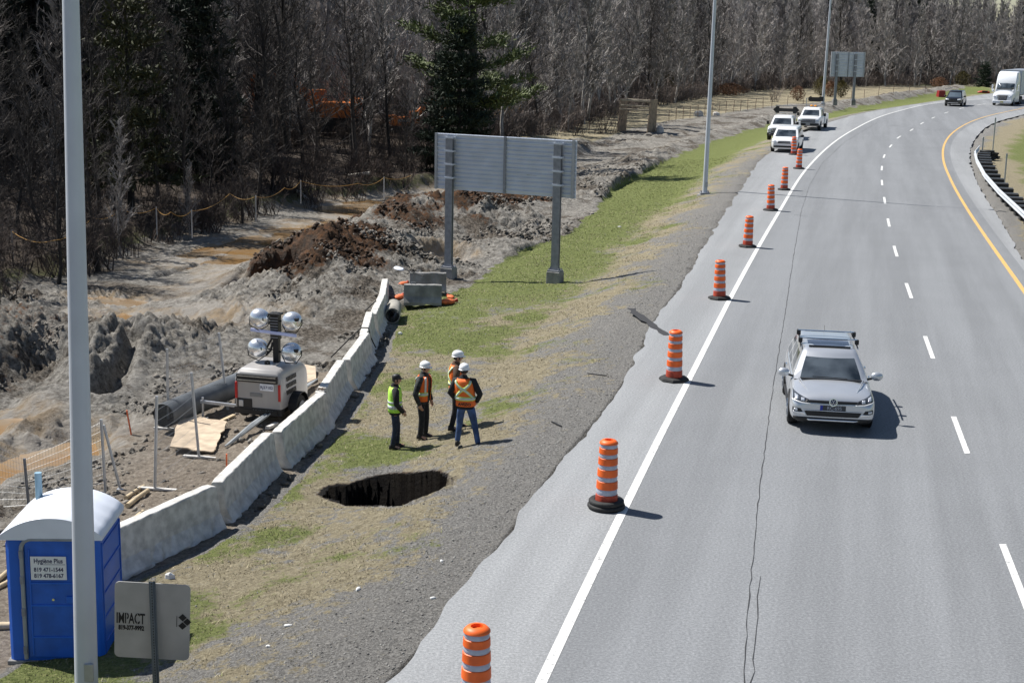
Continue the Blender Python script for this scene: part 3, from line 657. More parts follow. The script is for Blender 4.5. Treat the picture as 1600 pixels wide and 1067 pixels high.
defs = [  # seed, h, r, limbs, spread, low, up, twigs, bark, twig, tw, name, label
    (1, 15, .19, 36, .30, .20, .35, 7, 0, 1.5), (2, 17, .23, 38, .26, .28, .5, 7, 0, 1.5), (3, 13, .13, 32, .26, .14, .6, 7, 0, 1.5), (4, 14, .16, 36, .32, .16, .3, 7, 0, 1.5),
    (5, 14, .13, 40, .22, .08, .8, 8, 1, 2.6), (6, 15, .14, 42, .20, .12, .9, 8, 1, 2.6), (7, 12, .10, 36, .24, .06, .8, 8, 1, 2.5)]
for sd_, h, r_, lb, sp, lo, up, tg, k, tw in defs:
    tk, cr = bare_tree(sd_, h, r_, lb, sp, lo, up, tg, tw=tw)
    ma = (M_BARK_D, M_TWIG_D) if k == 0 else (M_BARK_G, M_TWIG_G)
    KINDS.append((tk, cr, ma, h, k))
FX = lambda y: float(forX(y))
protos = {}
rn = random.Random(11)
def forest_label(kind, y):
    return {0: 'bare dark-barked tree standing in the near part of the wood', 1: 'bare pale grey tree in the wood beyond the dry field'}[kind]
cnt = 0
def put_tree(ki, x, y, sc):
    global cnt
    tk, cr, ma, h, k = KINDS[ki]
    far = k
    if ki not in protos:
        e = plant('bare_tree', [('trunk', tk, ma[0]), ('crown', cr, ma[1])], (x, y, T(x, y)), forest_label(k, y), 'tree', ['dark bare trees of the near wood', 'pale bare trees of the far wood'][k], rn.uniform(0, 6.28), sc, (rn.uniform(-.04, .04), rn.uniform(-.04, .04)))
        protos[ki] = e
    else:
        e = copy_tree(protos[ki]); e.location = (x, y, T(x, y)); e.rotation_euler = (rn.uniform(-.05, .05), rn.uniform(-.05, .05), rn.uniform(0, 6.28)); e.scale = (sc, sc, sc * rn.uniform(.9, 1.15))
    cnt += 1
# individual trees: front rows of the wood, following its edge from lower left to far right
EPX = [(-160, 480), (0, 440), (100, 410), (300, 345), (440, 312), (560, 292), (670, 272), (740, 245), (800, 225), (900, 198), (1000, 170), (1100, 152), (1200, 141), (1300, 136), (1400, 134), (1500, 133), (1600, 133), (1760, 133)]
EW = [flat(a, b, -1.2) for a, b in EPX]
edge = []
for a, b in zip(EW[:-1], EW[1:]):
    n = max(1, int((b - a).length / 1.2)); edge += [(a.lerp(b, k / n).x, a.lerp(b, k / n).y) for k in range(n)]
def gap(x, y):
    t = x / max(1, y); return (abs(t + .125) < .022 and y < 128 and rn.random() < .45) or (abs(t + .072) < .014 and y < 118 and rn.random() < .4)
def hz(x, y): return float(hbase(min(x, 110), y))
for row in range(5):
    off = 1.0 + row * 3.2
    acc = rn.uniform(0, 2)
    for (x0, y0), (x1, y1) in zip(edge[:-1], edge[1:]):
        L = math.hypot(x1 - x0, y1 - y0)
        if L < 1e-6: continue
        tx, ty = (x1 - x0) / L, (y1 - y0) / L; nx, ny = -ty, tx; acc -= L
        if acc < 0:
            far = y0 > 108; acc = (3.5 if far else 2.5) * (1 + .3 * row) * rn.uniform(.6, 1.4)
            o = off + rn.uniform(-1.5, 1.5); x = x0 + nx * o; yy = y0 + ny * o
            if abs(x / (yy + 1)) > .385 or cnt >= 285 or gap(x, yy): continue
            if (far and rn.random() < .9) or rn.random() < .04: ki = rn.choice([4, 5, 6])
            else: ki = rn.choice([0, 1, 2, 3])
            put_tree(ki, x, yy, rn.uniform(.6, 1.1) * (1.22 if far else (.52, .66, .85, 1, 1)[row]))
# far wood that reads as one mass: instanced copies scattered behind the front rows
def scatter(name, pts, srcs, label, cat, kind='stuff'):
    """pts: list of (x, y, z, rz, scale, idx); srcs: list of lists of objects"""
    me = bpy.data.meshes.new(name); me.vertices.add(len(pts)); me.vertices.foreach_set('co', np.array([p[:3] for p in pts], np.float32).ravel())
    a = me.attributes.new('rz', 'FLOAT', 'POINT'); a.data.foreach_set('value', np.array([p[3] for p in pts], np.float32))
    a = me.attributes.new('sc', 'FLOAT', 'POINT'); a.data.foreach_set('value', np.array([p[4] for p in pts], np.float32))
    a = me.attributes.new('idx', 'INT', 'POINT'); a.data.foreach_set('value', np.array([p[5] for p in pts], np.int32))
    o = bpy.data.objects.new(name, me); COL.objects.link(o)
    ng = bpy.data.node_groups.new(name, 'GeometryNodeTree'); ng.interface.new_socket('Geometry', in_out='INPUT', socket_type='NodeSocketGeometry'); ng.interface.new_socket('Geometry', in_out='OUTPUT', socket_type='NodeSocketGeometry')
    N = ng.nodes; L = ng.links; gi = N.new('NodeGroupInput'); go = N.new('NodeGroupOutput'); jn = N.new('GeometryNodeJoinGeometry')
    def attr(nm, ty):
        q = N.new('GeometryNodeInputNamedAttribute'); q.data_type = ty; q.inputs['Name'].default_value = nm; return next(s_ for s_ in q.outputs if s_.enabled)
    for i, src in enumerate(srcs):
        cmp_ = N.new('FunctionNodeCompare'); cmp_.data_type = 'INT'; cmp_.operation = 'EQUAL'; ins = [s_ for s_ in cmp_.inputs if s_.enabled]
        L.new(attr('idx', 'INT'), ins[0]); ins[1].default_value = i
        cx = N.new('ShaderNodeCombineXYZ'); L.new(attr('rz', 'FLOAT'), cx.inputs[2])
        for so_ in src:
            oi = N.new('GeometryNodeObjectInfo'); oi.inputs['Object'].default_value = so_; oi.transform_space = 'ORIGINAL'; oi.inputs['As Instance'].default_value = True
            ip = N.new('GeometryNodeInstanceOnPoints'); L.new(gi.outputs[0], ip.inputs['Points']); L.new(cmp_.outputs[0], ip.inputs['Selection']); L.new(oi.outputs['Geometry'], ip.inputs['Instance'])
            L.new(cx.outputs[0], ip.inputs['Rotation']); L.new(attr('sc', 'FLOAT'), ip.inputs['Scale']); L.new(ip.outputs[0], jn.inputs[0])
    L.new(jn.outputs[0], go.inputs[0]); md = o.modifiers.new('g', 'NODES'); md.node_group = ng
    return tag(o, label, cat, kind=kind)
M_DARKN = mat('spruce_needles', (.020, .030, .016), .85, var=.4, vsc=1.2, objvar=.3)
stk, scr = conifer(77, 15, .16, 17, 3.0, low=.06, droop=-.15, clump=.5, dens=7, leaf=.5)
spr = plant('dark_spruce', [('trunk', stk, M_BARK_D), ('crown', scr, M_DARKN)], (EW[4].x - 6, EW[4].y + 7, -1.3), 'narrow dark spruce hidden among the bare trees on the left', 'tree')
pts = []; keys = sorted(protos); bpts = []
for (x0, y0), (x1, y1) in zip(edge[:-1], edge[1:]):
    L = math.hypot(x1 - x0, y1 - y0)
    if L < 1e-6: continue
    tx, ty = (x1 - x0) / L, (y1 - y0) / L; nx, ny = -ty, tx
    near = y0 < 118
    for k in range(7 if near else 6):
        o = rn.uniform(15, 75); x = x0 + nx * o + tx * rn.uniform(-3, 3); yy = y0 + ny * o
        if abs(x / (yy + 1)) > .45 or gap(x, yy): continue
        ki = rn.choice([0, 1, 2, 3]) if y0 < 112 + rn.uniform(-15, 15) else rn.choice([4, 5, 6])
        idx = keys.index(ki)
        if near and rn.random() < .30 and o > 22: idx = len(keys)
        if not near and o > 40 and rn.random() < .12: idx = len(keys)
        pts.append((x, yy, hz(x, yy), rn.uniform(0, 6.28), rn.uniform(.7, 1.15) * (1.12 if idx == len(keys) else 1) * (1 if near else 1.28), idx))
    for k in range(6 if near else 6):
        o = rn.uniform(0, 1) ** 1.5 * 24 - .3; x = x0 + nx * o + tx * rn.uniform(-1, 1); yy = y0 + ny * o
        if abs(x / (yy + 1)) > .45: continue
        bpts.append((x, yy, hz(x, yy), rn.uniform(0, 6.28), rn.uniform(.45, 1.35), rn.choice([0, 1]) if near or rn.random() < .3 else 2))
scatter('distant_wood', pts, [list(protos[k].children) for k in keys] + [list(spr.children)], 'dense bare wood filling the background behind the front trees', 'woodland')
# brushwood
br1 = brush(31, 2.6, 16, 1.6); br2 = brush(32, 1.7, 18, 1.4)

M_BRUSHG = mat('pale_brush_twigs', (.20, .165, .145), .9, var=.35, vsc=2, objvar=.4)
def bush(name, mb, m, loc, label, sc=1.0, group=None):
    o = mb.build(name, m, None); o.location = loc; o.scale = (sc,) * 3; o.rotation_euler.z = rn.uniform(0, 6); return tag(o, label, 'shrub', group)
b1 = bush('bare_shrub', br1, M_BRUSH, ground(905, 214), 'dark leafless shrub rising behind the top right corner of the big sign', 1.0)
b2 = bush('bare_shrub', br2, M_BRUSH, ground(942, 208), 'reddish leafless shrub just left of the trench box', 1.6)
b3 = bush('bare_shrub', brush(33, 2.2, 16, 2.2), M_BRUSHG, ground(1210, 160), 'small pale bare shrub in the dry field left of the white pickups', 1.0)
scatter('brushwood', bpts, [[b1], [b2], [b3]], 'tangled leafless brushwood along the edge of the wood', 'brushwood')

# ------------------------------------------------------------------ shared object materials
M_GALV = mat('galvanized_steel', (.42, .44, .47), .45, .55, var=.12, vsc=4)
M_POLE = mat('painted_pole', (.56, .60, .66), .5, .15, var=.05, vsc=1.2)
M_ALU = mat('aluminium_panel', (.62, .66, .74), .6, .0, var=.07, vsc=1.5)
M_STEELD = mat('weathered_steel', (.26, .27, .30), .6, .2, var=.15, vsc=6)
M_CONC = mat('concrete', (.58, .565, .53), .9, var=.22, vsc=5.5, bump=.6, bsc=14)
M_CONC2 = mat('concrete_dark', (.27, .265, .255), .9, var=.3, vsc=2.5, bump=.6, bsc=14)
M_BLK = mat('black_plastic', (.012, .012, .013), .55)
M_RUB = mat('black_rubber', (.018, .018, .018), .75, var=.3, vsc=8, bump=.3, bsc=30)
M_ORG = mat('orange_plastic', (.88, .135, .016), .5, var=.22, vsc=3)
M_ORGD = mat('dull_orange_plastic', (.42, .052, .022), .6, var=.2, vsc=6)
M_REFL = mat('reflective_band', (.40, .43, .52), .35, var=.12, vsc=9)
M_WOOD = mat('raw_wood', (.50, .40, .26), .8, var=.2, vsc=5)
M_WHITE = mat('white_paint', (.80, .81, .82), .3, var=.03, coat=.6)
M_GLASS = mat('dark_glass', (.014, .020, .026), .05, spec=1.0, var=.2, vsc=1.6, col2=(.07, .085, .10))  # paler mottling in the base colour stands in for sky reflections
M_CHROME = mat('chrome', (.75, .77, .80), .12, 1.0)
M_TYRE = mat('tyre_rubber', (.015, .015, .016), .8)
M_RED = mat('red_lens', (.45, .012, .012), .3)
M_LAMP = mat('headlamp_glass', (.62, .65, .70), .08, .4, spec=.8)

# ------------------------------------------------------------------ lamp posts
def lamp_post(base, h, r0, r1, lean, label, arm=True, plinth=True, sides=16, flange=True):
    e = empty('lamp_post', base, 0, label, 'lamp post', 'highway lamp posts'); b = MB()
    n = 8; pts = [Vector((lean[0] * h * k / n, lean[1] * h * k / n, h * k / n)) for k in range(n + 1)]
    b.tube(pts, [r0 + (r1 - r0) * k / n for k in range(n + 1)], sides); b.build('pole', M_POLE, e, smooth=True)
    if flange:
        b = MB(); b.box((0, 0, .06), (.52, .52, .10)); 
        for i in (-1, 1):
            for j in (-1, 1): b.tube([(i * .19, j * .19, .1), (i * .19, j * .19, .22)], .022, 6)
        b.build('base_plate', M_STEELD, e)
    if plinth: b = MB(); b.lathe([(0, .0), (.42, .0), (.42, -.5), (0, -.5)], 20); b.build('footing', M_CONC2, e)
    if arm:
        t = pts[-1]; b = MB(); b.tube([t, t + Vector((.5, -.15, .35)), t + Vector((1.5, -.5, .55)), t + Vector((2.6, -.9, .6))], [r1 * .8, r1 * .6, r1 * .5, r1 * .45], 8); b.build('arm', M_POLE, e, smooth=True)
        b = MB(); b.box(t + Vector((2.85, -1.0, .58)), (.75, .3, .14), rz=-.35); b.build('lamp_head', M_ALU, e, bevel=.03)
    b = MB(); b.box((r0 * .55, -r0 * .88, .55), (.13, .04, .26)); b.build('hand_hole_cover', M_GALV, e, bevel=.01)
    return e
p = flat(136, 1100, -1.05)
# near pole: passes close in front, its foot just below the picture
q0 = p; topray = ray(110.5, 0); kk = (q0.y + .12) / topray[1]; tp = Vector(topray * kk) + Vector((0, 0, CAMH)); hgt = tp.z - q0.z
lamp_post(q0, 15.5, .162, .072, ((tp.x - q0.x) / hgt, .12 / hgt), 'thick grey lamp post in front of the blue toilet cabin', arm=True)
p = ground(1101, 304); lamp_post(p, 16.2, .135, .06, (.006, 0), 'tall grey lamp post on the verge beside the traffic drums, mid distance')
p = ground(1285, 172); lamp_post(p, 17.5, .18, .09, (.014, 0), 'farthest lamp post, rising behind the white pickups')

# ------------------------------------------------------------------ big sign seen from behind
def sign_back(bl, br, width, height, bottom, label, nst, seed, over=(.55, .75)):
    """bl, br: world positions of the two posts' feet"""
    ax = (br - bl); ax.z = 0; dist = ax.length; ax.normalize(); yaw = math.atan2(ax.y, ax.x)
    e = empty('road_sign', bl, yaw, label, 'road sign', None)
    zb = bl.z; zr = br.z - bl.z; x0 = -over[0] if over else -.6; x1 = x0 + width
    # panel made of extruded planks, front face +y (away), ribs towards the viewer -y
    top = zr + bottom + height; bot = zr + bottom; pitch = height / nst; m = MB()
    for k in range(nst):
        z0 = bot + k * pitch; y = .10
        prof = [(y, z0), (y + .05, z0), (y + .05, z0 + pitch), (y, z0 + pitch), (y, z0 + pitch - .012), (y - .05, z0 + pitch - .014), (y - .05, z0 + pitch - .05), (y, z0 + pitch - .056), (y, z0 + .03), (y - .012, z0 + .02), (y - .012, z0 + .006)]
        m.loft([[(x0, a, b) for a, b in prof], [(x1, a, b) for a, b in prof]])
    m.build('panel', M_ALU, e)
    for px_, w in ((x0 + .05, .10), ((x0 + x1) / 2 + .05, .09), (x1 - .10, .10)):
        m = MB(); m.box((px_, .045, (top + bot) / 2), (w, .06, height + .02)); m.build('stiffener', M_STEELD if w < .1 else M_GALV, e)
    for i, (x, z0) in enumerate(((0, 0), (dist, zr))):
        m = MB(); s = .30; H = top - .12 - z0
        # H-section post
        m.box((x, -.13, H / 2 + z0 + .2), (s, .03, H - .4)); m.box((x, .0, H / 2 + z0 + .2), (s, .03, H - .4)); m.box((x, -.065, H / 2 + z0 + .2), (.04, .10, H - .4)); m.build('post', M_STEELD, e)
        for k in range(4):
            zz = bot + height * (.22 + .24 * k); m = MB(); m.box((x, -.155, zz), (s + .10, .025, .07)); m.box((x - s / 2 - .03, -.04, zz), (.03, .22, .06)); m.box((x + s / 2 + .03, -.04, zz), (.03, .22, .06)); m.build('clamp', M_ALU, e)
        m = MB(); m.box((x, -.06, z0 + .12), (.56, .46, .62), taper=.96); m.build('footing', M_CONC2, e, bevel=.02)
        m = MB(); m.box((x, -.06, z0 + .46), (.50, .38, .05)); 
        for a in (-1, 1):
            for b in (-1, 1): m.tube([(x + a * .2, -.06 + b * .14, z0 + .45), (x + a * .2, -.06 + b * .14, z0 + .56)], .02, 6)
            m.add([(x + a * .14, -.10, z0 + .48), (x + a * .24, -.10, z0 + .48), (x + a * .14, -.10, z0 + .75), (x + a * .14, -.07, z0 + .48), (x + a * .24, -.07, z0 + .48), (x + a * .14, -.07, z0 + .75)], [(0, 1, 2), (5, 4, 3), (0, 3, 4, 1), (1, 4, 5, 2), (2, 5, 3, 0)])
        m.build('base_plate', M_STEELD, e)
    return e, (x0, x1, bot, top)
bl = ground(702, 441); br = ground(868, 441)
sg, ext = sign_back(bl, br, 6.0, 2.15, 3.22, 'large grey sign seen from behind on two steel posts by the spoil heaps', 13, 1, over=(.72, .8))
_txt = text('stamp', '2001 R 30.2', .085, mat('faded_ink', (.10, .12, .15), .7), sg, frame((3.45, .085, ext[2] + .78), (1, 0, 0), (0, 0, 1)))
bl = ground(1303, 173); br = bl + Vector((2.35, .35, 0))
sign_back(bl, br, 4.4, 3.0, 3.3, 'smaller grey sign seen from behind on two posts far along the curve', 9, 2, over=(.75, .8))

# ------------------------------------------------------------------ concrete barriers
def jersey(L, seed, parent_label, loc, yaw, m=M_CONC, h=.88):
    rn_ = random.Random(seed)
    e = empty('concrete_barrier', loc, yaw, parent_label, 'barrier', 'row of concrete barriers')
    prof = [(-.33, 0), (-.33, .07), (-.175, .32), (-.115, h - .025), (-.095, h), (.095, h), (.115, h - .025), (.175, .32), (.33, .07), (.33, 0)]
    secs = []; n = 22
    for k in range(n + 1):
        x = -L / 2 + L * k / n; j = []
        for (y, z) in prof:
            chip = 0
            if z < .32: chip = max(0, rn_.gauss(-.01, .05)) * (1 if z < .1 else .5)
            ez = .03 if k in (0, n) and z > h - .05 else 0
            j.append((x + (rn_.uniform(-.02, .02) if k in (0, n) else 0), y - math.copysign(chip, y), z - ez + (rn_.uniform(-.006, .006) if z > .3 else (max(0, rn_.gauss(0, .03)) if z == 0 else 0))))
        secs.append(j)
    b = MB(); b.loft(secs); b.build('body', m, e, bevel=.012)
    b = MB(); b.tube([(L / 2 - .01, 0, .3), (L / 2 + .05, 0, .3), (L / 2 + .05, 0, .25)], .012, 5); b.build('joint_loop', M_STEELD, e)
    return e
ys_b = [19.9, 23.55, 27.2, 30.9, 34.6, 38.3, 42.0, 45.7, 49.4]
NL = ['nearest the blue toilet, its base badly chipped', 'second along from the toilet, behind the orange stake', 'left of the sinkhole, third along from the toilet', 'with a rusty chain hung over it beside the light tower', 'fifth along from the toilet, left of the man in the lime vest', 'with a dark cable draped over it, sixth along from the toilet', 'second from the far end of the row', 'at the far end of the row, beside the short black pipe']
_bxy = []
def bpx(y): return float(barX(y)) - .32
y = 23.25; bar_list = []
while y < 50.2 and len(bar_list) < 8:
    x = bpx(y); L = 3.72
    # step along the curve by arc length
    y2 = y
    while math.hypot(bpx(y2) - x, y2 - y) < L: y2 += .02
    bar_list.append(((x, y), (bpx(y2), y2))); y = y2 + .03
for i, (a, b) in enumerate(bar_list):
    c = ((a[0] + b[0]) / 2, (a[1] + b[1]) / 2); yaw = math.atan2(b[1] - a[1], b[0] - a[0])
    yaw += [.01, .035, -.03, .03, -.035, .03, -.02, .03][i]; c = (c[0] + [0, -.07, .05, -.05, .06, -.04, .04, 0][i], c[1])
    jersey(3.56, 40 + i, 'weathered concrete barrier ' + NL[min(i, 7)], (c[0], c[1], float(hbase(c[0] + .3, c[1])) - .02), yaw)
print('BARRIERS', [(round(a[0], 1), round(a[1], 1)) for a, b in bar_list], len(bar_list))

# two short blocks by the big sign, with orange sandbags
def block(p1, p2, h, label, m, lean=0):
    ax = p2 - p1; ax.z = 0; L = ax.length; e = empty('concrete_block', (p1 + p2) / 2, math.atan2(ax.y, ax.x), label, 'concrete block'); r_ = random.Random(int(L * 100)); secs = []
    prof = [(-.28, 0), (-.27, .10), (-.15, .30), (-.11, h - .02), (-.09, h), (.09, h), (.11, h - .02), (.15, .30), (.27, .10), (.28, 0)]
    for k in range(11): secs.append([(-L / 2 + L * k / 10, a - math.copysign(max(0, r_.gauss(0, .02)), a), b + (max(0, r_.gauss(0, .05)) if b == 0 else r_.uniform(-.012, .012))) for a, b in prof])
    b = MB(); b.loft(secs); b.build('body', m, e, bevel=.015)
    b = MB(); b.tube([(-L * .3, 0, h - .02), (-L * .3, 0, h + .07), (-L * .2, 0, h + .07), (-L * .2, 0, h - .02)], .012, 5); b.build('lifting_loop', M_STEELD, e)
    return e
block(ground(631, 483), ground(690, 477), .72, 'short concrete block with sunlit top, front one of the pair by the sign', M_CONC2)
block(ground(640, 468), ground(697, 462), .72, 'short grey concrete block, rear one of the pair by the sign post', M_CONC2)
def sandbag(p, rz, label, sc=1.0):
    e = empty('sandbag', p, rz, label, 'sandbag', sc=sc * .78); b = MB(); b.ell((0, 0, .10), (.34, .2, .12), 12, 8); b.build('bag', mat('orange_sack', (.75, .17, .06), .8, var=.25, vsc=9, bump=.8, bsc=9), e, smooth=True)
    b = MB(); b.tube([(.30, 0, .12), (.42, .02, .14)], [.05, .09], 8); b.build('tied_neck', M_ORGD, e, smooth=True)
sandbag(ground(624, 480), 1.2, 'orange sandbag against the left end of the front concrete block')
sandbag(ground(699, 476), .4, 'orange sandbag at the right end of the front concrete block', 1.15)
sandbag(ground(704, 467), 2.0, 'small orange sandbag at the right end of the rear block', .8)
sandbag(ground(630, 464), 1.0, 'orange sandbag at the left end of the rear block', .9)
# black pipe stub
a = ground(613, 508); b_ = ground(618, 482); e = empty('drain_pipe', a, 0, 'short grey-crusted black pipe lying between the barrier end and the blocks', 'pipe')
d = (b_ - a); d.z = 0; d.normalize(); pm = MB(); pts_ = [Vector((0, 0, .26)) + d * (1.7 * k / 6) for k in range(7)]; pm.tube(pts_, .26, 20, cap=False); pm.build('pipe_wall', mat('muddy_pipe', (.30, .285, .25), .9, var=.35, vsc=3), e, smooth=True)
pm = MB(); pm.tube([q + d * .01 for q in pts_], .225, 20, cap=False); pm.build('bore', M_BLK, e)
pm = MB(); u, w = basis(d); ring = []
for k in range(21): t = 2 * PI * k / 20; ring.append([Vector((0, 0, .26)) + (u * math.cos(t) + w * math.sin(t)) * r_ for r_ in (.26, .225)])
pm.loft(ring, closed=False, caps=False); pm.build('rim', M_CONC2, e)
# long-handled scoop leaning on the block
e = empty('shovel', ground(662, 470), 0, 'long handled pale shovel leaning on the concrete blocks towards the spoil heap', 'shovel')
base = Vector(e.location); tip = flat(620, 414, .35) ; tipl = Vector(((tip - base).x, (tip - base).y, 1.6)); 
pa = Vector((0, 0, .72)); k_ = ray(622, 417); kk = (base.y + 1.0) / k_[1]; pb = Vector(k_ * kk) + Vector((0, 0, CAMH)) - base
pm = MB(); pm.tube([pa, pa.lerp(pb, .78)], .025, 6); pm.build('handle', M_BLK, e)
pm = MB(); dd = (pb - pa).normalized(); uu, ww = basis(dd); c0 = pa.lerp(pb, .74); rows = []
for k in range(6): t = k / 5; wd = [.05, .17, .2, .2, .19, .12][k]; cc = c0 + dd * (t * (pb - pa).length * .34); rows.append([cc + uu * (s_ * wd) + ww * (.05 * s_ * s_) for s_ in (-1, -.5, 0, .5, 1)])
pm.loft(rows, closed=False, caps=False); o = pm.build('blade', M_ALU, e, smooth=True); o.modifiers.new('t', 'SOLIDIFY').thickness = .012

# ------------------------------------------------------------------ traffic drums
def drum(label, loc, style=0, rz=0, tilt=0, sc=1):
    e = empty('traffic_drum', loc, rz, label, 'traffic drum', 'orange traffic drums along the edge line', sc=sc); e.rotation_euler.y = tilt
    R = lambda z: .208 - .045 * z / 1.2
    zs = [(0.10, .27, 2), (.27, .37, 1), (.37, .52, 0), (.52, .60, 1), (.60, .74, 0), (.74, .815, 1), (.815, .945, 0), (.945, 1.015, 1), (1.015, 1.125, 0), (1.125, 1.19, 1)]
    for kd, nm, m in ((0, 'orange_band', M_ORG), (1, 'reflective_band', M_REFL), (2, 'drum_base_band', M_ORGD)):
        for z0, z1, k in zs:
            if k != kd: continue
            b = MB(); ins = .008 if k == 1 else 0
            b.lathe([(R(z0) - .012, z0), (R(z0) - ins, z0 + .008), (R(z1) - ins, z1 - .008), (R(z1) - .012, z1)], 28); b.build(nm, m, e, smooth=True, ang=50)
    b = MB(); b.lathe([(R(1.19) - .01, 1.19), (R(1.2) + .004, 1.195), (R(1.2) + .002, 1.215), (.125, 1.255), (.078, 1.262), (.074, 1.22), (0, 1.215)], 28); b.build('top_cap', M_ORG, e, smooth=True, ang=50)
    b = MB()
    if style == 0:   # two stacked tyre rings
        for zc, r_ in ((.045, .335), (.125, .315)):
            b.lathe([(r_ - .10, zc - .04), (r_ - .02, zc - .045), (r_ + .005, zc - .015), (r_ + .005, zc + .02), (r_ - .02, zc + .045), (r_ - .10, zc + .04), (r_ - .125, zc), (r_ - .10, zc - .04)], 28)
    else: b.lathe([(0, .0), (.36, .0), (.375, .03), (.35, .075), (.25, .10), (.0, .11)], 8 if style == 1 else 14)
    b.build('rubber_base', M_RUB, e, smooth=(style == 0), ang=50)
    return e
DR = [((743, 1128), 0, 'cropped at the bottom edge of the picture'), ((947, 793), 0, 'with a thick black tyre base, second nearest the camera'), ((1053, 594), 1, 'on a flat black base, third from the camera'),
      ((1124, 467), 1, 'fourth from the camera along the edge line'), ((1168, 386), 1, 'fifth from the camera along the edge line'), ((1204, 329), 2, 'sixth from the camera, nearest the lamp post shadow'), ((1225, 297), 1, 'seventh from the camera along the edge line'),
      ((1248, 264), 2, 'second farthest, just right of the white minivan'), ((1240, 242), 1, 'farthest one, standing right in front of the white minivan')]
for i, ((a, b), st, lb) in enumerate(DR): drum('orange and silver striped traffic drum, ' + lb, road(a, b), st, i * .7, [0, .012, -.02, .035, -.02, .03, -.025, .02, -.02][i], 1.0)

# ------------------------------------------------------------------ portable toilet
pa = ground(15, 1036); pb = flat(157, 1036, pa.z - float(rise(pa.y)))
ax = (pb - pa); ax.z = 0; Wt = ax.length; yaw = math.atan2(ax.y, ax.x); print('toilet width', Wt, yaw)
M_BLUE = mat('blue_plastic', (.010, .12, .58), .45, var=.08, vsc=2, spec=.45); M_BLUE2 = mat('scuffed_blue_plastic', (.012, .105, .50), .5, var=.15, vsc=4)
M_ROOF = mat('milky_white_plastic', (.72, .76, .84), .45, var=.03); M_TRIM = mat('grey_door_trim', (.30, .32, .33), .5)
def toilet():
    e = empty('portable_toilet', ((pa + pb) / 2) + Vector((.07, 0, 0)) + Vector((-math.sin(yaw), math.cos(yaw), 0)) * .67, yaw - rad(3), 'blue portable toilet cabin with a white domed roof behind the near lamp post', 'portable toilet')
    w, dp, h = Wt + .07, 1.34, 2.08; hx, hy = w / 2, dp / 2; tp = .985
    b = MB()                                           # walls: chamfered column
    ring = lambda z, k: [(x * k, y * k, z) for x, y in ((-hx + .06, -hy), (hx - .06, -hy), (hx, -hy + .06), (hx, hy - .06), (hx - .06, hy), (-hx + .06, hy), (-hx, hy - .06), (-hx, -hy + .06))]
    b.loft([ring(.06, 1), ring(h, tp)]); b.build('cabin_wall', M_BLUE, e, bevel=.01)
    b = MB()                                           # raised ribs on the side walls
    for sx in (-1, 1):
        b = MB()
        for k in range(5): b.box((sx * (hx * .99 + .004), .0, .30 + k * .38), (.03, dp - .3, .03))
        b.box((sx * (hx * .99 + .004), hy - .10, 1.0), (.03, .035, 1.75)); b.box((sx * (hx * .99 + .004), -hy + .12, 1.0), (.03, .035, 1.75))
        b.build('side_rib', M_BLUE2, e, bevel=.008)
    b = MB(); dw, dh = w * .60, 1.86                    # door
    b.box((.02, -hy - .012, .12 + dh / 2), (dw, .045, dh)); d_ = b.build('door', M_BLUE2, e, bevel=.02)
    b = MB()
    for zz in (.45, .95, 1.30): b.box((.02, -hy - .04, zz), (dw - .14, .02, .03)); 
    b.box((.02 - dw / 2 + .07, -hy - .04, 1.0), (.025, .02, dh - .2)); b.box((.02 + dw / 2 - .07, -hy - .04, 1.0), (.025, .02, dh - .2)); b.build('door_moulding', M_BLUE, d_, bevel=.006)
    b = MB(); x0 = .02 - dw / 2 - .045; x1 = .02 + dw / 2 + .045; arch = [(x0, -hy - .025, .10), (x0, -hy - .025, 1.82)]
    for k in range(1, 7): t = PI / 2 * k / 6; arch.append((x0 + .16 - .16 * math.cos(t), -hy - .025, 1.82 + .16 * math.sin(t)))
    for k in range(0, 7): t = PI / 2 * k / 6; arch.append((x1 - .16 + .16 * math.sin(t), -hy - .025, 1.82 + .16 * math.cos(t)))
    arch.append((x1, -hy - .025, .10)); b.tube(arch, .032, 8); b.build('door_frame', M_TRIM, e, smooth=True)
    for zz in (.25, .85, 1.35, 1.75): b = MB(); b.box((x0, -hy - .055, zz), (.055, .03, .12)); b.build('hinge', M_STEELD, e, bevel=.006)
    b = MB(); b.box((.02 + dw / 2 - .14, -hy - .05, 1.05), (.22, .03, .10)); b.build('latch', M_BLUE, d_, bevel=.01)
    b = MB(); b.tube([(.0, -hy - .035, 1.05), (.0, -hy - .06, 1.05)], .02, 10); b.build('lock', M_CHROME, d_)
    # roof: white arched shell with three corrugations, overhanging lip
    b = MB(); secs = []
    for j in range(15):
        y = -hy - .05 + (dp + .10) * j / 14; groove = .018 * (1 if (j % 4) in (1, 2) else 0); ring_ = []; end = (j in (0, 14))
        for k in range(17):
            t = -1 + 2 * k / 16; x = t * (hx + .045); z = h - .04 + (.30 if not end else .265) * (1 - abs(t) ** 2.2) + (groove if abs(t) < .9 else 0); ring_.append((x, y, z))
        ring_ += [((hx + .045), y, h - .11), (-(hx + .045), y, h - .11)]; secs.append(ring_)
    b.loft(secs); b.build('roof', M_ROOF, e, smooth=True, ang=50)
    b = MB(); b.box((0, 0, .03), (w + .06, dp + .06, .07)); b.build('skid_base', M_CONC2, e, bevel=.01)
    b = MB(); b.tube([(-hx + .2, hy - .15, 2.2), (-hx + .2, hy - .15, 2.62)], .055, 12); b.build('vent_pipe', mat('pale_blue_pipe', (.25, .40, .50), .5), e, smooth=True)
    # notice on the door
    s = MB(); s.box((-.045, -hy - .062, 1.545), (.52, .008, .36)); sg_ = s.build('notice', mat('white_sticker', (.78, .79, .80), .4, var=.02), d_)
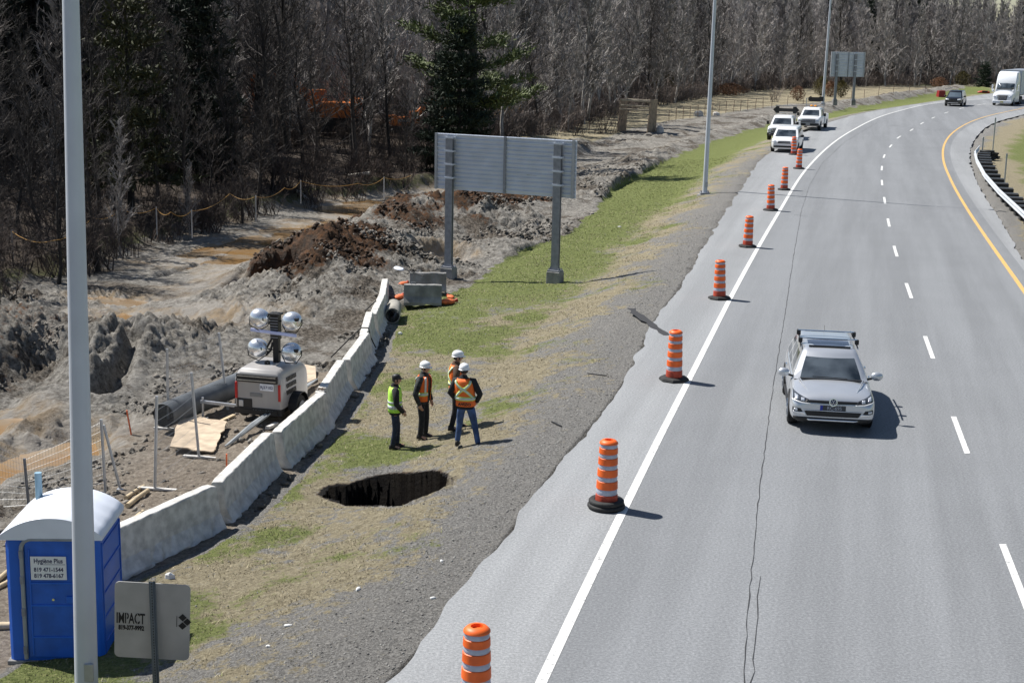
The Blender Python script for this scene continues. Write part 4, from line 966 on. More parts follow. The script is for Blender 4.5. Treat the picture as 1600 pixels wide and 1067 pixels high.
    ink = mat('dark_blue_ink', (.018, .022, .09), .5); F_ = lambda z: frame((-.045, -hy - .0675, z), (1, 0, 0), (0, 0, 1))
    text('lettering', 'Hygiène Plus', .098, ink, sg_, F_(1.655), .001, .0022, sx=.84); b = MB(); b.box((.02, -hy - .067, 1.602), (.36, .002, .006)); b.build('underline', ink, sg_)
    text('lettering', '819 471-1544', .088, ink, sg_, F_(1.52), .001, .0022, sx=.87); text('lettering', '819 478-6167', .088, ink, sg_, F_(1.425), .001, .0022, sx=.87)
    return e
toilet()

# ------------------------------------------------------------------ small sign back with stencilled name
def impact():
    # panel corners in the picture: (177, 909) (293, 921) (298, 1036) (181, 1028); its post foot is below the frame
    foot = ground(243, 1100); zc = 1.05
    k_ = ray(237, 972); kk = foot.y / k_[1]; c = Vector(k_ * kk) + Vector((0, 0, CAMH)); W_ = 1.12; H_ = 1.12
    k1 = Vector(ray(177, 909)) * kk; k2 = Vector(ray(293, 921)) * kk; W_ = (k2 - k1).length
    print('impact foot', foot, 'centre', c, 'w', W_)
    e = empty('sign_board', foot, rad(3), 'grey sign board seen from behind, stencilled with a name, beside the toilet cabin', 'sign')
    rel = c - foot; t = rad(-3.5)
    u = Vector((math.cos(t), 0, math.sin(t))); v = Vector((-math.sin(t), -.10, math.cos(t))).normalized()
    M = frame(rel + Vector((0, .04, 0)), u, v)
    m = MB(); w2, h2, r_ = W_ / 2, H_ / 2, .07; poly = []
    for cx, cy, a0 in ((w2 - r_, -h2 + r_, -90), (w2 - r_, h2 - r_, 0), (-w2 + r_, h2 - r_, 90), (-w2 + r_, -h2 + r_, 180)):
        for k in range(6): a = rad(a0 + 90 * k / 5); poly.append((cx + r_ * math.cos(a), cy + r_ * math.sin(a)))
    m.prism(poly, -.012, M); pn = m.build('panel', mat('dull_aluminium', (.40, .395, .385), .6, .15, var=.10, vsc=2.5), e)
    ink = mat('stencil_black', (.012, .012, .014), .7)
    n = M.to_3x3() @ Vector((0, 0, 1))
    def on_(x, y, dz=.003): return M @ Matrix.Translation((x, y, dz))
    for nm, s_, sz, x, y, sx in (('lettering', 'IMPACT', .215, -.285, .02, .50), ('lettering', '819-377-9992', .090, -.275, -.115, .66)): text(nm, s_, sz, ink, pn, on_(x, y), .0012, .005, sx=sx)
    for (x, y) in ((-.335, .02), (-.195, .02)):
        m = MB(); MM = on_(x, y, .0052); m.prism([(-.004, -.085), (.004, -.085), (.004, .085), (-.004, .085)], .001, MM); m.build('stencil_bridge', MC['dull_aluminium'], pn)
    for dx, dy in ((.0, .062), (.062, .0), (.0, -.062)):
        m = MB(); MM = on_(.40 + dx, .02 + dy) @ Matrix.Rotation(PI / 4, 4, 'Z'); q = .039; m.prism([(-q, -q), (q, -q), (q, q), (-q, q)], .0015, MM); m.build('emblem_tile', ink, pn)
    m = MB(); MM = on_(.345, .02); m.prism([(-.025, -.08), (-.018, -.08), (-.018, .08), (-.025, .08)], .0015, MM); m.build('emblem_bar', ink, pn)
    # perforated U-channel post
    top = rel + v * (H_ / 2 + .05) + Vector((0, -.01, 0)); m = MB(); secs = []
    for q in (Vector((.02, 0, -.3)), top): secs.append([q + Vector((a, b, 0)) for a, b in ((-.045, -.0), (-.022, -.0), (-.018, -.035), (.018, -.035), (.022, 0), (.045, 0), (.045, .006), (.026, .006), (.02, -.028), (-.02, -.028), (-.026, .006), (-.045, .006))])
    m.loft(secs); m.build('channel_post', mat('post_steel', (.13, .16, .19), .5, .5), e)
    m = MB(); a_ = Vector((.02, 0, -.3)); n_ = 52
    for k in range(n_): q = a_.lerp(top, (k + .5) / n_); m.box(q + Vector((0, -.0365, 0)), (.013, .004, .018))
    m.build('post_holes', M_BLK, e)
    return e
impact()

# ------------------------------------------------------------------ people
M_SKIN = mat('skin', (.50, .29, .20), .55, var=.08, vsc=20); M_HAIR = mat('dark_hair', (.035, .028, .022), .8)
M_JKT = mat('black_jacket', (.014, .014, .016), .85, var=.3, vsc=8, bump=.6, bsc=12); M_NAVY = mat('dark_jeans', (.020, .028, .055), .85, var=.35, vsc=7, bump=.6, bsc=12)
M_JEAN = mat('blue_jeans', (.045, .085, .19), .85, var=.4, vsc=7, bump=.6, bsc=12); M_BLKT = mat('black_trousers', (.016, .017, .020), .85, var=.3, vsc=8, bump=.6, bsc=12)
M_VORG = mat('orange_vest', (.95, .17, .02), .7, var=.12, vsc=5, bump=.5, bsc=10); M_VYEL = mat('lime_vest', (.50, .90, .10), .7, var=.1, vsc=5, bump=.5, bsc=10)
M_SILV = mat('silver_tape', (.62, .66, .64), .35, var=.1, vsc=12); M_LIME = mat('lime_tape', (.62, .88, .18), .6); M_HAT = mat('white_helmet', (.82, .83, .84), .28, var=.02, coat=.4)
M_BOOT = mat('dark_boots', (.02, .017, .015), .7); M_BRNJ = mat('brown_jacket', (.10, .055, .03), .85, bump=.5, bsc=12, var=.3); M_PLAID = mat('plaid_jacket', (.03, .033, .032), .85, var=.75, vsc=12, bump=.5, bsc=12)
def skin_mesh(name, V, E_, Rr, root=0, sub=2):
    me = bpy.data.meshes.new(name); me.from_pydata([tuple(v) for v in V], E_, []); o = bpy.data.objects.new(name, me); COL.objects.link(o)
    md = o.modifiers.new('s', 'SKIN'); md.use_smooth_shade = True
    for i, r in enumerate(Rr): me.skin_vertices[0].data[i].radius = (r, r) if not hasattr(r, '__len__') else r
    for i in range(len(V)): me.skin_vertices[0].data[i].use_root = (i == root)
    o.modifiers.new('b', 'SUBSURF').levels = sub; o.modifiers['b'].render_levels = sub
    dg = bpy.context.evaluated_depsgraph_get(); m2 = bpy.data.meshes.new_from_object(o.evaluated_get(dg)); bpy.data.objects.remove(o); return m2
def person(loc, yaw, label, H, feet, hands, vest, jacket, trousers, hat, look=0., lean=(0, 0), elb_out=(.10, .10), stance=0):
    """local frame: the person faces +y, left side is -x; feet/hands given in local metres (for a 1.78 m body)"""
    e = empty('person', loc, yaw, label, 'person', 'four men standing by the sinkhole', sc=H / 1.78)
    hip = Vector((0, 0, .93)); chest = Vector((lean[0] * .7, lean[1] * .7, 1.30)); neck = Vector((lean[0], lean[1], 1.50)); head = neck + Vector((0, .03, .15))
    V = [hip, (hip + chest) / 2, chest, neck, neck + Vector((0, .01, .07))]; R = [(.15, .12), (.14, .11), (.165, .12), .062, .058]; E_ = [(0, 1), (1, 2), (2, 3), (3, 4)]
    J = {}
    for sd, s in (('l', -1), ('r', 1)):
        f = Vector(feet[sd]); hp = hip + Vector((s * .095, 0, -.05)); an = f + Vector((0, 0, .08)); kn = (hp + an) / 2 + Vector((0, .035, .02)); toe = f + Vector((s * .02, .17, .035)).xyz
        sh = chest + Vector((s * .185, 0, .13)); ha = Vector(hands[sd]); mid = (sh + ha) / 2; el = mid + Vector((s * elb_out[0], -.08, -.03))
        wr = el + (ha - el) * .78
        J[sd] = dict(hp=hp, kn=kn, an=an, toe=toe, sh=sh, el=el, wr=wr, ha=ha)
        b = len(V); V += [hp, kn, an, toe]; R += [.088, .058, .043, .035]; E_ += [(0, b), (b, b + 1), (b + 1, b + 2), (b + 2, b + 3)]
        b = len(V); V += [sh, el, wr]; R += [.058, .042, .030]; E_ += [(2, b), (b, b + 1), (b + 1, b + 2)]
    m1 = skin_mesh('body', V, E_, R)
    # head and hands joined into the same body mesh
    hm = MB(); Hm = Matrix.Rotation(look, 3, 'Z'); hc = head
    def hp_(x, y, z): return hc + Hm @ Vector((x, y, z))
    n, m_ = 18, 14; vs = []; fs = []
    for i in range(m_ + 1):
        t = PI * i / m_; z = math.cos(t)
        for k in range(n):
            a = 2 * PI * k / n; cx, cy = math.cos(a), math.sin(a); r_ = math.sin(t)
            x = .076 * r_ * cx; y = .096 * r_ * cy; zz = .118 * z
            if z < 0: x *= 1 - .28 * (-z); y = y * (1 - .15 * (-z)) + .018 * (-z)
            fr = max(0, cy) * r_
            if abs(cx) < .32 and -.35 < z < .12: y += .020 * fr * (1 - abs(cx) / .32) * (1 - abs(z + .15) / .4)
            if .2 < abs(cx) < .6 and 0 < z < .3: y -= .008 * fr
            vs.append(hp_(x, y, zz))
    for i in range(m_):
        for k in range(n): k2 = (k + 1) % n; fs.append((i * n + k, (i + 1) * n + k, (i + 1) * n + k2, i * n + k2))
    hm.add(vs, fs)
    hm.ell(hp_(0, .104, -.022), (.013, .018, .02), 8, 6)
    for s in (-1, 1): hm.ell(hp_(s * .078, -.005, -.01), (.012, .022, .032), 8, 6)
    for sd, s in (('l', -1), ('r', 1)):
        q = J[sd]; d = (q['ha'] - q['el']).normalized(); side = d.cross(Vector((0, 1, 0))).normalized() if abs(d.y) < .9 else Vector((1, 0, 0)); fw = side.cross(d).normalized() * -1
        w0 = q['wr'] + d * .01; hm.tube([w0 - d * .03, w0 + d * .03, w0 + d * .08, w0 + d * .095], [.027, .034, .036, .026], 8)
        for k in range(4):
            o_ = fw * (.027 - .018 * k); a0 = w0 + d * .085 + o_; L = (.070, .080, .075, .058)[k]; cur = side * s * -.012
            hm.tube([a0, a0 + d * L * .45 + cur * .6, a0 + d * L * .8 + cur * 1.6, a0 + d * L + cur * 2.6], [.0095, .009, .008, .006], 6)
        a0 = w0 + d * .03 + fw * .03; hm.tube([a0, a0 + d * .03 + fw * .022, a0 + d * .062 + fw * .026], [.012, .0105, .008], 6)
    tmp = hm.build('tmp', M_SKIN); bm = bmesh.new(); bm.from_mesh(m1); bm.from_mesh(tmp.data); me = bpy.data.meshes.new('body'); bm.to_mesh(me); bm.free(); bpy.data.objects.remove(tmp)
    me.materials.clear(); me.materials.append(M_SKIN)
    for p_ in me.polygons: p_.use_smooth = True; p_.material_index = 0
    o = bpy.data.objects.new('body', me); COL.objects.link(o); o.parent = e
    # eyes
    b = MB()
    for s in (-1, 1): b.ell(hp_(s * .031, .088, .016), (.011, .008, .007), 8, 5)
    (b.build('sunglasses' if hat == 'shades' else 'eyes', M_BLK, o) if hat != 'shades' else None)
    if hat == 'shades':
        b = MB(); b.box(hp_(0, .095, .016), (.13, .02, .035)); b.build('sunglasses', M_BLK, o, bevel=.006)
    # hair
    b = MB(); vs = []; fs = []
    for i in range(8):
        t = PI * .62 * i / 7
        for k in range(18): a = 2 * PI * k / 18; zc = math.cos(t); cut = (max(0, math.sin(a)) > .35 and zc < .45); kx = .9 if cut else 1.07; vs.append(hp_(.076 * math.sin(t) * math.cos(a) * kx, .096 * math.sin(t) * math.sin(a) * kx, .118 * zc * 1.06))
    for i in range(7):
        for k in range(18): k2 = (k + 1) % 18; fs.append((i * 18 + k, (i + 1) * 18 + k, (i + 1) * 18 + k2, i * 18 + k2))
    b.add(vs, fs); b.build('hair', M_HAIR, o, smooth=True)
    # clothes: skinned shells around the same joints
    tv = [hip, (hip + chest) / 2, chest]; Vt = [hip + Vector((0, 0, .04)), hip]; Rt = [(.165, .13), (.16, .13)]; Et = [(0, 1)]
    for sd in 'lr':
        q = J[sd]; b_ = len(Vt); Vt += [q['hp'], q['kn'].lerp(q['hp'], .5), q['kn'], q['kn'].lerp(q['an'], .55), q['an'] + Vector((0, -.005, .0))]; Rt += [.105, .092, .074, .066, .064]
        Et += [(1, b_), (b_, b_ + 1), (b_ + 1, b_ + 2), (b_ + 2, b_ + 3), (b_ + 3, b_ + 4)]
    mt = skin_mesh('trousers', Vt, Et, Rt, 1); mt.materials.clear(); mt.materials.append(trousers); o = bpy.data.objects.new('trousers', mt); COL.objects.link(o); o.parent = e
    def torso_ring(z, kx, ky, n=22):
        t = (z - .93) / (1.50 - .93); c = Vector((lean[0], lean[1], 0)) * max(0, t); out = []
        for k in range(n): a = 2 * PI * k / n; sx = math.copysign(abs(math.cos(a)) ** .8, math.cos(a)); sy = math.copysign(abs(math.sin(a)) ** .9, math.sin(a)); out.append(Vector((kx * sx, ky * sy, z)) + c)
        return out
    b = MB(); b.loft([torso_ring(z, kx, ky) for z, kx, ky in ((.84, .185, .135), (.93, .185, .14), (1.05, .18, .135), (1.22, .195, .14), (1.34, .20, .14), (1.42, .185, .125), (1.475, .12, .095), (1.53, .072, .078), (1.55, .066, .072))])
    for sd, s in (('l', -1), ('r', 1)):
        q = J[sd]; c0 = q['sh'] + Vector((-s * .06, 0, -.01)); b.tube([c0, q['sh'], q['sh'].lerp(q['el'], .5), q['el'], q['el'].lerp(q['wr'], .5), q['wr'] + (q['ha'] - q['wr']).normalized() * .02], [.085, .085, .072, .064, .056, .048], 14)
    b.build('jacket', jacket, e, smooth=True, ang=70)
    b = MB(); b.tube([neck + Vector((0, -.02, -.02)), neck + Vector((0, .0, .05))], [.085, .075], 14); b.build('collar', jacket, e, smooth=True)
    # boots
    for sd, s in (('l', -1), ('r', 1)):
        f = Vector(feet[sd]); a_ = stance * s; Mz = Matrix.Rotation(-a_ * .5, 3, 'Z'); secs = []
        for y_, w_, h_ in ((-.085, .035, .09), (-.07, .045, .14), (0, .05, .15), (.05, .05, .11), (.11, .054, .075), (.165, .048, .06), (.195, .025, .04)):
            secs.append([f + Mz @ Vector((x, y_, z)) for x, z in ((-w_, 0), (w_, 0), (w_, h_ * .55), (w_ * .6, h_), (-w_ * .6, h_), (-w_, h_ * .55))])
        b = MB(); b.loft(secs); b.build('boot', M_BOOT, e, smooth=True, sub=1)
    # vest: two-panel shell with open sides
    if vest:
        vm, kind = vest
        zs = [.90, .98, 1.06, 1.14, 1.22, 1.30, 1.38, 1.44, 1.485]
        def K(z): return np.interp(z, [.84, .93, 1.05, 1.22, 1.34, 1.42, 1.475, 1.53], [.205, .205, .20, .213, .216, .203, .15, .085]), np.interp(z, [.84, .93, 1.05, 1.22, 1.34, 1.42, 1.475, 1.53], [.158, .16, .155, .158, .156, .143, .118, .09])
        def vpatch(nm, a0, a1, zlo, zhi, m, off=0., par=e, zf=None, na=12, nz=9):
            secs = []
            for i in range(nz + 1):
                z = zlo + (zhi - zlo) * i / nz; kx, ky = K(z); t = (z - .93) / .57; c = Vector((lean[0], lean[1], 0)) * max(0, t); row = []
                for k in range(na + 1):
                    a = a0 + (a1 - a0) * k / na; sx = math.copysign(abs(math.cos(a)) ** .8, math.cos(a)); sy = math.copysign(abs(math.sin(a)) ** .9, math.sin(a)); row.append(Vector(((kx + off) * sx, (ky + off) * sy, z)) + c)
                secs.append(row)
            b = MB(); b.loft(secs, closed=False, caps=False); o = b.build(nm, m, par, smooth=True, ang=80); md = o.modifiers.new('t', 'SOLIDIFY'); md.thickness = .006; md.offset = 1; return o
        back = vpatch('vest_back', PI * .97, PI * 2.03, .90, 1.49, vm)
        fr = []
        for a0, a1 in ((.0, PI * .40), (PI * .60, PI)): fr.append(vpatch('vest_front', a0, a1, .90, 1.47, vm))
        for par, a0, a1 in ((back, PI * .98, PI * 2.02), (fr[0], .02, PI * .40), (fr[1], PI * .60, PI * .98)):
            hb = .985 if kind == 'lime' else 1.03
            vpatch('lime_stripe' if kind != 'lime' else 'waist_stripe', a0, a1, hb, hb + .085, M_LIME if kind != 'lime' else M_SILV, .010, par, nz=2)
            if kind != 'lime': vpatch('silver_stripe', a0, a1, hb + .02, hb + .062, M_SILV, .019, par, nz=2)
            else: vpatch('chest_stripe', a0, a1, 1.115, 1.165, M_SILV, .010, par, nz=2)
        def strap(nm, m, w, off, angs, z0, z1, par):
            secs = []
            for i in range(13):
                g = i / 12; z = z0 + (z1 - z0) * g; kx, ky = K(z); a = angs[0] + (angs[1] - angs[0]) * g; t = (z - .93) / .57; c = Vector((lean[0], lean[1], 0)) * max(0, t); row = []
                for k in (-1, 0, 1):
                    aa = a + k * w / kx; row.append(Vector(((kx + off) * math.copysign(abs(math.cos(aa)) ** .8, math.cos(aa)), (ky + off) * math.copysign(abs(math.sin(aa)) ** .9, math.sin(aa)), z)) + c)
                secs.append(row)
            b = MB(); b.loft(secs, closed=False, caps=False); o = b.build(nm, m, par, smooth=True, ang=80); md = o.modifiers.new('t', 'SOLIDIFY'); md.thickness = .004; md.offset = 1
        if kind != 'lime':
            for (a0, a1, of) in ((PI * 1.22, PI * 1.80, 0), (PI * 1.78, PI * 1.20, .006)):
                strap('cross_strap', M_LIME, .042, .012 + of, (a0, a1), 1.10, 1.46, back); strap('cross_tape', M_SILV, .022, .018 + of, (a0, a1), 1.10, 1.46, back)
            for f_, aa in ((fr[0], PI * .27), (fr[1], PI * .73)): strap('chest_tape', M_SILV, .03, .012, (aa, aa), 1.11, 1.46, f_)
        if kind == 'word':
            text('lettering', 'AVIZO', .085, mat('vest_print', (.05, .03, .03), .8), back, frame((0, -.178, .955), (1, 0, 0), (0, 0, 1)), .002, .003, sx=1.1)
    # headgear
    if hat in ('helmet', 'shades'):
        b = MB(); prof = [(.112, .035), (.114, .06), (.108, .10), (.088, .135), (.05, .157), (0, .163)]
        vs = []
        b.lathe([(r_, z) for r_, z in prof], 24); b.v = [tuple(hp_(x * .96, y * 1.18, z - .005)) for x, y, z in b.v]; c_ = b.build('helmet', M_HAT, e, smooth=True, ang=70)
        b = MB(); secs = []
        for k in range(25): a = 2 * PI * k / 24; fr_ = max(0, math.sin(a)) ** 2; secs.append([hp_(.108 * math.cos(a), .128 * math.sin(a), .036), hp_((.122 + 0 * fr_) * math.cos(a), (.142 + .035 * fr_) * math.sin(a), .026 - .01 * fr_), hp_(.106 * math.cos(a), .126 * math.sin(a), .028)])
        b.loft(secs, closed=True, caps=False); b.build('brim', M_HAT, c_, smooth=True)
        b = MB(); b.tube([hp_(0, .10, .105), hp_(0, .05, .148), hp_(0, 0, .162), hp_(0, -.06, .145), hp_(0, -.11, .09)], [.008, .012, .013, .012, .008], 8); b.build('ridge', M_HAT, c_, smooth=True)
    else:
        b = MB(); b.lathe([(.088, .02), (.090, .06), (.080, .10), (.05, .128), (0, .135)], 20); b.v = [tuple(hp_(x * .95, y * 1.17, z)) for x, y, z in b.v]; c_ = b.build('cap', M_BLK, e, smooth=True, ang=70)
        b = MB(); secs = []
        for k in range(9): x = -.07 + .14 * k / 8; yy = .095 + .08 * (1 - (x / .075) ** 2); secs.append([hp_(x, .08, .045), hp_(x, yy, .028), hp_(x, yy, .022), hp_(x, .08, .038)])
        b.loft(secs); b.build('peak', M_BLK, c_)
    return e
def gp(a, b): q = ground(a, b); return q
person(gp(617, 699), rad(-82), 'man in a black cap and lime vest, leftmost of the four men', 1.72, {'l': (-.09, .06, 0), 'r': (.09, -.06, 0)}, {'l': (-.17, .20, .88), 'r': (.17, .20, .88)}, (M_VYEL, 'lime'), M_JKT, M_NAVY, 'cap', look=-.15)
person(gp(660, 684), rad(-112), 'man in a white helmet and open orange vest over plaid, looking down', 1.80, {'l': (-.12, .02, 0), 'r': (.12, .0, 0)}, {'l': (-.27, .10, .80), 'r': (.27, .08, .80)}, (M_VORG, 'orange'), M_PLAID, M_BLKT, 'helmet', look=-.1, lean=(0, .03))
person(gp(712, 671), rad(-85), 'man in a white helmet and sunglasses, standing behind the man in jeans', 1.84, {'l': (-.10, .12, 0), 'r': (.12, -.10, 0)}, {'l': (-.20, .15, .95), 'r': (.20, .12, .95)}, (M_VORG, 'orange'), M_BRNJ, M_BLKT, 'shades', look=0)
person(gp(727, 696), rad(-8), 'man in blue jeans seen from behind, yellow cross on his orange vest', 1.80, {'l': (-.17, -.02, 0), 'r': (.30, -.12, 0)}, {'l': (-.19, .10, .95), 'r': (.21, .08, .95)}, (M_VORG, 'word'), M_JKT, M_JEAN, 'helmet', look=.1, elb_out=(.13, .13), lean=(-.05, 0))

# ------------------------------------------------------------------ light tower trailer
def tower():
    L0 = ground(372, 660); R0 = ground(437, 668)
    ax = R0 - L0; ax.z = 0; W_ = 1.12; yaw = rad(-15)
    c = ground(404, 664); e = empty('light_tower', c, yaw, 'grey mobile light tower with four round silver lamps on a black mast', 'light tower')
    mg = mat('tower_grey', (.36, .345, .335), .45, var=.06, vsc=3, coat=.3); W_ = 1.22; D_ = 1.75; z0 = .42; z1 = 1.42
    b = MB(); secs = []
    for y, zt, wk in ((0, z1 - .12, 1), (.10, z1 - .02, 1), (.22, z1, .98), (D_ * .55, z1 + .02, .98), (D_ * .8, z1 - .02, .97), (D_ * .95, z1 - .15, .95), (D_, z1 - .35, .92)):
        w = W_ / 2 * wk; secs.append([(-w, y, z0), (w, y, z0), (w, y, zt - .18), (w - .05, y, zt - .06), (w - .14, y, zt), (-w + .14, y, zt), (-w + .05, y, zt - .06), (-w, y, zt - .18)])
    b.loft(secs); b.build('body', mg, e, smooth=True, bevel=.02, ang=35)
    b = MB(); b.box((-.02, -.012, z1 - .24), (W_ * .90, .05, .20)); v = b.build('vent_recess', M_BLK, e, bevel=.02)
    for zz in (z1 - .185, z1 - .285): b = MB(); b.box((-.02, -.042, zz), (W_ * .84, .02, .02)); b.build('vent_bar', M_CHROME, v)
    for sx in (-1, 1): b = MB(); b.box((sx * W_ * .47, -.012, .86), (.06, .05, .42)); b.build('tail_light', M_RED, e, bevel=.01)
    b = MB(); b.box((.24, -.012, .98), (.36, .02, .17)); p_ = b.build('licence_plate', mat('plate_white', (.75, .76, .8), .5), e)
    ink = mat('plate_ink', (.03, .04, .12), .6); text('lettering', 'RJ37102', .10, ink, p_, frame((.24, -.0235, .975), (1, 0, 0), (0, 0, 1)), .001, .002)
    b = MB(); b.box((-.05, -.006, .77), (.32, .02, .09)); b.build('dark_label', mat('dull_label', (.20, .20, .20), .6), e)
    b = MB(); b.box((-.36, -.008, .53), (.40, .03, .26)); b.build('hatch', M_BLK, e, bevel=.01); b = MB(); b.box((-.44, -.03, .54), (.12, .03, .16)); b.build('socket_box', M_GALV, e, bevel=.01)
    b = MB(); b.box((0, .05, .36), (W_ + .04, .16, .17)); bm_ = b.build('bumper', M_BLK, e, bevel=.01); text('lettering', 'GS454-58M', .12, M_SILV, bm_, frame((.12, -.032, .355), (1, 0, 0), (0, 0, 1)), .001, .002, sx=1.0)
    for j in range(3):                         # louvres on the right side
        m = MB()
        for k in range(7): m.box((W_ / 2 + .002, .38 + k * .085, 1.13 - j * .17), (.012, .045, .11), M=Matrix.Rotation(.25, 3, 'X'))
        m.build('louvre_row', M_BLK, e)
    b = MB(); b.box((0, .9, .34), (W_ * .86, 1.9, .12)); b.build('chassis', M_BLK, e)
    for sx in (-1, 1):
        w = MB(); prof = [(.0, -.08), (.30, -.08), (.325, -.05), (.325, .05), (.30, .08), (0, .08)]; w.lathe(prof, 24, c=(sx * (W_ / 2 + .10), .80, .325), M=Matrix.Rotation(PI / 2, 3, 'Y')); ty = w.build('wheel', M_TYRE, e, smooth=True)
        w = MB(); w.lathe([(0, .0), (.17, .0), (.19, .02), (.17, .015), (0, .015)], 18, c=(sx * (W_ / 2 + .185) if sx > 0 else sx * (W_ / 2 + .20), .80, .325), M=Matrix.Rotation(PI / 2, 3, 'Y')); w.build('rim', M_GALV, ty)
        sec = []
        for k in range(9): t = PI * k / 8; sec.append([(sx * (W_ / 2 + .0), .80 + .40 * math.cos(t), .36 + .38 * math.sin(t)), (sx * (W_ / 2 + .22), .80 + .40 * math.cos(t), .36 + .38 * math.sin(t)), (sx * (W_ / 2 + .22), .80 + .38 * math.cos(t), .36 + .36 * math.sin(t)), (sx * (W_ / 2), .80 + .38 * math.cos(t), .36 + .36 * math.sin(t))])
        w = MB(); w.loft(sec); w.build('mudguard', M_BLK, e)
    b = MB(); b.beam((-W_ / 2 - .02, .1, .42), (-W_ / 2 - 1.0, .12, .44), .07, .07); b.build('outrigger', M_GALV, e)
    b = MB(); b.tube([(-W_ / 2 - .95, .12, .55), (-W_ / 2 - .95, .12, .02)], .03, 8); b.box((-W_ / 2 - .95, .12, .012), (.2, .2, .02)); b.build('jack', M_GALV, e)
    b = MB(); b.lathe([(.02, 0), (.07, 0), (.07, .05), (.02, .05)], 14, c=(.02, .55, z1 + .045), M=Matrix.Rotation(PI / 2, 3, 'X')); b.build('lifting_eye', M_BLK, e)
    b = MB(); b.lathe([(0, .0), (.08, 0), (.08, .06), (0, .07)], 14, c=(.42, 1.15, z1)); b.build('filler_cap', M_BLK, e)
    mx, my = .13, .85; mt = z1 + 1.22
    b = MB(); b.box((mx, my, (z1 + mt) / 2), (.15, .15, mt - z1 + .1)); b.box((mx - .02, my, mt - .32), (.22, .2, .62)); b.build('mast', M_BLK, e, bevel=.01)
    b = MB(); b.box((mx - .02, my, mt + .01), (.30, .28, .05)); b.build('mast_cap', M_BLK, e, bevel=.01)
    b = MB()
    for k in range(8): b.box((mx - .02, my - .105, mt - .08 - k * .07), (.2, .01, .02))
    b.build('mast_ribs', M_STEELD, e)
    b = MB(); b.beam((mx - .62, my - .16, mt - .40), (mx + .60, my - .16, mt - .47), .05, .07); b.build('lamp_bar', mat('pale_blue_bar', (.55, .6, .9), .5), e)
    b = MB(); b.tube([(mx - .1, my - .05, mt - .6), (mx - .2, my - .1, mt - .8), (mx - .28, my - .12, mt - .95), (mx - .22, my - .12, mt - 1.02), (mx - .12, my - .1, mt - .9), (mx - .08, my - .06, mt - .7)], .028, 8); b.build('coiled_cable', M_RUB, e, smooth=True)
    M_REF_ = mat('polished_reflector', (.82, .84, .87), .26, .75, var=.05)
    for dx, dz, tl in ((-.40, -.10, .25), (.46, -.12, -.2), (-.46, -.86, .2), (.44, -.90, -.2)):
        c_ = Vector((mx + dx, my - .10, mt + dz)); Mx = Matrix.Rotation(tl, 3, 'Y') @ Matrix.Rotation(-.25, 3, 'X')
        l_ = MB(); l_.ell(c_, (.265, .22, .235), 22, 14, Mx); h_ = l_.build('lamp', M_REF_, e, smooth=True)
        l_ = MB(); l_.tube([c_ + Mx @ Vector((-.27, 0, -.05)), c_ + Mx @ Vector((-.18, -.02, -.25)), c_ + Mx @ Vector((.1, 0, -.30)), c_ + Mx @ Vector((.26, 0, -.12)), c_ + Mx @ Vector((.28, 0, 0))], .014, 6); l_.build('yoke', M_BLK, h_)
        l_ = MB(); l_.box(c_ + Mx @ Vector((.19 if dx > 0 else .12, -.13, 0)), (.10, .10, .08)); l_.build('ballast_clip', M_BLK, h_, bevel=.01)
        l_ = MB(); l_.tube([Vector((mx, my, mt + dz - .05)), c_ + Vector((0, .1, -.02))], .022, 6); l_.build('lamp_arm', M_BLK, e)
    return e
tower()

# ------------------------------------------------------------------ site clutter behind the barriers
def big_pipe():
    a = flat(256, 668, -1.35); b_ = flat(385, 612, -1.3); e = empty('plastic_pipe', a, 0, 'long dark grey corrugated pipe lying behind the light tower', 'pipe')
    d = b_ - a; d.z = .05; L = d.length; d.normalize(); n = 90; r_ = .30; up = Vector((0, 0, r_))
    m = MB(); m.tube([up + d * (L * k / n) for k in range(n + 1)], [r_ + (.012 if k % 2 else 0) for k in range(n + 1)], 20, cap=False); m.build('corrugated_wall', mat('grey_pipe', (.085, .095, .105), .55, var=.3, vsc=2), e, smooth=True, ang=80)
    m = MB(); m.tube([up + d * .02, up + d * L], r_ - .03, 20, cap=False); m.build('bore', M_BLK, e)
    return e
big_pipe()
M_MESH = mat('fence_wire', (.34, .35, .36), .5, .4)
def fence(a, b, ha, hb, label, feet=(True, True), topbar=False, spacing=.06):
    """a, b ground points; ha, hb top points (world)"""
    e = empty('mesh_fence', a, 0, label, 'fence', 'temporary wire mesh fence'); A = Vector((0, 0, 0)); B = b - a; HA = ha - a; HB = hb - a
    for q, h, ft in ((A, HA, feet[0]), (B, HB, feet[1])):
        m = MB(); m.tube([q, h], .032, 8); m.build('post', M_GALV, e, smooth=True)
        if ft:
            m = MB(); m.box(q + Vector((.05, 0, .03)), (.85, .10, .035), rz=-.15); m.build('foot', mat('pale_foot', (.55, .53, .50), .8), e)
    n = max(4, int(B.length / spacing)); m = MB()
    for k in range(1, n): t = k / n; p_ = A.lerp(B, t) + Vector((0, 0, .08)); q = HA.lerp(HB, t); sag = -.05 * math.sin(PI * t); q = q + Vector((0, 0, sag)); m.spike(p_, q, .0035) if False else m.tube([p_, q], .0022, 3, cap=False)
    for k in range(9): t = (k + .3) / 8.6; m.tube([A.lerp(HA, t), (A.lerp(HA, t) + B.lerp(HB, t)) / 2 - Vector((0, 0, .04)), B.lerp(HB, t)], .0032, 3, cap=False)
    m.build('wire_mesh', M_MESH, e)
    return e
def up_to(g, px, py):
    """top of a post standing at g whose upper end is seen at (px, py)"""
    d = ray(px, py); k = g.y / d[1]; return Vector(d * k) + Vector((0, 0, CAMH))
g1 = ground(45, 792); g2 = ground(165, 770); g0 = ground(-70, 800)
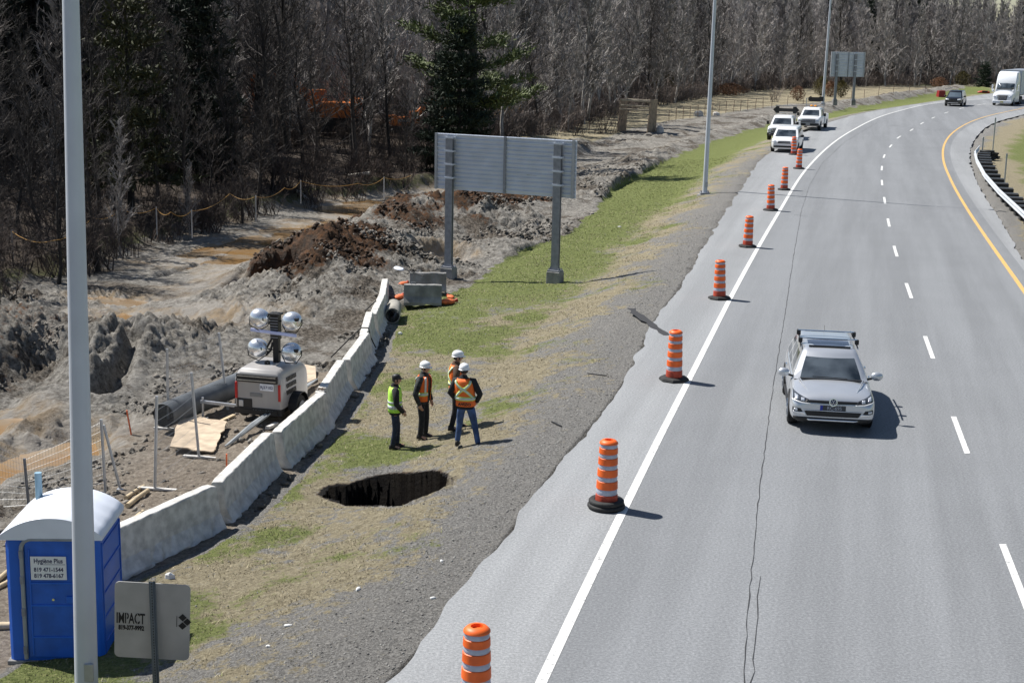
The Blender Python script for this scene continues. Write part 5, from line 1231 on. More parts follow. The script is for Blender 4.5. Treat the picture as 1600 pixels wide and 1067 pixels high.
fence(g0, g1, g0 + Vector((0, 0, 2)), up_to(g1, 38, 716), 'wire mesh fence panel at the left picture edge above the toilet', (False, False))
fence(g1, g2, up_to(g1, 38, 716), up_to(g2, 158, 655), 'wire mesh fence panel crossing behind the near lamp post', (False, False))
g3 = ground(242, 765); g4 = ground(311, 716); fence(g3, g4, up_to(g3, 245, 619), up_to(g4, 299, 582), 'wire mesh fence panel standing by the plywood sheet', (True, True))
g5 = ground(263, 672); g6 = ground(356, 640); fence(g5, g6, up_to(g5, 261, 545), up_to(g6, 342, 520), 'wire mesh fence panel in front of the spoil, behind the big pipe', (True, False))
e = empty('fence_post', g2 + Vector((.25, .25, 0)), 0, 'single thin fence post right of the near lamp post', 'post'); m = MB(); tp = up_to(g2 + Vector((.25, .25, 0)), 162, 664) - e.location; m.tube([(0, 0, 0), tp], .03, 8); m.build('tube', M_GALV, e, smooth=True); m = MB(); m.box((0, 0, .02), (.14, .14, .03)); m.build('foot', M_GALV, e)
# plywood
def sheet(pix, z, label, m, t=.03, name='plywood_sheet', jag=.0):
    q = [ground(a, b, z) for a, b in pix]; c = sum(q, Vector()) / len(q); r_ = random.Random(3); poly = []
    for i, p_ in enumerate(q):
        nx_ = q[(i + 1) % len(q)]
        for k in range(5): s_ = p_.lerp(nx_, k / 5); poly.append(((s_.x - c.x) + r_.uniform(-jag, jag) * (k > 0), (s_.y - c.y) + r_.uniform(-jag, jag) * (k > 0)))
    mb = MB(); mb.prism(poly, t, Matrix.Identity(4)); o = mb.build(name, m, None); o.location = (c.x, c.y, max(p_.z for p_ in q) + .01); return tag(o, label, 'board')
M_PLY = mat('old_plywood', (.50, .40, .29), .85, var=.22, vsc=3, bump=.3, bsc=8)
sheet([(266, 711), (283, 672), (310, 667), (355, 669), (345, 688), (336, 706), (330, 711)], .04, 'large weathered plywood sheet with a broken corner on the ground', M_PLY, jag=.05)
sheet([(462, 612), (463, 598), (466, 579), (493, 580), (494, 596)], .06, 'small plywood offcut behind the light tower', M_PLY)
def stick(a, b, w, label, name='timber', m=M_WOOD, cat='timber', round_=False, dz=.05):
    a = Vector(a); b = Vector(b); mb = MB()
    if round_: mb.tube([Vector((0, 0, 0)), (b - a) * .5 + Vector((0, 0, .01)), b - a], [w, w * .95, w * .85], 10)
    else: mb.beam((0, 0, 0), b - a, w, w * .55)
    o = mb.build(name, m, None, smooth=round_); o.location = a + Vector((0, 0, dz)); return tag(o, label, cat)
stick(ground(197, 781), ground(225, 762), .05, 'pale wooden pole on the ground behind the toilet, upper of two', round_=True)
stick(ground(199, 795), ground(231, 770), .055, 'pale wooden pole on the ground behind the toilet, lower of two', round_=True)
stick(ground(197, 822), ground(224, 801), .05, 'grey plank lying between the toilet and the barrier')
stick(ground(328, 668), ground(366, 652), .10, 'pale plank running from the plywood to the tower wheel')
stick(ground(275, 633 + 28), ground(300, 633 + 26), .09, 'short pale plank beside the pipe mouth')
stick(ground(-20, 925), ground(18, 893), .05, 'pale wooden pole left of the toilet, upper one', round_=True)
stick(ground(-20, 930), ground(17, 912), .05, 'pale wooden pole left of the toilet, middle one', round_=True)
stick(ground(-22, 985), ground(16, 981), .07, 'thick pale wooden pole left of the toilet, lowest one', round_=True)
stick(ground(418, 672), ground(432, 664), .12, 'small white block under the light tower drawbar', m=M_CONC)
def stake(a, top, label, w=.05):
    g = ground(*a); t = up_to(g, *top) - g; mb = MB(); mb.beam((0, 0, -.1), t, w, .025); o = mb.build('survey_stake', M_SO, None); o.location = g; return tag(o, label, 'stake')
M_SO = mat('orange_stake', (.80, .17, .06), .7, var=.15, vsc=6)
stake((206, 680), (198, 641), 'leaning orange stake in the mud right of the near lamp post', .055)
stake((354, 738), (354, 709), 'orange stake close behind the barriers')
stake((404, 500), (412, 490), 'tiny orange stake at the foot of the spoil heap')
# bundle of grey cables along the barrier
def cables():
    e = empty('cable_bundle', ground(378, 715), 0, 'bundle of grey cables lying along the back of the barriers', 'cables')
    o0 = Vector(e.location)
    for k in range(7):
        lift = lambda a, b, h: on(a, b, lambda x, y: float(hbase(x, y)) + h)
        P0 = [lift(352 + k * 2, 697 - k, .05), lift(392 + k * 3, 662 - k, .22 + .03 * (k % 2)), lift(438 + k * 3, 630 - k, .30 + .03 * (k % 3)), lift(484 + k * 2, 598 - k, .1)]
        P_ = []
        for i in range(13):
            t = i / 12 * 3; j = min(int(t), 2); P_.append(P0[j].lerp(P0[j + 1], t - j) - o0)
        mb = MB(); mb.tube(P_, .022, 6); mb.build('cable', mat('grey_cable', (.30, .32, .33), .5, var=.2, vsc=2), e, smooth=True)
cables()
# chain hung over a barrier
def chain():
    i = 4 if len(bar_list) > 4 else -1; a, b = bar_list[min(3, len(bar_list) - 1)]; g = ground(487, 664); e = empty('chain', g, 0, 'rusty chain hanging over a concrete barrier beside the light tower', 'chain'); M_RUST = mat('rusty_steel', (.16, .11, .075), .8, var=.3, vsc=10)
    ye = g.y; bx = float(barX(ye)) - .32; z0 = float(hbase(bx, ye)) + .86
    for s_, n_ in ((0, 9), (.10, 7)):
        for k in range(n_):
            if k < 3: c = Vector((bx - .08 + k * .07, ye + s_, z0 + .02))
            else: c = Vector((bx + .10 + (k - 3) * .012, ye + s_, z0 - (k - 2) * .075))
            mb = MB(); ring = []; fl = k % 2
            for q in range(9): t = 2 * PI * q / 8; ring.append(c - g + Vector((.022 * math.sin(t) * fl, .022 * math.sin(t) * (1 - fl), .045 * math.cos(t)) if k >= 3 else (.045 * math.cos(t), .022 * math.sin(t) * fl, .022 * math.sin(t) * (1 - fl))))
            mb.tube(ring, .009, 5); mb.build('link', M_RUST, e)
chain()
# dark cable draped over a barrier
g = ground(541, 560); ye = g.y; bx = float(barX(ye)) - .32; z0 = float(hbase(bx, ye)) + .87
mb = MB(); mb.tube([(bx - 1.0, ye - .3, z0 - .85), (bx - .5, ye - .1, z0 - .35), (bx - .12, ye, z0 + .01), (bx + .08, ye, z0 + .01), (bx + .16, ye + .02, z0 - .3), (bx + .30, ye + .03, z0 - .6)], .02, 6)
tag(mb.build('cable', M_RUB, None, smooth=True), 'dark cable draped over the concrete barriers behind the men', 'cable')
g = ground(590, 520); mb = MB(); bx = float(barX(45.0)) - .32; mb.tube([flat(548, 530, -1.4), flat(572, 505, -1.1), Vector((bx - .3, 46, -.5)), Vector((bx, 46.3, -.25))], .02, 6); tag(mb.build('cable', M_RUB, None), 'thin dark cable running over the far barriers', 'cable')

# ------------------------------------------------------------------ vehicles (local frame: nose towards -y, x to the right of the picture)
def wheel(e, x, y, r, w, rimm=None, name='wheel'):
    s = 1 if x > 0 else -1; Mx = Matrix.Rotation(PI / 2, 3, 'Y'); b = MB(); b.lathe([(r * .62, -w / 2), (r * .93, -w / 2), (r, -w / 2 + .03), (r, w / 2 - .03), (r * .93, w / 2), (r * .62, w / 2)], 26, c=(x, y, r), M=Mx); o = b.build(name, M_TYRE, e, smooth=True)
    b = MB(); b.lathe([(0, .02 * s), (r * .2, .025 * s), (r * .22, 0), (r * .6, .01 * s), (r * .63, .02 * s), (r * .63, -.04 * s)], 26, c=(x + s * w * .42, y, r), M=Mx); b.build('rim', rimm or M_GALV, o, smooth=True)
    b = MB()
    for k in range(5):
        a = 2 * PI * k / 5; c, sn = math.cos(a), math.sin(a); b.beam((x + s * (w * .5), y + c * .05, r + sn * .05), (x + s * (w * .5), y + c * r * .58, r + sn * r * .58), .05, .02)
    b.build('spokes', M_CHROME if rimm is None else rimm, o)
    return o
def lower_body(e, st, m, name='body'):
    """st: (y, half width, z bottom, z shoulder, z top centre)"""
    b = MB(); secs = []
    for y, w, zb, zs, zt in st:
        zm = zb + (zs - zb) * .45
        h = [(w * .80, zb), (w * .97, zb + .06), (w, zm), (w * .985, zs - .08), (w * .93, zs), (w * .55, zt - .008), (0, zt)]
        secs.append([(-x, y, z) for x, z in reversed(h[:-1])][::1] + [(0, y, st[0][2] if False else zb)] * 0 + [])
        full = [(x, z) for x, z in h]; left = [(-x, z) for x, z in reversed(h[:-1])]
        secs[-1] = [(x, y, z) for x, z in full + left]
    b.loft(secs); return b.build(name, m, e, smooth=True, sub=2)
def cabin(e, zb, zr, yf, yr, yfr, yrr, wb, wt, m, bulge=.10, pill=(.0,), ztop=None, side_split=(.36, .40, .68, .72), rear_glass=True, gz=(.06, .80), glass=None, sidef=(0.10, .93)):
    """cabin above belt zb to roof zr; yf..yr at the belt, yfr..yrr at the roof, half widths wb, wt"""
    glass = glass or M_GLASS; N_F, N_S = 12, 22
    def ringat(t, k=1.0, z=None):
        f = t; y0 = yf + (yfr - yf) * f; y1 = yr + (yrr - yr) * f; w = wb + (wt - wb) * f ** 1.2; zz = z if z is not None else zb + (zr - zb) * f; cy = (y0 + y1) / 2; out = []
        for i in range(N_F): u = -1 + 2 * i / N_F; out.append((u * w, y0 - bulge * (1 - u * u), zz))
        for i in range(N_S): u = i / N_S; out.append((w + .02 * math.sin(PI * u), y0 + (y1 - y0) * u, zz))
        for i in range(N_F): u = 1 - 2 * i / N_F; out.append((u * w, y1 + .05 * (1 - u * u), zz))
        for i in range(N_S): u = 1 - i / N_S; out.append((-w - .02 * math.sin(PI * u), y0 + (y1 - y0) * u, zz))
        return [((x) * k, cy + (y - cy) * k, z_) for x, y, z_ in out]
    zt = ztop or (zr + .05); lv = [ringat(0), ringat(gz[0]), ringat(.35), ringat(.6), ringat(gz[1]), ringat(.93), ringat(1.0, .965, zr + (zt - zr) * .55), ringat(1.0, .82, zt - .01), ringat(1.0, .4, zt), ringat(1.0, .02, zt + .004)]
    n = len(lv[0]); parts = {'roof_shell': MB(), 'windshield': MB(), 'rear_window': MB()}; sides = [[MB() for _ in range(3)], [MB() for _ in range(3)]]
    V = [v for r_ in lv for v in r_]
    def q(mb, j, i): i2 = (i + 1) % n; mb.add([V[j * n + i], V[j * n + i2], V[(j + 1) * n + i2], V[(j + 1) * n + i]], [(0, 1, 2, 3)])
    for j in range(len(lv) - 1):
        for i in range(n):
            tgt = parts['roof_shell']
            if 1 <= j < 4:
                if 1 <= i < N_F - 1: tgt = parts['windshield']
                elif N_F <= i < N_F + N_S: 
                    u = (i - N_F) / N_S
                    if sidef[0] <= u < side_split[0]: tgt = sides[1][0]
                    elif side_split[1] <= u < side_split[2]: tgt = sides[1][1]
                    elif side_split[3] <= u < sidef[1]: tgt = sides[1][2]
                elif N_F + N_S + 1 <= i < 2 * N_F + N_S - 1 and rear_glass: tgt = parts['rear_window']
                elif i >= 2 * N_F + N_S:
                    u = 1 - (i - 2 * N_F - N_S + 1) / N_S
                    if sidef[0] <= u < side_split[0]: tgt = sides[0][0]
                    elif side_split[1] <= u < side_split[2]: tgt = sides[0][1]
                    elif side_split[3] <= u < sidef[1]: tgt = sides[0][2]
            q(tgt, j, i)
    def weld(mb): 
        mp = {}; nv = []; idx = []
        for v in mb.v:
            k = tuple(round(c, 5) for c in v)
            if k not in mp: mp[k] = len(nv); nv.append(v)
            idx.append(mp[k])
        mb.v = nv; mb.f = [tuple(idx[i] for i in f) for f in mb.f]; return mb
    r_ = weld(parts['roof_shell']).build('cabin_shell', m, e, smooth=True, ang=60)
    for k in ('windshield', 'rear_window'):
        if parts[k].v: weld(parts[k]).build(k, glass, e, smooth=True)
    for s in sides:
        for mb in s:
            if mb.v: weld(mb).build('side_window', glass, e, smooth=True)
    return r_
def patch(e, name, pts, m, t=.02, par=None, bevel=0):
    """thin solid from an ordered 3D outline, thickened towards -y"""
    n = len(pts); mb = MB(); mb.add(list(pts) + [(x, y - t, z) for x, y, z in pts], [tuple(range(n - 1, -1, -1)), tuple(range(n, 2 * n))] + [(i, (i + 1) % n, (i + 1) % n + n, i + n) for i in range(n)])
    return mb.build(name, m, par or e, bevel=bevel)
def front(e, body, name, lower, upper, m, off=.012, par=None, t=.012, n=14, nv=5, sm=True):
    """panel laid onto the nose of a vehicle body: lower and upper edges as (x, z) polylines"""
    ev = body.evaluated_get(bpy.context.evaluated_depsgraph_get())
    def samp(pl, f):
        k = f * (len(pl) - 1); i = min(int(k), len(pl) - 2); a, b = pl[i], pl[i + 1]; g = k - i; return a[0] + (b[0] - a[0]) * g, a[1] + (b[1] - a[1]) * g
    rows = []
    for j in range(nv + 1):
        row = []; last = None
        for i in range(n + 1):
            a = samp(lower, i / n); b = samp(upper, i / n); x = a[0] + (b[0] - a[0]) * j / nv; z = a[1] + (b[1] - a[1]) * j / nv
            ok, loc, nor, _ = ev.ray_cast(Vector((x, -6, z)), Vector((0, 1, 0)))
            q = Vector((x, loc.y, z)) + (nor if nor.y < 0 else -nor) * off if ok else Vector((x, (last.y if last else -2.0), z)); row.append(q); last = q
        rows.append(row)
    mb = MB(); mb.loft(rows, closed=False, caps=False)
    if (lower[-1][0] < lower[0][0]): mb.f = [f[::-1] for f in mb.f]
    o = mb.build(name, m, par or e, smooth=sm); md = o.modifiers.new('t', 'SOLIDIFY'); md.thickness = t; md.offset = -1; return o
def mirror(e, x, y, z, m, big=1.0, stalk=True):
    s = 1 if x > 0 else -1; b = MB(); b.ell((x, y, z), (.12 * big, .07 * big, .085 * big), 14, 9); b.v = [(p[0], min(p[1], y + .03), p[2]) for p in b.v]; o = b.build('mirror', m, e, smooth=True)
    b = MB(); b.beam((x - s * .08 * big, y + .01, z - .05), (x - s * .22 * big, y + .03, z - .10), .05, .04); b.build('mirror_stalk', M_BLK, o)
def arches(e, w, ys, r, m):
    for sx in (-1, 1):
        for y in ys:
            sec = []
            for k in range(13): t = -.15 + (PI + .3) * k / 12; c, s_ = math.cos(t), math.sin(t); sec.append([(sx * (w - .10), y + (r + .02) * c, r + (r + .02) * s_), (sx * (w + .012), y + (r + .02) * c, r + (r + .02) * s_), (sx * (w + .012), y + (r + .075) * c, r + (r + .075) * s_), (sx * (w - .10), y + (r + .075) * c, r + (r + .075) * s_)])
            b = MB(); b.loft(sec); b.build('wheel_arch', m, e, smooth=True, ang=50)
            b = MB(); b.lathe([(0, 0), (r + .03, 0)], 20, c=(sx * (w + .003), y, r + .01), M=Matrix.Rotation(PI / 2, 3, 'Y')); b.build('wheel_well', M_BLK, e)

M_SILVER = mat('silver_car_paint', (.60, .62, .65), .28, .55, var=.02, coat=.8)
def wagon(loc, yaw):
    e = empty('station_wagon', loc, yaw, 'silver station wagon with roof bars driving towards the camera', 'car')
    lower_body(e, [(-2.24, .70, .30, .54, .60), (-2.23, .80, .24, .66, .73), (-2.12, .89, .22, .76, .84), (-1.85, .91, .21, .82, .89), (-1.45, .885, .21, .87, .945), (-1.05, .89, .21, .93, 1.0), (0, .895, .21, .96, 1.0), (1.3, .895, .21, .98, 1.02), (2.0, .87, .22, .98, 1.02), (2.25, .82, .26, .94, .98), (2.32, .70, .34, .70, .72)], M_SILVER)
    cabin(e, .93, 1.44, -1.12, 2.16, -.42, 1.80, .80, .585, M_SILVER, bulge=.13, ztop=1.50)
    # bonnet creases
    for s in (-1, 1): b = MB(); b.tube([(s * .70, -1.15, .985), (s * .60, -1.6, .93), (s * .48, -2.0, .83)], [.012, .014, .008], 6); b.build('bonnet_crease', M_SILVER, e, smooth=True)
    b = MB(); b.beam((-.70, -1.215, .965), (.70, -1.215, .965), .08, .03); b.build('cowl', M_BLK, e, bevel=.01)
    bd_ = [c for c in e.children if c.name.startswith('body')][0]
    front(e, bd_, 'grille', [(-.60, .675), (0, .66), (.60, .675)], [(-.56, .725), (0, .725), (.56, .725)], M_BLK, .012, n=24)
    front(e, bd_, 'grille_trim', [(-.62, .648), (0, .632), (.62, .648)], [(-.62, .662), (0, .646), (.62, .662)], M_CHROME, .014, n=24, nv=2)
    M_HLD = mat('headlight_dark', (.045, .05, .06), .1, spec=.9); M_DRL = mat('lit_strip', (.9, .9, .9), .3)
    for s in (-1, 1):
        o = front(e, bd_, 'headlight', [(s * .48, .655), (s * .66, .66), (s * .84, .70)], [(s * .52, .735), (s * .68, .785), (s * .83, .825)], M_HLD, .012)
        front(e, bd_, 'daylight_strip', [(s * .47, .640), (s * .66, .648), (s * .845, .69)], [(s * .47, .658), (s * .66, .668), (s * .855, .712)], M_DRL, .020, par=o, nv=2)
        front(e, bd_, 'lens', [(s * .60, .69), (s * .67, .695)], [(s * .60, .745), (s * .67, .75)], M_LAMP, .022, par=o, n=4, nv=3); front(e, bd_, 'lens', [(s * .73, .71), (s * .80, .73)], [(s * .73, .775), (s * .80, .79)], M_LAMP, .022, par=o, n=4, nv=3)
        front(e, bd_, 'fog_light_recess', [(s * .62, .46), (s * .84, .48)], [(s * .68, .54), (s * .84, .56)], M_BLK, .010)
        front(e, bd_, 'fog_light', [(s * .74, .485), (s * .81, .495)], [(s * .74, .535), (s * .81, .54)], M_LAMP, .020, n=4, nv=3)
        front(e, bd_, 'bumper_corner_trim', [(s * .56, .40), (s * .70, .43), (s * .84, .445)], [(s * .60, .475), (s * .70, .462), (s * .84, .47)], M_CHROME, .016)
        b = MB(); b.tube([(s * .875, -1.0, .30), (s * .88, .9, .30)], .035, 6); b.build('side_skirt', M_BLK, e, smooth=True)
        b = MB(); b.tube([(s * .63, -.30, 1.475), (s * .625, .6, 1.52), (s * .615, 1.65, 1.495)], .02, 6); b.build('roof_rail', M_CHROME, e, smooth=True)
        mirror(e, s * 1.01, -.92, 1.02, M_SILVER, 1.15)
        for yh in (-.5, .5): b = MB(); b.beam((s * .885, yh, .88), (s * .895, yh + .16, .88), .03, .03); b.build('door_handle', M_CHROME, e)
    front(e, bd_, 'lower_grille', [(-.54, .39), (0, .385), (.54, .39)], [(-.60, .495), (0, .50), (.60, .495)], M_BLK, .010, n=24)
    front(e, bd_, 'bumper_trim', [(-.62, .50), (0, .503), (.62, .50)], [(-.62, .516), (0, .519), (.62, .516)], M_CHROME, .016, n=24, nv=2)
    front(e, bd_, 'front_apron', [(-.80, .235), (0, .235), (.80, .235)], [(-.82, .36), (0, .355), (.82, .36)], M_BLK, .012, n=24)
    front(e, bd_, 'skid_trim', [(-.50, .285), (.50, .285)], [(-.54, .325), (.54, .325)], M_CHROME, .024, n=16, nv=2)
    yy0 = min((bd_.matrix_local @ v.co).y for v in bd_.data.vertices) + .015
    o = patch(e, 'licence_plate', [(-.27, yy0 - .01, .515), (.27, yy0 - .01, .515), (.27, yy0 - .005, .63), (-.27, yy0 - .005, .63)], mat('plate_dark', (.035, .04, .05), .3), .012)
    patch(e, 'plate_band', [(-.27, yy0 - .0225, .515), (-.215, yy0 - .0225, .515), (-.215, yy0 - .0175, .63), (-.27, yy0 - .0175, .63)], mat('plate_blue', (.01, .03, .35), .4), .003, par=o)
    text('lettering', 'RC-695', .10, mat('plate_letters', (.35, .37, .42), .5), o, frame((.03, yy0 - .0235, .572), (1, 0, 0), (0, .08, 1)), .001, .001)
    # round badge: ring with a V over a W
    cy, cz = yy0 - .0, .70; mbz = Matrix.Rotation(PI / 2 - .15, 3, 'X'); b = MB(); b.lathe([(0, 0), (.083, 0), (.083, .012), (0, .012)], 24, c=(0, cy, cz), M=mbz); bd = b.build('badge', mat('badge_blue', (.03, .06, .14), .25), e)
    b = MB(); b.lathe([(.070, .012), (.086, .012), (.086, .02), (.070, .02), (.070, .012)], 24, c=(0, cy, cz), M=mbz); b.build('badge_ring', M_CHROME, bd)
    b = MB(); yy = cy - .022
    for a, c in (((-.032, .062), (0, .012)), ((.032, .062), (0, .012)), ((-.06, .034), (-.032, -.052)), ((-.032, -.052), (0, .0)), ((0, .0), (.032, -.052)), ((.032, -.052), (.06, .034))): b.beam((a[0], yy + a[1] * .15, cz + a[1]), (c[0], yy + c[1] * .15, cz + c[1]), .012, .008)
    b.build('badge_letters', M_CHROME, bd)
    # roof: sunroof and cross bars
    b = MB(); secs = []
    for k in range(7): x = -.50 + k / 6; x = -.46 + .92 * k / 6; secs.append([(x, -.24 - .03 * (1 - (x / .46) ** 2), 1.498 - .02 * (x / .46) ** 2), (x, .42, 1.520 - .012 * (x / .46) ** 2), (x, .42, 1.49), (x, -.24, 1.47)])
    b.loft(secs); b.build('sunroof', mat('sunroof_glass', (.05, .06, .09), .08, spec=.9), e, smooth=True, ang=40)
    b = MB(); b.beam((-.46, -.30, 1.512), (.46, -.30, 1.512), .04, .035); b.build('wind_deflector', M_BLK, e)
    for yy, zz in ((.14, 1.60), (.98, 1.61)):
        b = MB(); b.beam((-.64, yy, zz), (.64, yy, zz), .075, .03); o = b.build('roof_bar', M_CHROME, e, bevel=.008)
        for s in (-1, 1): b = MB(); b.box((s * .63, yy, zz - .045), (.09, .13, .11)); b.build('bar_foot', M_BLK, o, bevel=.015)
    b = MB(); b.tube([(0, 1.55, 1.50), (0, 1.68, 1.62)], .006, 5); b.build('aerial', M_BLK, e)
    # driver seen through the glass is only faint: steering wheel arc and wiper
    for s in (-1, 1): b = MB(); b.beam((s * .05 - .35, -1.20, 1.015), (s * .05 + .30, -1.235, 1.005), .02, .012); b.build('wiper', M_BLK, e)
    for sx in (-1, 1):
        for y in (-1.37, 1.30): wheel(e, sx * .80, y, .335, .22)
    arches(e, .885, (-1.37, 1.30), .335, M_BLK)
    return e
p = (road(1228, 660) + road(1357, 664)) / 2
wagon((p.x + .22, p.y + 1.35, 0), rad(-8))

def van_front(e, w, y0, zg, zl, mg=M_BLK):
    bd_ = [c for c in e.children if c.name.startswith('body')][0]
    for s in (-1, 1): front(e, bd_, 'headlight', [(s * (w - .42), zl), (s * (w - .10), zl + .02)], [(s * (w - .36), zl + .13), (s * (w - .08), zl + .16)], M_LAMP, .014)
def minivan(loc, yaw):
    e = empty('minivan', loc, yaw, 'white minivan parked on the shoulder behind the farthest traffic drum', 'van')
    lower_body(e, [(-2.50, .66, .34, .60, .68), (-2.47, .80, .26, .76, .86), (-2.30, .92, .24, .88, .98), (-1.9, .97, .24, .98, 1.07), (-1.45, .985, .24, 1.06, 1.16), (0, .99, .24, 1.08, 1.12), (1.6, .99, .24, 1.08, 1.12), (2.4, .96, .26, 1.06, 1.10), (2.58, .88, .32, .9, .95)], M_WHITE)
    cabin(e, 1.05, 1.68, -1.60, 2.45, -.62, 2.30, .90, .74, M_WHITE, bulge=.16, ztop=1.77, side_split=(.30, .34, .62, .66))
    bd_ = [c for c in e.children if c.name.startswith('body')][0]
    front(e, bd_, 'grille', [(-.45, .66), (.45, .66)], [(-.42, .82), (.42, .82)], M_BLK, .014); front(e, bd_, 'grille_bar', [(-.44, .735), (.44, .735)], [(-.44, .755), (.44, .755)], M_CHROME, .026, nv=2)
    front(e, bd_, 'lower_grille', [(-.70, .37), (.70, .37)], [(-.72, .50), (.72, .50)], M_BLK, .014)
    van_front(e, .95, -2.40, .7, .72)
    for s in (-1, 1): mirror(e, s * 1.14, -1.15, 1.16, M_BLK, 1.2); 
    for sx in (-1, 1):
        for y in (-1.6, 1.5): wheel(e, sx * .87, y, .34, .22)
    arches(e, .975, (-1.6, 1.5), .34, M_BLK)
    return e
p = road(1231, 239); minivan((p.x + .35, p.y + 2.3, p.z), rad(-16))

M_AMB = mat('amber_lens', (.95, .35, .04), .3)
def pickup(loc, yaw, label, beacon, dy=0):
    e = empty('pickup_truck', loc, yaw, label, 'pickup truck')
    lower_body(e, [(-2.90, .80, .42, .80, .90), (-2.86, .92, .38, 1.00, 1.10), (-2.7, .98, .36, 1.10, 1.18), (-2.2, 1.0, .36, 1.15, 1.24), (-1.4, 1.0, .38, 1.20, 1.27), (0, 1.0, .40, 1.22, 1.26), (.7, 1.0, .40, 1.24, 1.26)], M_WHITE)
    cabin(e, 1.18, 1.84, -1.50, .75, -.75, .60, .90, .72, M_WHITE, bulge=.12, ztop=1.93, side_split=(.48, .54, .90, .93))
    b = MB(); b.loft([[(x, y, z) for x, z in ((-.98, .45), (.98, .45), (1.0, .9), (.98, 1.28), (.90, 1.28), (.90, .75), (-.90, .75), (-.90, 1.28), (-.98, 1.28), (-1.0, .9))] for y in (.78, 3.0)]); b.build('cargo_bed', M_WHITE, e, bevel=.015)
    b = MB(); b.box((0, 3.02, .88), (1.90, .05, .80)); b.build('tailgate', M_WHITE, e, bevel=.015)
    bd_ = [c for c in e.children if c.name.startswith('body')][0]
    front(e, bd_, 'grille', [(-.62, .70), (.62, .70)], [(-.62, .98), (.62, .98)], M_BLK, .014)
    for zz in (.78, .88): front(e, bd_, 'grille_bar', [(-.60, zz), (.60, zz)], [(-.60, zz + .03), (.60, zz + .03)], M_CHROME, .03, nv=2)
    b = MB(); b.box((0, -2.94, .54), (1.90, .12, .22)); b.build('bumper', M_BLK, e, bevel=.03); b = MB(); b.box((0, -3.01, .56), (.36, .02, .13)); b.build('licence_plate', M_GALV, e)
    for s in (-1, 1):
        front(e, bd_, 'headlight', [(s * .66, .76), (s * .90, .78)], [(s * .66, .98), (s * .90, .97)], M_LAMP, .014)
        b = MB(); b.box((s * 1.17, -1.0, 1.32), (.20, .10, .28)); mi = b.build('mirror', M_BLK, e, bevel=.03); b = MB(); b.beam((s * .95, -.95, 1.25), (s * 1.10, -1.0, 1.28), .05, .05); b.build('mirror_arm', M_BLK, mi)
    # arrow board on a frame over the cab
    yb = .95
    for s in (-1, 1): b = MB(); b.beam((s * .78, yb, .8), (s * .78, yb, 2.62), .06, .06); b.build('rack_post', M_GALV, e)
    for zz in (2.62, 2.02): b = MB(); b.beam((-.84, yb, zz), (.84, yb, zz), .07, .05); b.build('rack_bar', M_GALV, e)
    pts_ = [(-1.05, 2.28), (-.78, 2.55), (-.55, 2.55), (-.55, 2.40), (.55, 2.40), (.55, 2.55), (.78, 2.55), (1.05, 2.28), (.78, 2.0), (.55, 2.0), (.55, 2.14), (-.55, 2.14), (-.55, 2.0), (-.78, 2.0)] if not beacon else [(-.62, 2.70), (-.40, 2.84), (-.30, 2.74), (.30, 2.74), (.40, 2.84), (.72, 2.80), (.72, 2.42), (.40, 2.36), (-.40, 2.36), (-.62, 2.44)]
    b = MB(); b.prism(pts_, .05, Matrix(((1, 0, 0, 0), (0, 0, -1, yb - .05), (0, 1, 0, 0), (0, 0, 0, 1)))); ab = b.build('arrow_board', M_BLK, e)
    if beacon:
        b = MB(); b.box((0, .0, 1.96), (.7, .26, .05)); o = b.build('beacon_bar', M_BLK, e)
        for s in (-1, 1): b = MB(); b.lathe([(.13, 0), (.13, .06), (.08, .11), (0, .12)], 14, c=(s * .17, 0, 1.98)); b.build('beacon', M_AMB, o, smooth=True)
    for sx in (-1, 1):
        for y in (-1.95, 2.0): wheel(e, sx * .88, y, .40, .26)
    arches(e, .99, (-1.95, 2.0), .40, M_BLK)
    return e
p = road(1242, 222); pk1 = pickup((p.x - .35, p.y + 3.2, p.z), rad(-17), 'white pickup with a black arrow board, parked right behind the minivan', False)
b = MB(); b.box((.99, -.1, 1.38), (.02, .25, .34)); b.build('red_flag', M_RED, pk1)
p = road(1276, 205); pickup((p.x + .2, p.y + 3.0, p.z), rad(-19), 'white pickup with amber beacons on its roof, rearmost of the parked vehicles', True)

def suv(loc, yaw):
    e = empty('suv', loc, yaw, 'black sport utility vehicle driving towards the camera ahead of the white truck', 'car'); mb_ = mat('black_car_paint', (.012, .013, .016), .2, .0, var=.02, coat=.8)
    lower_body(e, [(-2.35, .66, .34, .70, .80), (-2.32, .84, .28, .88, .96), (-2.1, .95, .26, .98, 1.06), (-1.6, .98, .26, 1.04, 1.12), (-1.1, .985, .26, 1.08, 1.14), (0, .99, .26, 1.1, 1.14), (1.5, .99, .26, 1.1, 1.14), (2.25, .95, .28, 1.08, 1.12), (2.42, .86, .34, .9, .95)], mb_)
    cabin(e, 1.06, 1.70, -1.25, 2.3, -.55, 2.05, .90, .72, mb_, bulge=.12, ztop=1.80, glass=mat('sky_lit_glass', (.10, .13, .16), .12, spec=.9))  # reflected sky put into the glass as a paler base colour
    bd_ = [c for c in e.children if c.name.startswith('body')][0]
    front(e, bd_, 'grille', [(-.42, .70), (.42, .70)], [(-.40, .84), (.40, .84)], M_BLK, .014)
    for s in (-1, 1):
        front(e, bd_, 'headlight', [(s * .46, .73), (s * .84, .75)], [(s * .50, .86), (s * .86, .90)], mat('bright_headlamp', (.9, .9, .92), .1), .014); mirror(e, s * 1.10, -.95, 1.15, M_BLK, 1.2)
    b = MB(); b.box((0, -2.36, .42), (1.2, .06, .05)); b.build('bumper_trim', M_CHROME, e)
    for sx in (-1, 1):
        for y in (-1.45, 1.40): wheel(e, sx * .86, y, .37, .24)
    arches(e, .975, (-1.45, 1.40), .37, M_BLK)
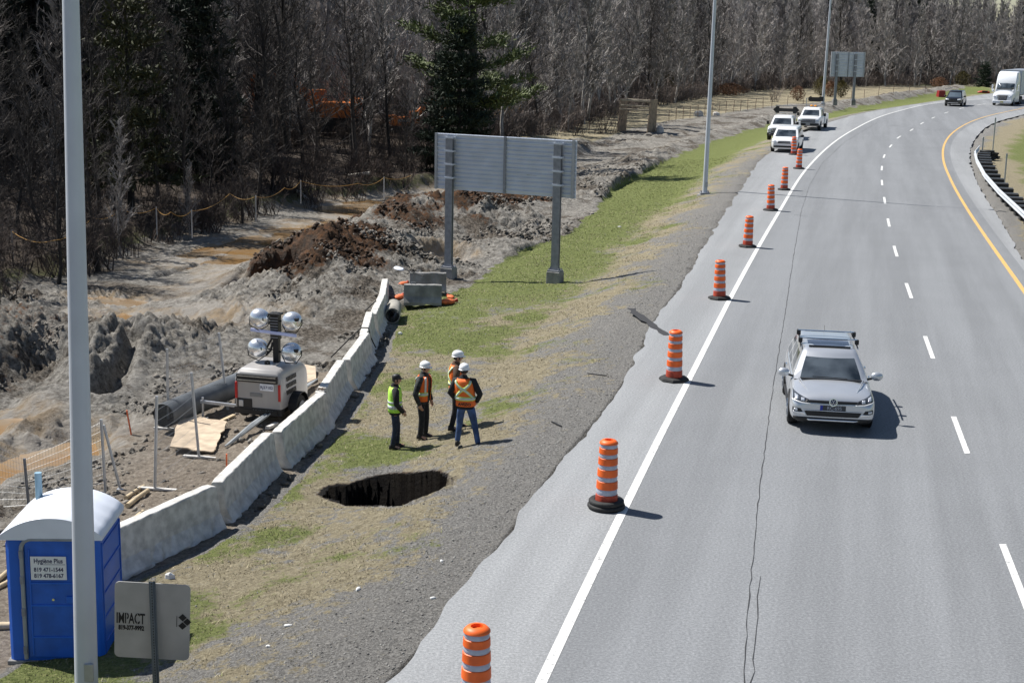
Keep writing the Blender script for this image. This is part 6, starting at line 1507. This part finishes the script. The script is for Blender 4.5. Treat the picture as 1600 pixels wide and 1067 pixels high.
p = road(1496, 167); suv((p.x + .4, p.y + 2.2, p.z), rad(-24))

def semi(loc, yaw):
    e = empty('semi_truck', loc, yaw, 'white long-haul truck with a box trailer coming round the curve at the right edge', 'truck')
    mt = mat('truck_white', (.80, .82, .85), .3, var=.02, coat=.4); mg = mat('trailer_white', (.62, .66, .72), .5, var=.04)
    lower_body(e, [(-1.2, .78, .35, .95, 1.10), (-1.15, 1.08, .30, 1.20, 1.42), (-.9, 1.17, .30, 1.36, 1.58), (-.3, 1.20, .32, 1.50, 1.74), (.6, 1.22, .38, 1.62, 1.86)], mt, 'bonnet')
    # cab with raised sleeper roof
    b = MB(); secs = []
    for z, y0, w in ((.55, .55, 1.20), (1.80, .58, 1.22), (2.62, 1.0, 1.20), (2.75, 1.02, 1.20), (3.4, 1.45, 1.18), (3.85, 1.9, 1.12), (3.98, 2.3, 1.0)):
        secs.append([(-w + .12, y0, z), (0, y0 - .16, z), (w - .12, y0, z), (w, y0 + .22, z), (w, 3.5, z), (-w, 3.5, z), (-w, y0 + .22, z)])
    b.loft(secs); b.build('cab', mt, e, smooth=True, bevel=.03, ang=35)
    b = MB(); lo = [(-1.02, .54, 1.86), (-.5, .42, 1.86), (0, .38, 1.86), (.5, .42, 1.86), (1.02, .54, 1.86)]; hi = [(-.98, .92, 2.58), (-.5, .80, 2.60), (0, .76, 2.61), (.5, .80, 2.60), (.98, .92, 2.58)]; b.loft([lo, hi], closed=False, caps=False); o = b.build('windshield', M_GLASS, e, smooth=True); o.modifiers.new('t', 'SOLIDIFY').thickness = .02
    for s in (-1, 1):
        b = MB(); b.add([(s * 1.232, .95, 1.82), (s * 1.232, 1.75, 1.82), (s * 1.218, 1.75, 2.5), (s * 1.218, 1.2, 2.5)], [(0, 1, 2, 3)]); o = b.build('side_window', M_GLASS, e); o.modifiers.new('t', 'SOLIDIFY').thickness = .02
        b = MB(); b.box((s * 1.50, .55, 2.05), (.16, .22, .75)); mo = b.build('mirror', mt, e, bevel=.05); b = MB(); b.beam((s * 1.2, .8, 2.2), (s * 1.45, .6, 2.2), .04, .04); b.build('mirror_arm', M_BLK, mo)
        b = MB(); b.ell((s * 1.15, -.85, 2.0 - .25), (.12, .08, .18), 10, 8); b.build('hood_mirror', mt, e, smooth=True)
        front(e, [c for c in e.children if c.name.startswith('bonnet')][0], 'headlight', [(s * .70, .92), (s * 1.02, .98)], [(s * .76, 1.12), (s * 1.04, 1.20)], M_LAMP, .014)
        b = MB(); b.box((s * 1.19, 2.3, .75), (.06, 2.4, .70)); b.build('side_fairing', mt, e, bevel=.02)
    bd_ = [c for c in e.children if c.name.startswith('bonnet')][0]
    front(e, bd_, 'grille', [(-.48, .62), (.48, .62)], [(-.60, 1.24), (.60, 1.24)], M_BLK, .014)
    for k in range(5): front(e, bd_, 'grille_bar', [(-.50, .70 + .1 * k), (.50, .70 + .1 * k)], [(-.50, .725 + .1 * k), (.50, .725 + .1 * k)], M_GALV, .03, nv=2)
    b = MB(); b.box((0, -1.18, .47), (2.2, .28, .32)); b.build('bumper', mt, e, bevel=.06); b = MB(); b.box((0, -1.34, .46), (.34, .02, .16)); b.build('licence_plate', mat('yellow_plate', (.55, .5, .15), .5), e)
    b = MB(); b.box((0, 11.2, 2.62), (2.55, 14.4, 2.85)); b.build('trailer_box', mg, e, bevel=.02)
    b = MB(); b.box((0, 11.2, 4.06), (2.58, 14.42, .05)); b.build('trailer_roof', mat('trailer_roof_grey', (.22, .24, .27), .5), e)
    b = MB(); b.box((0, 8.5, 1.05), (1.0, 16, .22)); b.build('chassis', M_BLK, e)
    for sx in (-1, 1):
        wheel(e, sx * 1.05, -.05, .50, .28)
        for y in (4.4, 5.6, 15.5, 16.8): wheel(e, sx * .98, y, .50, .52)
p = road(1570, 166); semi((p.x + .2, p.y + 1.2, p.z), rad(-27))

# ------------------------------------------------------------------ guard rail on the inside of the curve
RP = [(1640, 400), (1600, 357), (1560, 317), (1538, 290), (1526, 266), (1523, 252), (1530, 243)]
rp = [flat(a, b, -.12) for a, b in RP]
e = empty('guard_rail', rp[3], 0, 'steel guard rail curving round the inside of the bend on black posts', 'guard rail'); o0 = Vector(rp[3]); P_ = []
for a, b in zip(rp[:-1], rp[1:]):
    n = max(2, int((b - a).length / .9)); P_ += [a.lerp(b, k / n) - o0 for k in range(n)]
P_.append(rp[-1] - o0)
prof = [(.0, .42), (-.05, .45), (-.085, .50), (-.05, .55), (-.01, .58), (-.05, .61), (-.085, .66), (-.05, .71), (0, .74), (.012, .73), (-.035, .70), (-.07, .66), (-.035, .62), (.005, .58), (-.035, .54), (-.07, .50), (-.035, .46), (.012, .43)]
secs = []
for k, q in enumerate(P_):
    d = (P_[min(k + 1, len(P_) - 1)] - P_[max(k - 1, 0)]).normalized(); nn = Vector((d.y, -d.x, 0)) if d.y > 0 else Vector((-d.y, d.x, 0)); nn = Vector((abs(d.y), -d.x * (1 if d.y > 0 else -1), 0)); secs.append([q + nn * a * 1.1 + Vector((0, 0, z)) for a, z in prof])
m = MB(); m.loft(secs); m.build('rail', mat('bright_galvanized', (.62, .64, .66), .4, .35, var=.08, vsc=1), e, smooth=True, ang=50)
acc = 0; last = None
for k, q in enumerate(P_[:-1]):
    d = (P_[k + 1] - q).normalized(); nn = Vector((abs(d.y), -d.x * (1 if d.y > 0 else -1), 0))
    if last is None or (q - last).length > 1.85:
        last = q; m = MB(); c = q + nn * .55; m.box(c + Vector((0, 0, .27)), (.85, .75, .50), rz=math.atan2(nn.y, nn.x)); po = m.build('anchor_block', M_RUB, e, bevel=.03)
        m = MB(); m.box(c + Vector((0, 0, .54)), (.85, .06, .03), rz=math.atan2(nn.y, nn.x)); m.build('block_edge', M_GALV, po)
e = empty('crash_cushion', flat(1544, 252, -.2), 0, 'stack of black rubber rings at the end of the guard rail', 'crash cushion')
for k in range(6): m = MB(); m.lathe([(.20, 0), (.42, 0), (.46, .05), (.42, .11), (.2, .11), (.2, 0)], 16, c=(.1 * math.sin(k * 2), .05 * math.cos(k), .13 * k)); m.build('rubber_ring', M_RUB, e, smooth=True)
for k in range(4): m = MB(); m.lathe([(.20, 0), (.40, 0), (.44, .05), (.40, .11), (.2, .11), (.2, 0)], 16, c=(.8 + .1 * math.sin(k * 2), 1.5, .13 * k)); m.build('rubber_ring', M_RUB, e, smooth=True)
for (a, b), h, lb in (((1569, 290), 1.9, 'thin grey marker post in the grass behind the guard rail'), ((1551, 238), 2.6, 'tall thin grey marker post at the end of the guard rail'), ((1534, 247), 1.5, 'short grey marker post at the nose of the guard rail')):
    g = flat(a, b, -.2); m = MB(); m.box((0, 0, h / 2), (.09, .03, h)); m.box((0, .0, h - .15), (.11, .035, .2)); o = m.build('marker_post', M_GALV, None, bevel=.005); o.location = g; tag(o, lb, 'marker post')

# ------------------------------------------------------------------ trench box, field fence, far oddments
def trench_box():
    a = ground(968, 207); c = ground(1018, 207); w = (c - a).length; e = empty('trench_box', (a + c) / 2, rad(-26), 'rusty brown trench shoring box standing in the mud by the dry field', 'trench box'); M_ = mat('shoring_steel', (.26, .20, .14), .8, var=.3, vsc=3); h = 3.1
    for s in (-1, 1): m = MB(); m.add([(s * w / 2 - .06, -.9 , 0), (s * w / 2 - .06, 1.3, 0), (s * w / 2 - .06, 1.5, h), (s * w / 2 - .06, -.3, h), (s * w / 2 + .06, -.9, 0), (s * w / 2 + .06, 1.3, 0), (s * w / 2 + .06, 1.5, h), (s * w / 2 + .06, -.3, h)], [(3, 2, 1, 0), (4, 5, 6, 7), (0, 1, 5, 4), (1, 2, 6, 5), (2, 3, 7, 6), (3, 0, 4, 7)]); m.build('side_wall', M_, e, bevel=.02)
    for y, z in ((-.25, h - .12), (1.4, h - .12), (-.45, h - .95), (-.3, h - .6)): m = MB(); m.beam((-w / 2, y, z), (w / 2, y, z - .05), .2, .16); m.build('spreader', mat('spreader_steel', (.42, .36, .27), .8, var=.2, vsc=3), e, bevel=.02)
trench_box()
M_FP = mat('rusty_fence_steel', (.16, .11, .08), .8, var=.3)
fpx = [(895, 211), (920, 206), (945, 201), (1045, 191), (1056, 189), (1067, 187), (1078, 185), (1090, 183), (1101, 181), (1112, 180), (1123, 178), (1134, 177), (1146, 175), (1157, 174), (1168, 173), (1180, 171), (1192, 170), (1206, 169), (1230, 166), (1255, 163), (1330, 160), (1350, 158), (1372, 156), (1395, 154), (1420, 152), (1445, 150)]
gs = [ground(a, b) for a, b in fpx]; e = empty('field_fence', gs[0], 0, 'low wire fence on thin rusty posts across the dry field', 'fence'); o0 = Vector(gs[0])
for g in gs: m = MB(); m.tube([g - o0, g - o0 + Vector((rn.uniform(-.05, .12), 0, 1.35))], .035, 5); m.build('fence_post', M_FP, e)
for z in (.35, .8, 1.25):
    m = MB(); m.tube([g - o0 + Vector((0, 0, z)) for g in gs], .012, 3, cap=False); m.build('fence_wire', M_FP, e)
def shrub_leafy(a, b, h, w, m, label, seed):
    g = ground(a, b); r_ = random.Random(seed); e = empty('shrub', g, 0, label, 'shrub'); mb = MB(); tr = MB()
    for k in range(7): tr.spike((0, 0, -.1), (r_.uniform(-w, w) * .5, r_.uniform(-w, w) * .5, h * .8), .04)
    for k in range(int(520 * h * w / 3)):
        t = r_.random() ** .8; rr = w * .5 * math.sin(PI * min(.98, .12 + t * .86)) ** .7 * r_.uniform(.3, 1.15); an = r_.uniform(0, 2 * PI); c = Vector((rr * math.cos(an), rr * math.sin(an), .1 + h * t))
        d = Vector((r_.gauss(0, 1), r_.gauss(0, 1), r_.gauss(.6, 1))).normalized(); s_ = d.cross(Vector((r_.random(), r_.random(), r_.random()))).normalized() * .05; mb.add([c - s_, c + s_, c + d * r_.uniform(.15, .4)], [(0, 1, 2)])
    tr.build('stems', M_BARK_D, e); mb.build('foliage', m, e)
M_OLV = mat('olive_foliage', (.10, .085, .025), .85, var=.5, vsc=1.2); M_YLW = mat('yellow_brown_foliage', (.30, .19, .05), .85, var=.4, vsc=1.2); M_RDB = mat('reddish_brush', (.20, .11, .065), .85, var=.4, vsc=1.2)
shrub_leafy(1283, 150, 2.6, 2.6, M_OLV, 'olive green cedar shrub left of the far sign post', 1); shrub_leafy(1297, 152, 2.1, 2.2, M_RDB, 'rusty brown shrub at the foot of the far lamp post', 2); shrub_leafy(1314, 153, 2.3, 1.9, M_OLV, 'olive shrub between the posts of the far sign', 3)
shrub_leafy(1246, 158, 1.8, 2.0, M_RDB, 'brown shrub in the field behind the white pickups', 4); shrub_leafy(1467, 139, 1.8, 3.0, M_RDB, 'reddish shrub beyond the black vehicle', 5); shrub_leafy(1503, 136, 2.6, 2.8, M_OLV, 'dark olive shrub behind the black vehicle', 6)
shrub_leafy(788, 205, 4.2, 3.2, M_YLW, 'yellow-brown leafy shrub at the foot of the tall pine', 7); shrub_leafy(1140, 150, 1.6, 5, M_RDB, 'red-brown brush patch at the edge of the far wood', 8); shrub_leafy(1040, 148, 3.0, 4, M_OLV, 'mossy green shrub at the wood edge above the trench box', 9)
stk2, scr2 = conifer(81, 4.6, .09, 11, 1.7, low=.03, droop=-.05, clump=.35, dens=16, leaf=.28); plant('small_spruce', [('trunk', stk2, M_BARK_D), ('crown', scr2, M_NEEDD)], ground(1537, 137), 'small dark spruce left of the white truck', 'tree')
# tall white pine above the big sign, with flat lit boughs, and a dark bushy conifer under it
pt, pc = conifer(91, 22, .34, 13, 6.2, low=.18, droop=.10, clump=.75, dens=13, leaf=.42, gap=.42)
gpn = flat(738, 262, -1.2); plant('tall_pine', [('trunk', pt, M_BARK_D), ('crown', pc, M_NEED)], gpn, 'tall pine with flat yellow-green boughs above the big sign', 'tree', rz=.6)
pt, pc = conifer(92, 10.5, .2, 17, 3.2, low=.02, droop=-.18, clump=.45, dens=16, leaf=.34)
plant('dark_conifer', [('trunk', pt, M_BARK_D), ('crown', pc, M_NEEDD)], flat(716, 268, -1.2), 'near-black bushy conifer just left of the tall pine trunk', 'tree')
pt, pc = conifer(93, 9, .14, 12, 2.6, low=.15, droop=-.05, clump=.5, dens=9, leaf=.34, gap=.2)
g = flat(205, 330, -1.0); plant('olive_conifer', [('trunk', pt, M_BARK_D), ('crown', pc, mat('olive_needles', (.035, .038, .010), .8, var=.4, vsc=1))], (g.x, g.y, g.z), 'thin olive conifer among dark trees, right of the near lamp post', 'tree', sc=1.25)
for i, (a, b, h) in enumerate(((1350, 118, 17), (1590, 118, 18), (1560, 116, 17), (1440, 117, 16))):
    q = flat(a, b + 8, -1.2); pt, pc = conifer(100 + i, h, .2, 15, 3.2, low=.3, droop=-.12, clump=.5, dens=7, leaf=.5)
    plant('far_spruce', [('trunk', pt, M_BARK_D), ('crown', pc, M_NEEDD)], q, 'dark spruce top rising out of the far grey wood', 'tree', 'dark spruces in the far wood')
# excavators half hidden behind the trees
M_EXO = mat('orange_machine_paint', (.60, .17, .025), .5, var=.12)
def excavator(loc, yaw, label, sc=1.0):
    e = empty('excavator', loc, yaw, label, 'excavator', sc=sc)
    for s in (-1, 1):
        m = MB(); m.prism([(-2.0, .15), (-1.7, 0), (1.7, 0), (2.0, .15), (2.05, .5), (1.7, .85), (-1.7, .85), (-2.05, .5)], .5, Matrix(((1, 0, 0, 0), (0, 0, -1, s * 1.1 + .25), (0, 1, 0, 0), (0, 0, 0, 1)))); m.build('track', M_BLK, e, bevel=.03)
    m = MB(); m.box((-.6, 0, 1.55), (3.0, 2.5, 1.1)); m.build('upper_body', M_EXO, e, bevel=.12); m = MB(); m.box((-1.7, 0, 1.75), (1.0, 2.4, 1.3)); m.build('counterweight', M_EXO, e, bevel=.2)
    m = MB(); m.box((1.1, -.7, 2.1), (1.3, 1.0, 1.6)); c = m.build('operator_cab', M_EXO, e, bevel=.08); m = MB(); m.box((1.14, -1.21, 2.35), (1.0, .03, .9)); m.build('cab_window', M_GLASS, c); m = MB(); m.box((1.76, -.7, 2.35), (.03, .8, .9)); m.build('cab_window', M_GLASS, c)
    m = MB(); m.beam((1.0, .2, 1.7), (3.4, .2, 4.2), .4, .6); m.beam((3.4, .2, 4.2), (5.6, .2, 3.6), .36, .5); m.build('boom', M_EXO, e, bevel=.03)
    m = MB(); m.beam((5.6, .2, 3.7), (5.2, .2, 1.2), .3, .4); m.build('stick', M_EXO, e, bevel=.03); m = MB(); m.prism([(-.5, 0), (.4, 0), (.5, .7), (-.2, 1.0), (-.6, .6)], 1.0, Matrix(((1, 0, 0, 5.1), (0, 0, -1, .7), (0, 1, 0, .3), (0, 0, 0, 1)))); m.build('bucket', M_STEELD, e, bevel=.03)
    m = MB(); m.box((-.4, -1.27, 1.7), (1.6, .02, .35)); m.build('pale_side_label', M_GALV, e)
g = flat(520, 222, -1.2); excavator((g.x, g.y, T(g.x, g.y) + .3), PI + .1, 'orange excavator half hidden behind bare trees, upper left of the sign', 1.15)
g = flat(632, 226, -1.2); excavator((g.x, g.y, T(g.x, g.y) + .3), .3, 'small rust-red excavator half hidden behind brush left of the sign', .62)
# orange rope on stakes along the wood's edge
rope = [(20, 386), (85, 402), (145, 362), (190, 347), (245, 345), (268, 352), (300, 350), (360, 320), (400, 325), (445, 310), (470, 298), (560, 302), (600, 292), (650, 283)]
gr_ = [flat(a, b + 12, -.9) for a, b in rope]; e = empty('rope_fence', gr_[0], 0, 'orange rope strung on thin stakes along the edge of the wood', 'rope'); o0 = Vector(gr_[0]); m = MB(); pp = []
for a, b in zip(gr_[:-1], gr_[1:]):
    for k in range(6): t = k / 6; pp.append(a.lerp(b, t) - o0 + Vector((0, 0, .95 - .9 * t * (1 - t))))
m.tube(pp, .013, 5, cap=False); m.build('rope', mat('orange_rope', (.42, .23, .05), .7), e)
for g in gr_[::2]: m = MB(); m.tube([g - o0 - Vector((0, 0, .3)), g - o0 + Vector((0, 0, 1.0))], .03, 5); m.build('stake', M_GALV, e)
# red crate-like object and orange heap by the far bend
g = ground(1470, 152); e = empty('red_container', g, .2, 'small dark red metal bin by the far roadside left of the black vehicle', 'bin'); m = MB(); m.box((0, 0, .5), (1.2, .9, 1.0), taper=.85); m.build('bin_body', mat('dark_red_paint', (.28, .02, .02), .5), e, bevel=.03); m = MB(); m.beam((.6, 0, 1.25), (1.8, 0, 1.45), .08, .08); m.build('handle', M_STEELD, e)
g = ground(1537, 146); e = empty('orange_heap', g, 0, 'low orange plastic barrier lying by the far bend beside the truck', 'barrier'); m = MB(); m.ell((0, 0, .15), (1.1, .5, .3), 14, 8); m.build('barrier_shell', M_ORGD, e, smooth=True); m = MB(); m.box((0, -.55, .3), (.9, .15, .25)); m.build('dark_slot', M_BLK, e)
# fallen white branches, rocks, litter
M_LITT = mat('pale_litter', (.75, .75, .72), .7, var=.1)
def bit(a, b, d, label, m=M_LITT, name='litter', cat='litter', rz=0):
    g = ground(a, b, .0); mb = MB(); r_ = random.Random(int(a * b)); n = 8; pts_ = [(math.cos(2 * PI * k / n) * d[0] / 2 * r_.uniform(.6, 1.1), math.sin(2 * PI * k / n) * d[1] / 2 * r_.uniform(.6, 1.1)) for k in range(n)]
    pts_ = [(x * .75, y * .75) for x, y in pts_] if name == 'litter' else pts_; mb.loft([[(x, y, 0) for x, y in pts_], [(x * .9, y * .9, d[2] * .7) for x, y in pts_], [(x * .45, y * .45, d[2] * r_.uniform(.9, 1.1)) for x, y in pts_]]); o = mb.build(name, m, None, bevel=.004); o.location = g; o.rotation_euler.z = rz; return tag(o, label, cat)
bit(450, 980, (.22, .10, .03), 'scrap of white paper on the near verge, lower left', rz=.3); bit(560, 920, (.10, .20, .04), 'torn white wrapper on the brown verge', rz=-.3); bit(676, 935, (.16, .08, .03), 'white paper scrap on the dark gravel', rz=.2); bit(690, 877, (.10, .12, .03), 'small white scrap at the gravel edge', rz=.5)
bit(265, 905, (.26, .12, .10), 'small white block just behind the sign board', rz=-.1); bit(625, 523, (.28, .14, .08), 'pale yellow chunk on the grass below the black pipe'); bit(419, 1012, (.12, .08, .03), 'tiny white scrap low on the near verge'); bit(968, 355, (.3, .2, .04), 'white plastic scrap on the green slope')
M_ROCK = mat('pale_rock', (.55, .53, .50), .9, var=.2); bit(1092, 182, (1.3, .8, .6), 'pale boulder on the dirt ridge by the field', M_ROCK, 'rock', 'rock'); bit(1030, 207, (1.0, .8, .6), 'pale boulder beside the trench box', M_ROCK, 'rock', 'rock'); bit(1118, 181, (.9, .7, .4), 'smaller pale boulder right of the ridge boulder', M_ROCK, 'rock', 'rock')
stick(ground(862, 660), ground(877, 667), .035, 'thin dark stick on the gravel between the men and the drums', m=M_BLK, dz=.02); stick(ground(918, 584), ground(948, 588), .03, 'thin dark strip on the gravel left of the third drum', m=M_BLK, dz=.02)
stick(ground(545, 281), ground(578, 289), .13, 'fallen pale log among the trees left of the sign', name='log', cat='log', m=mat('pale_log', (.50, .46, .40), .9, var=.2), round_=True, dz=.15)
stick(ground(463, 310), ground(482, 318), .10, 'short pale log at the edge of the wood above the brown pool', name='log', cat='log', m=MC['pale_log'], round_=True, dz=.1)
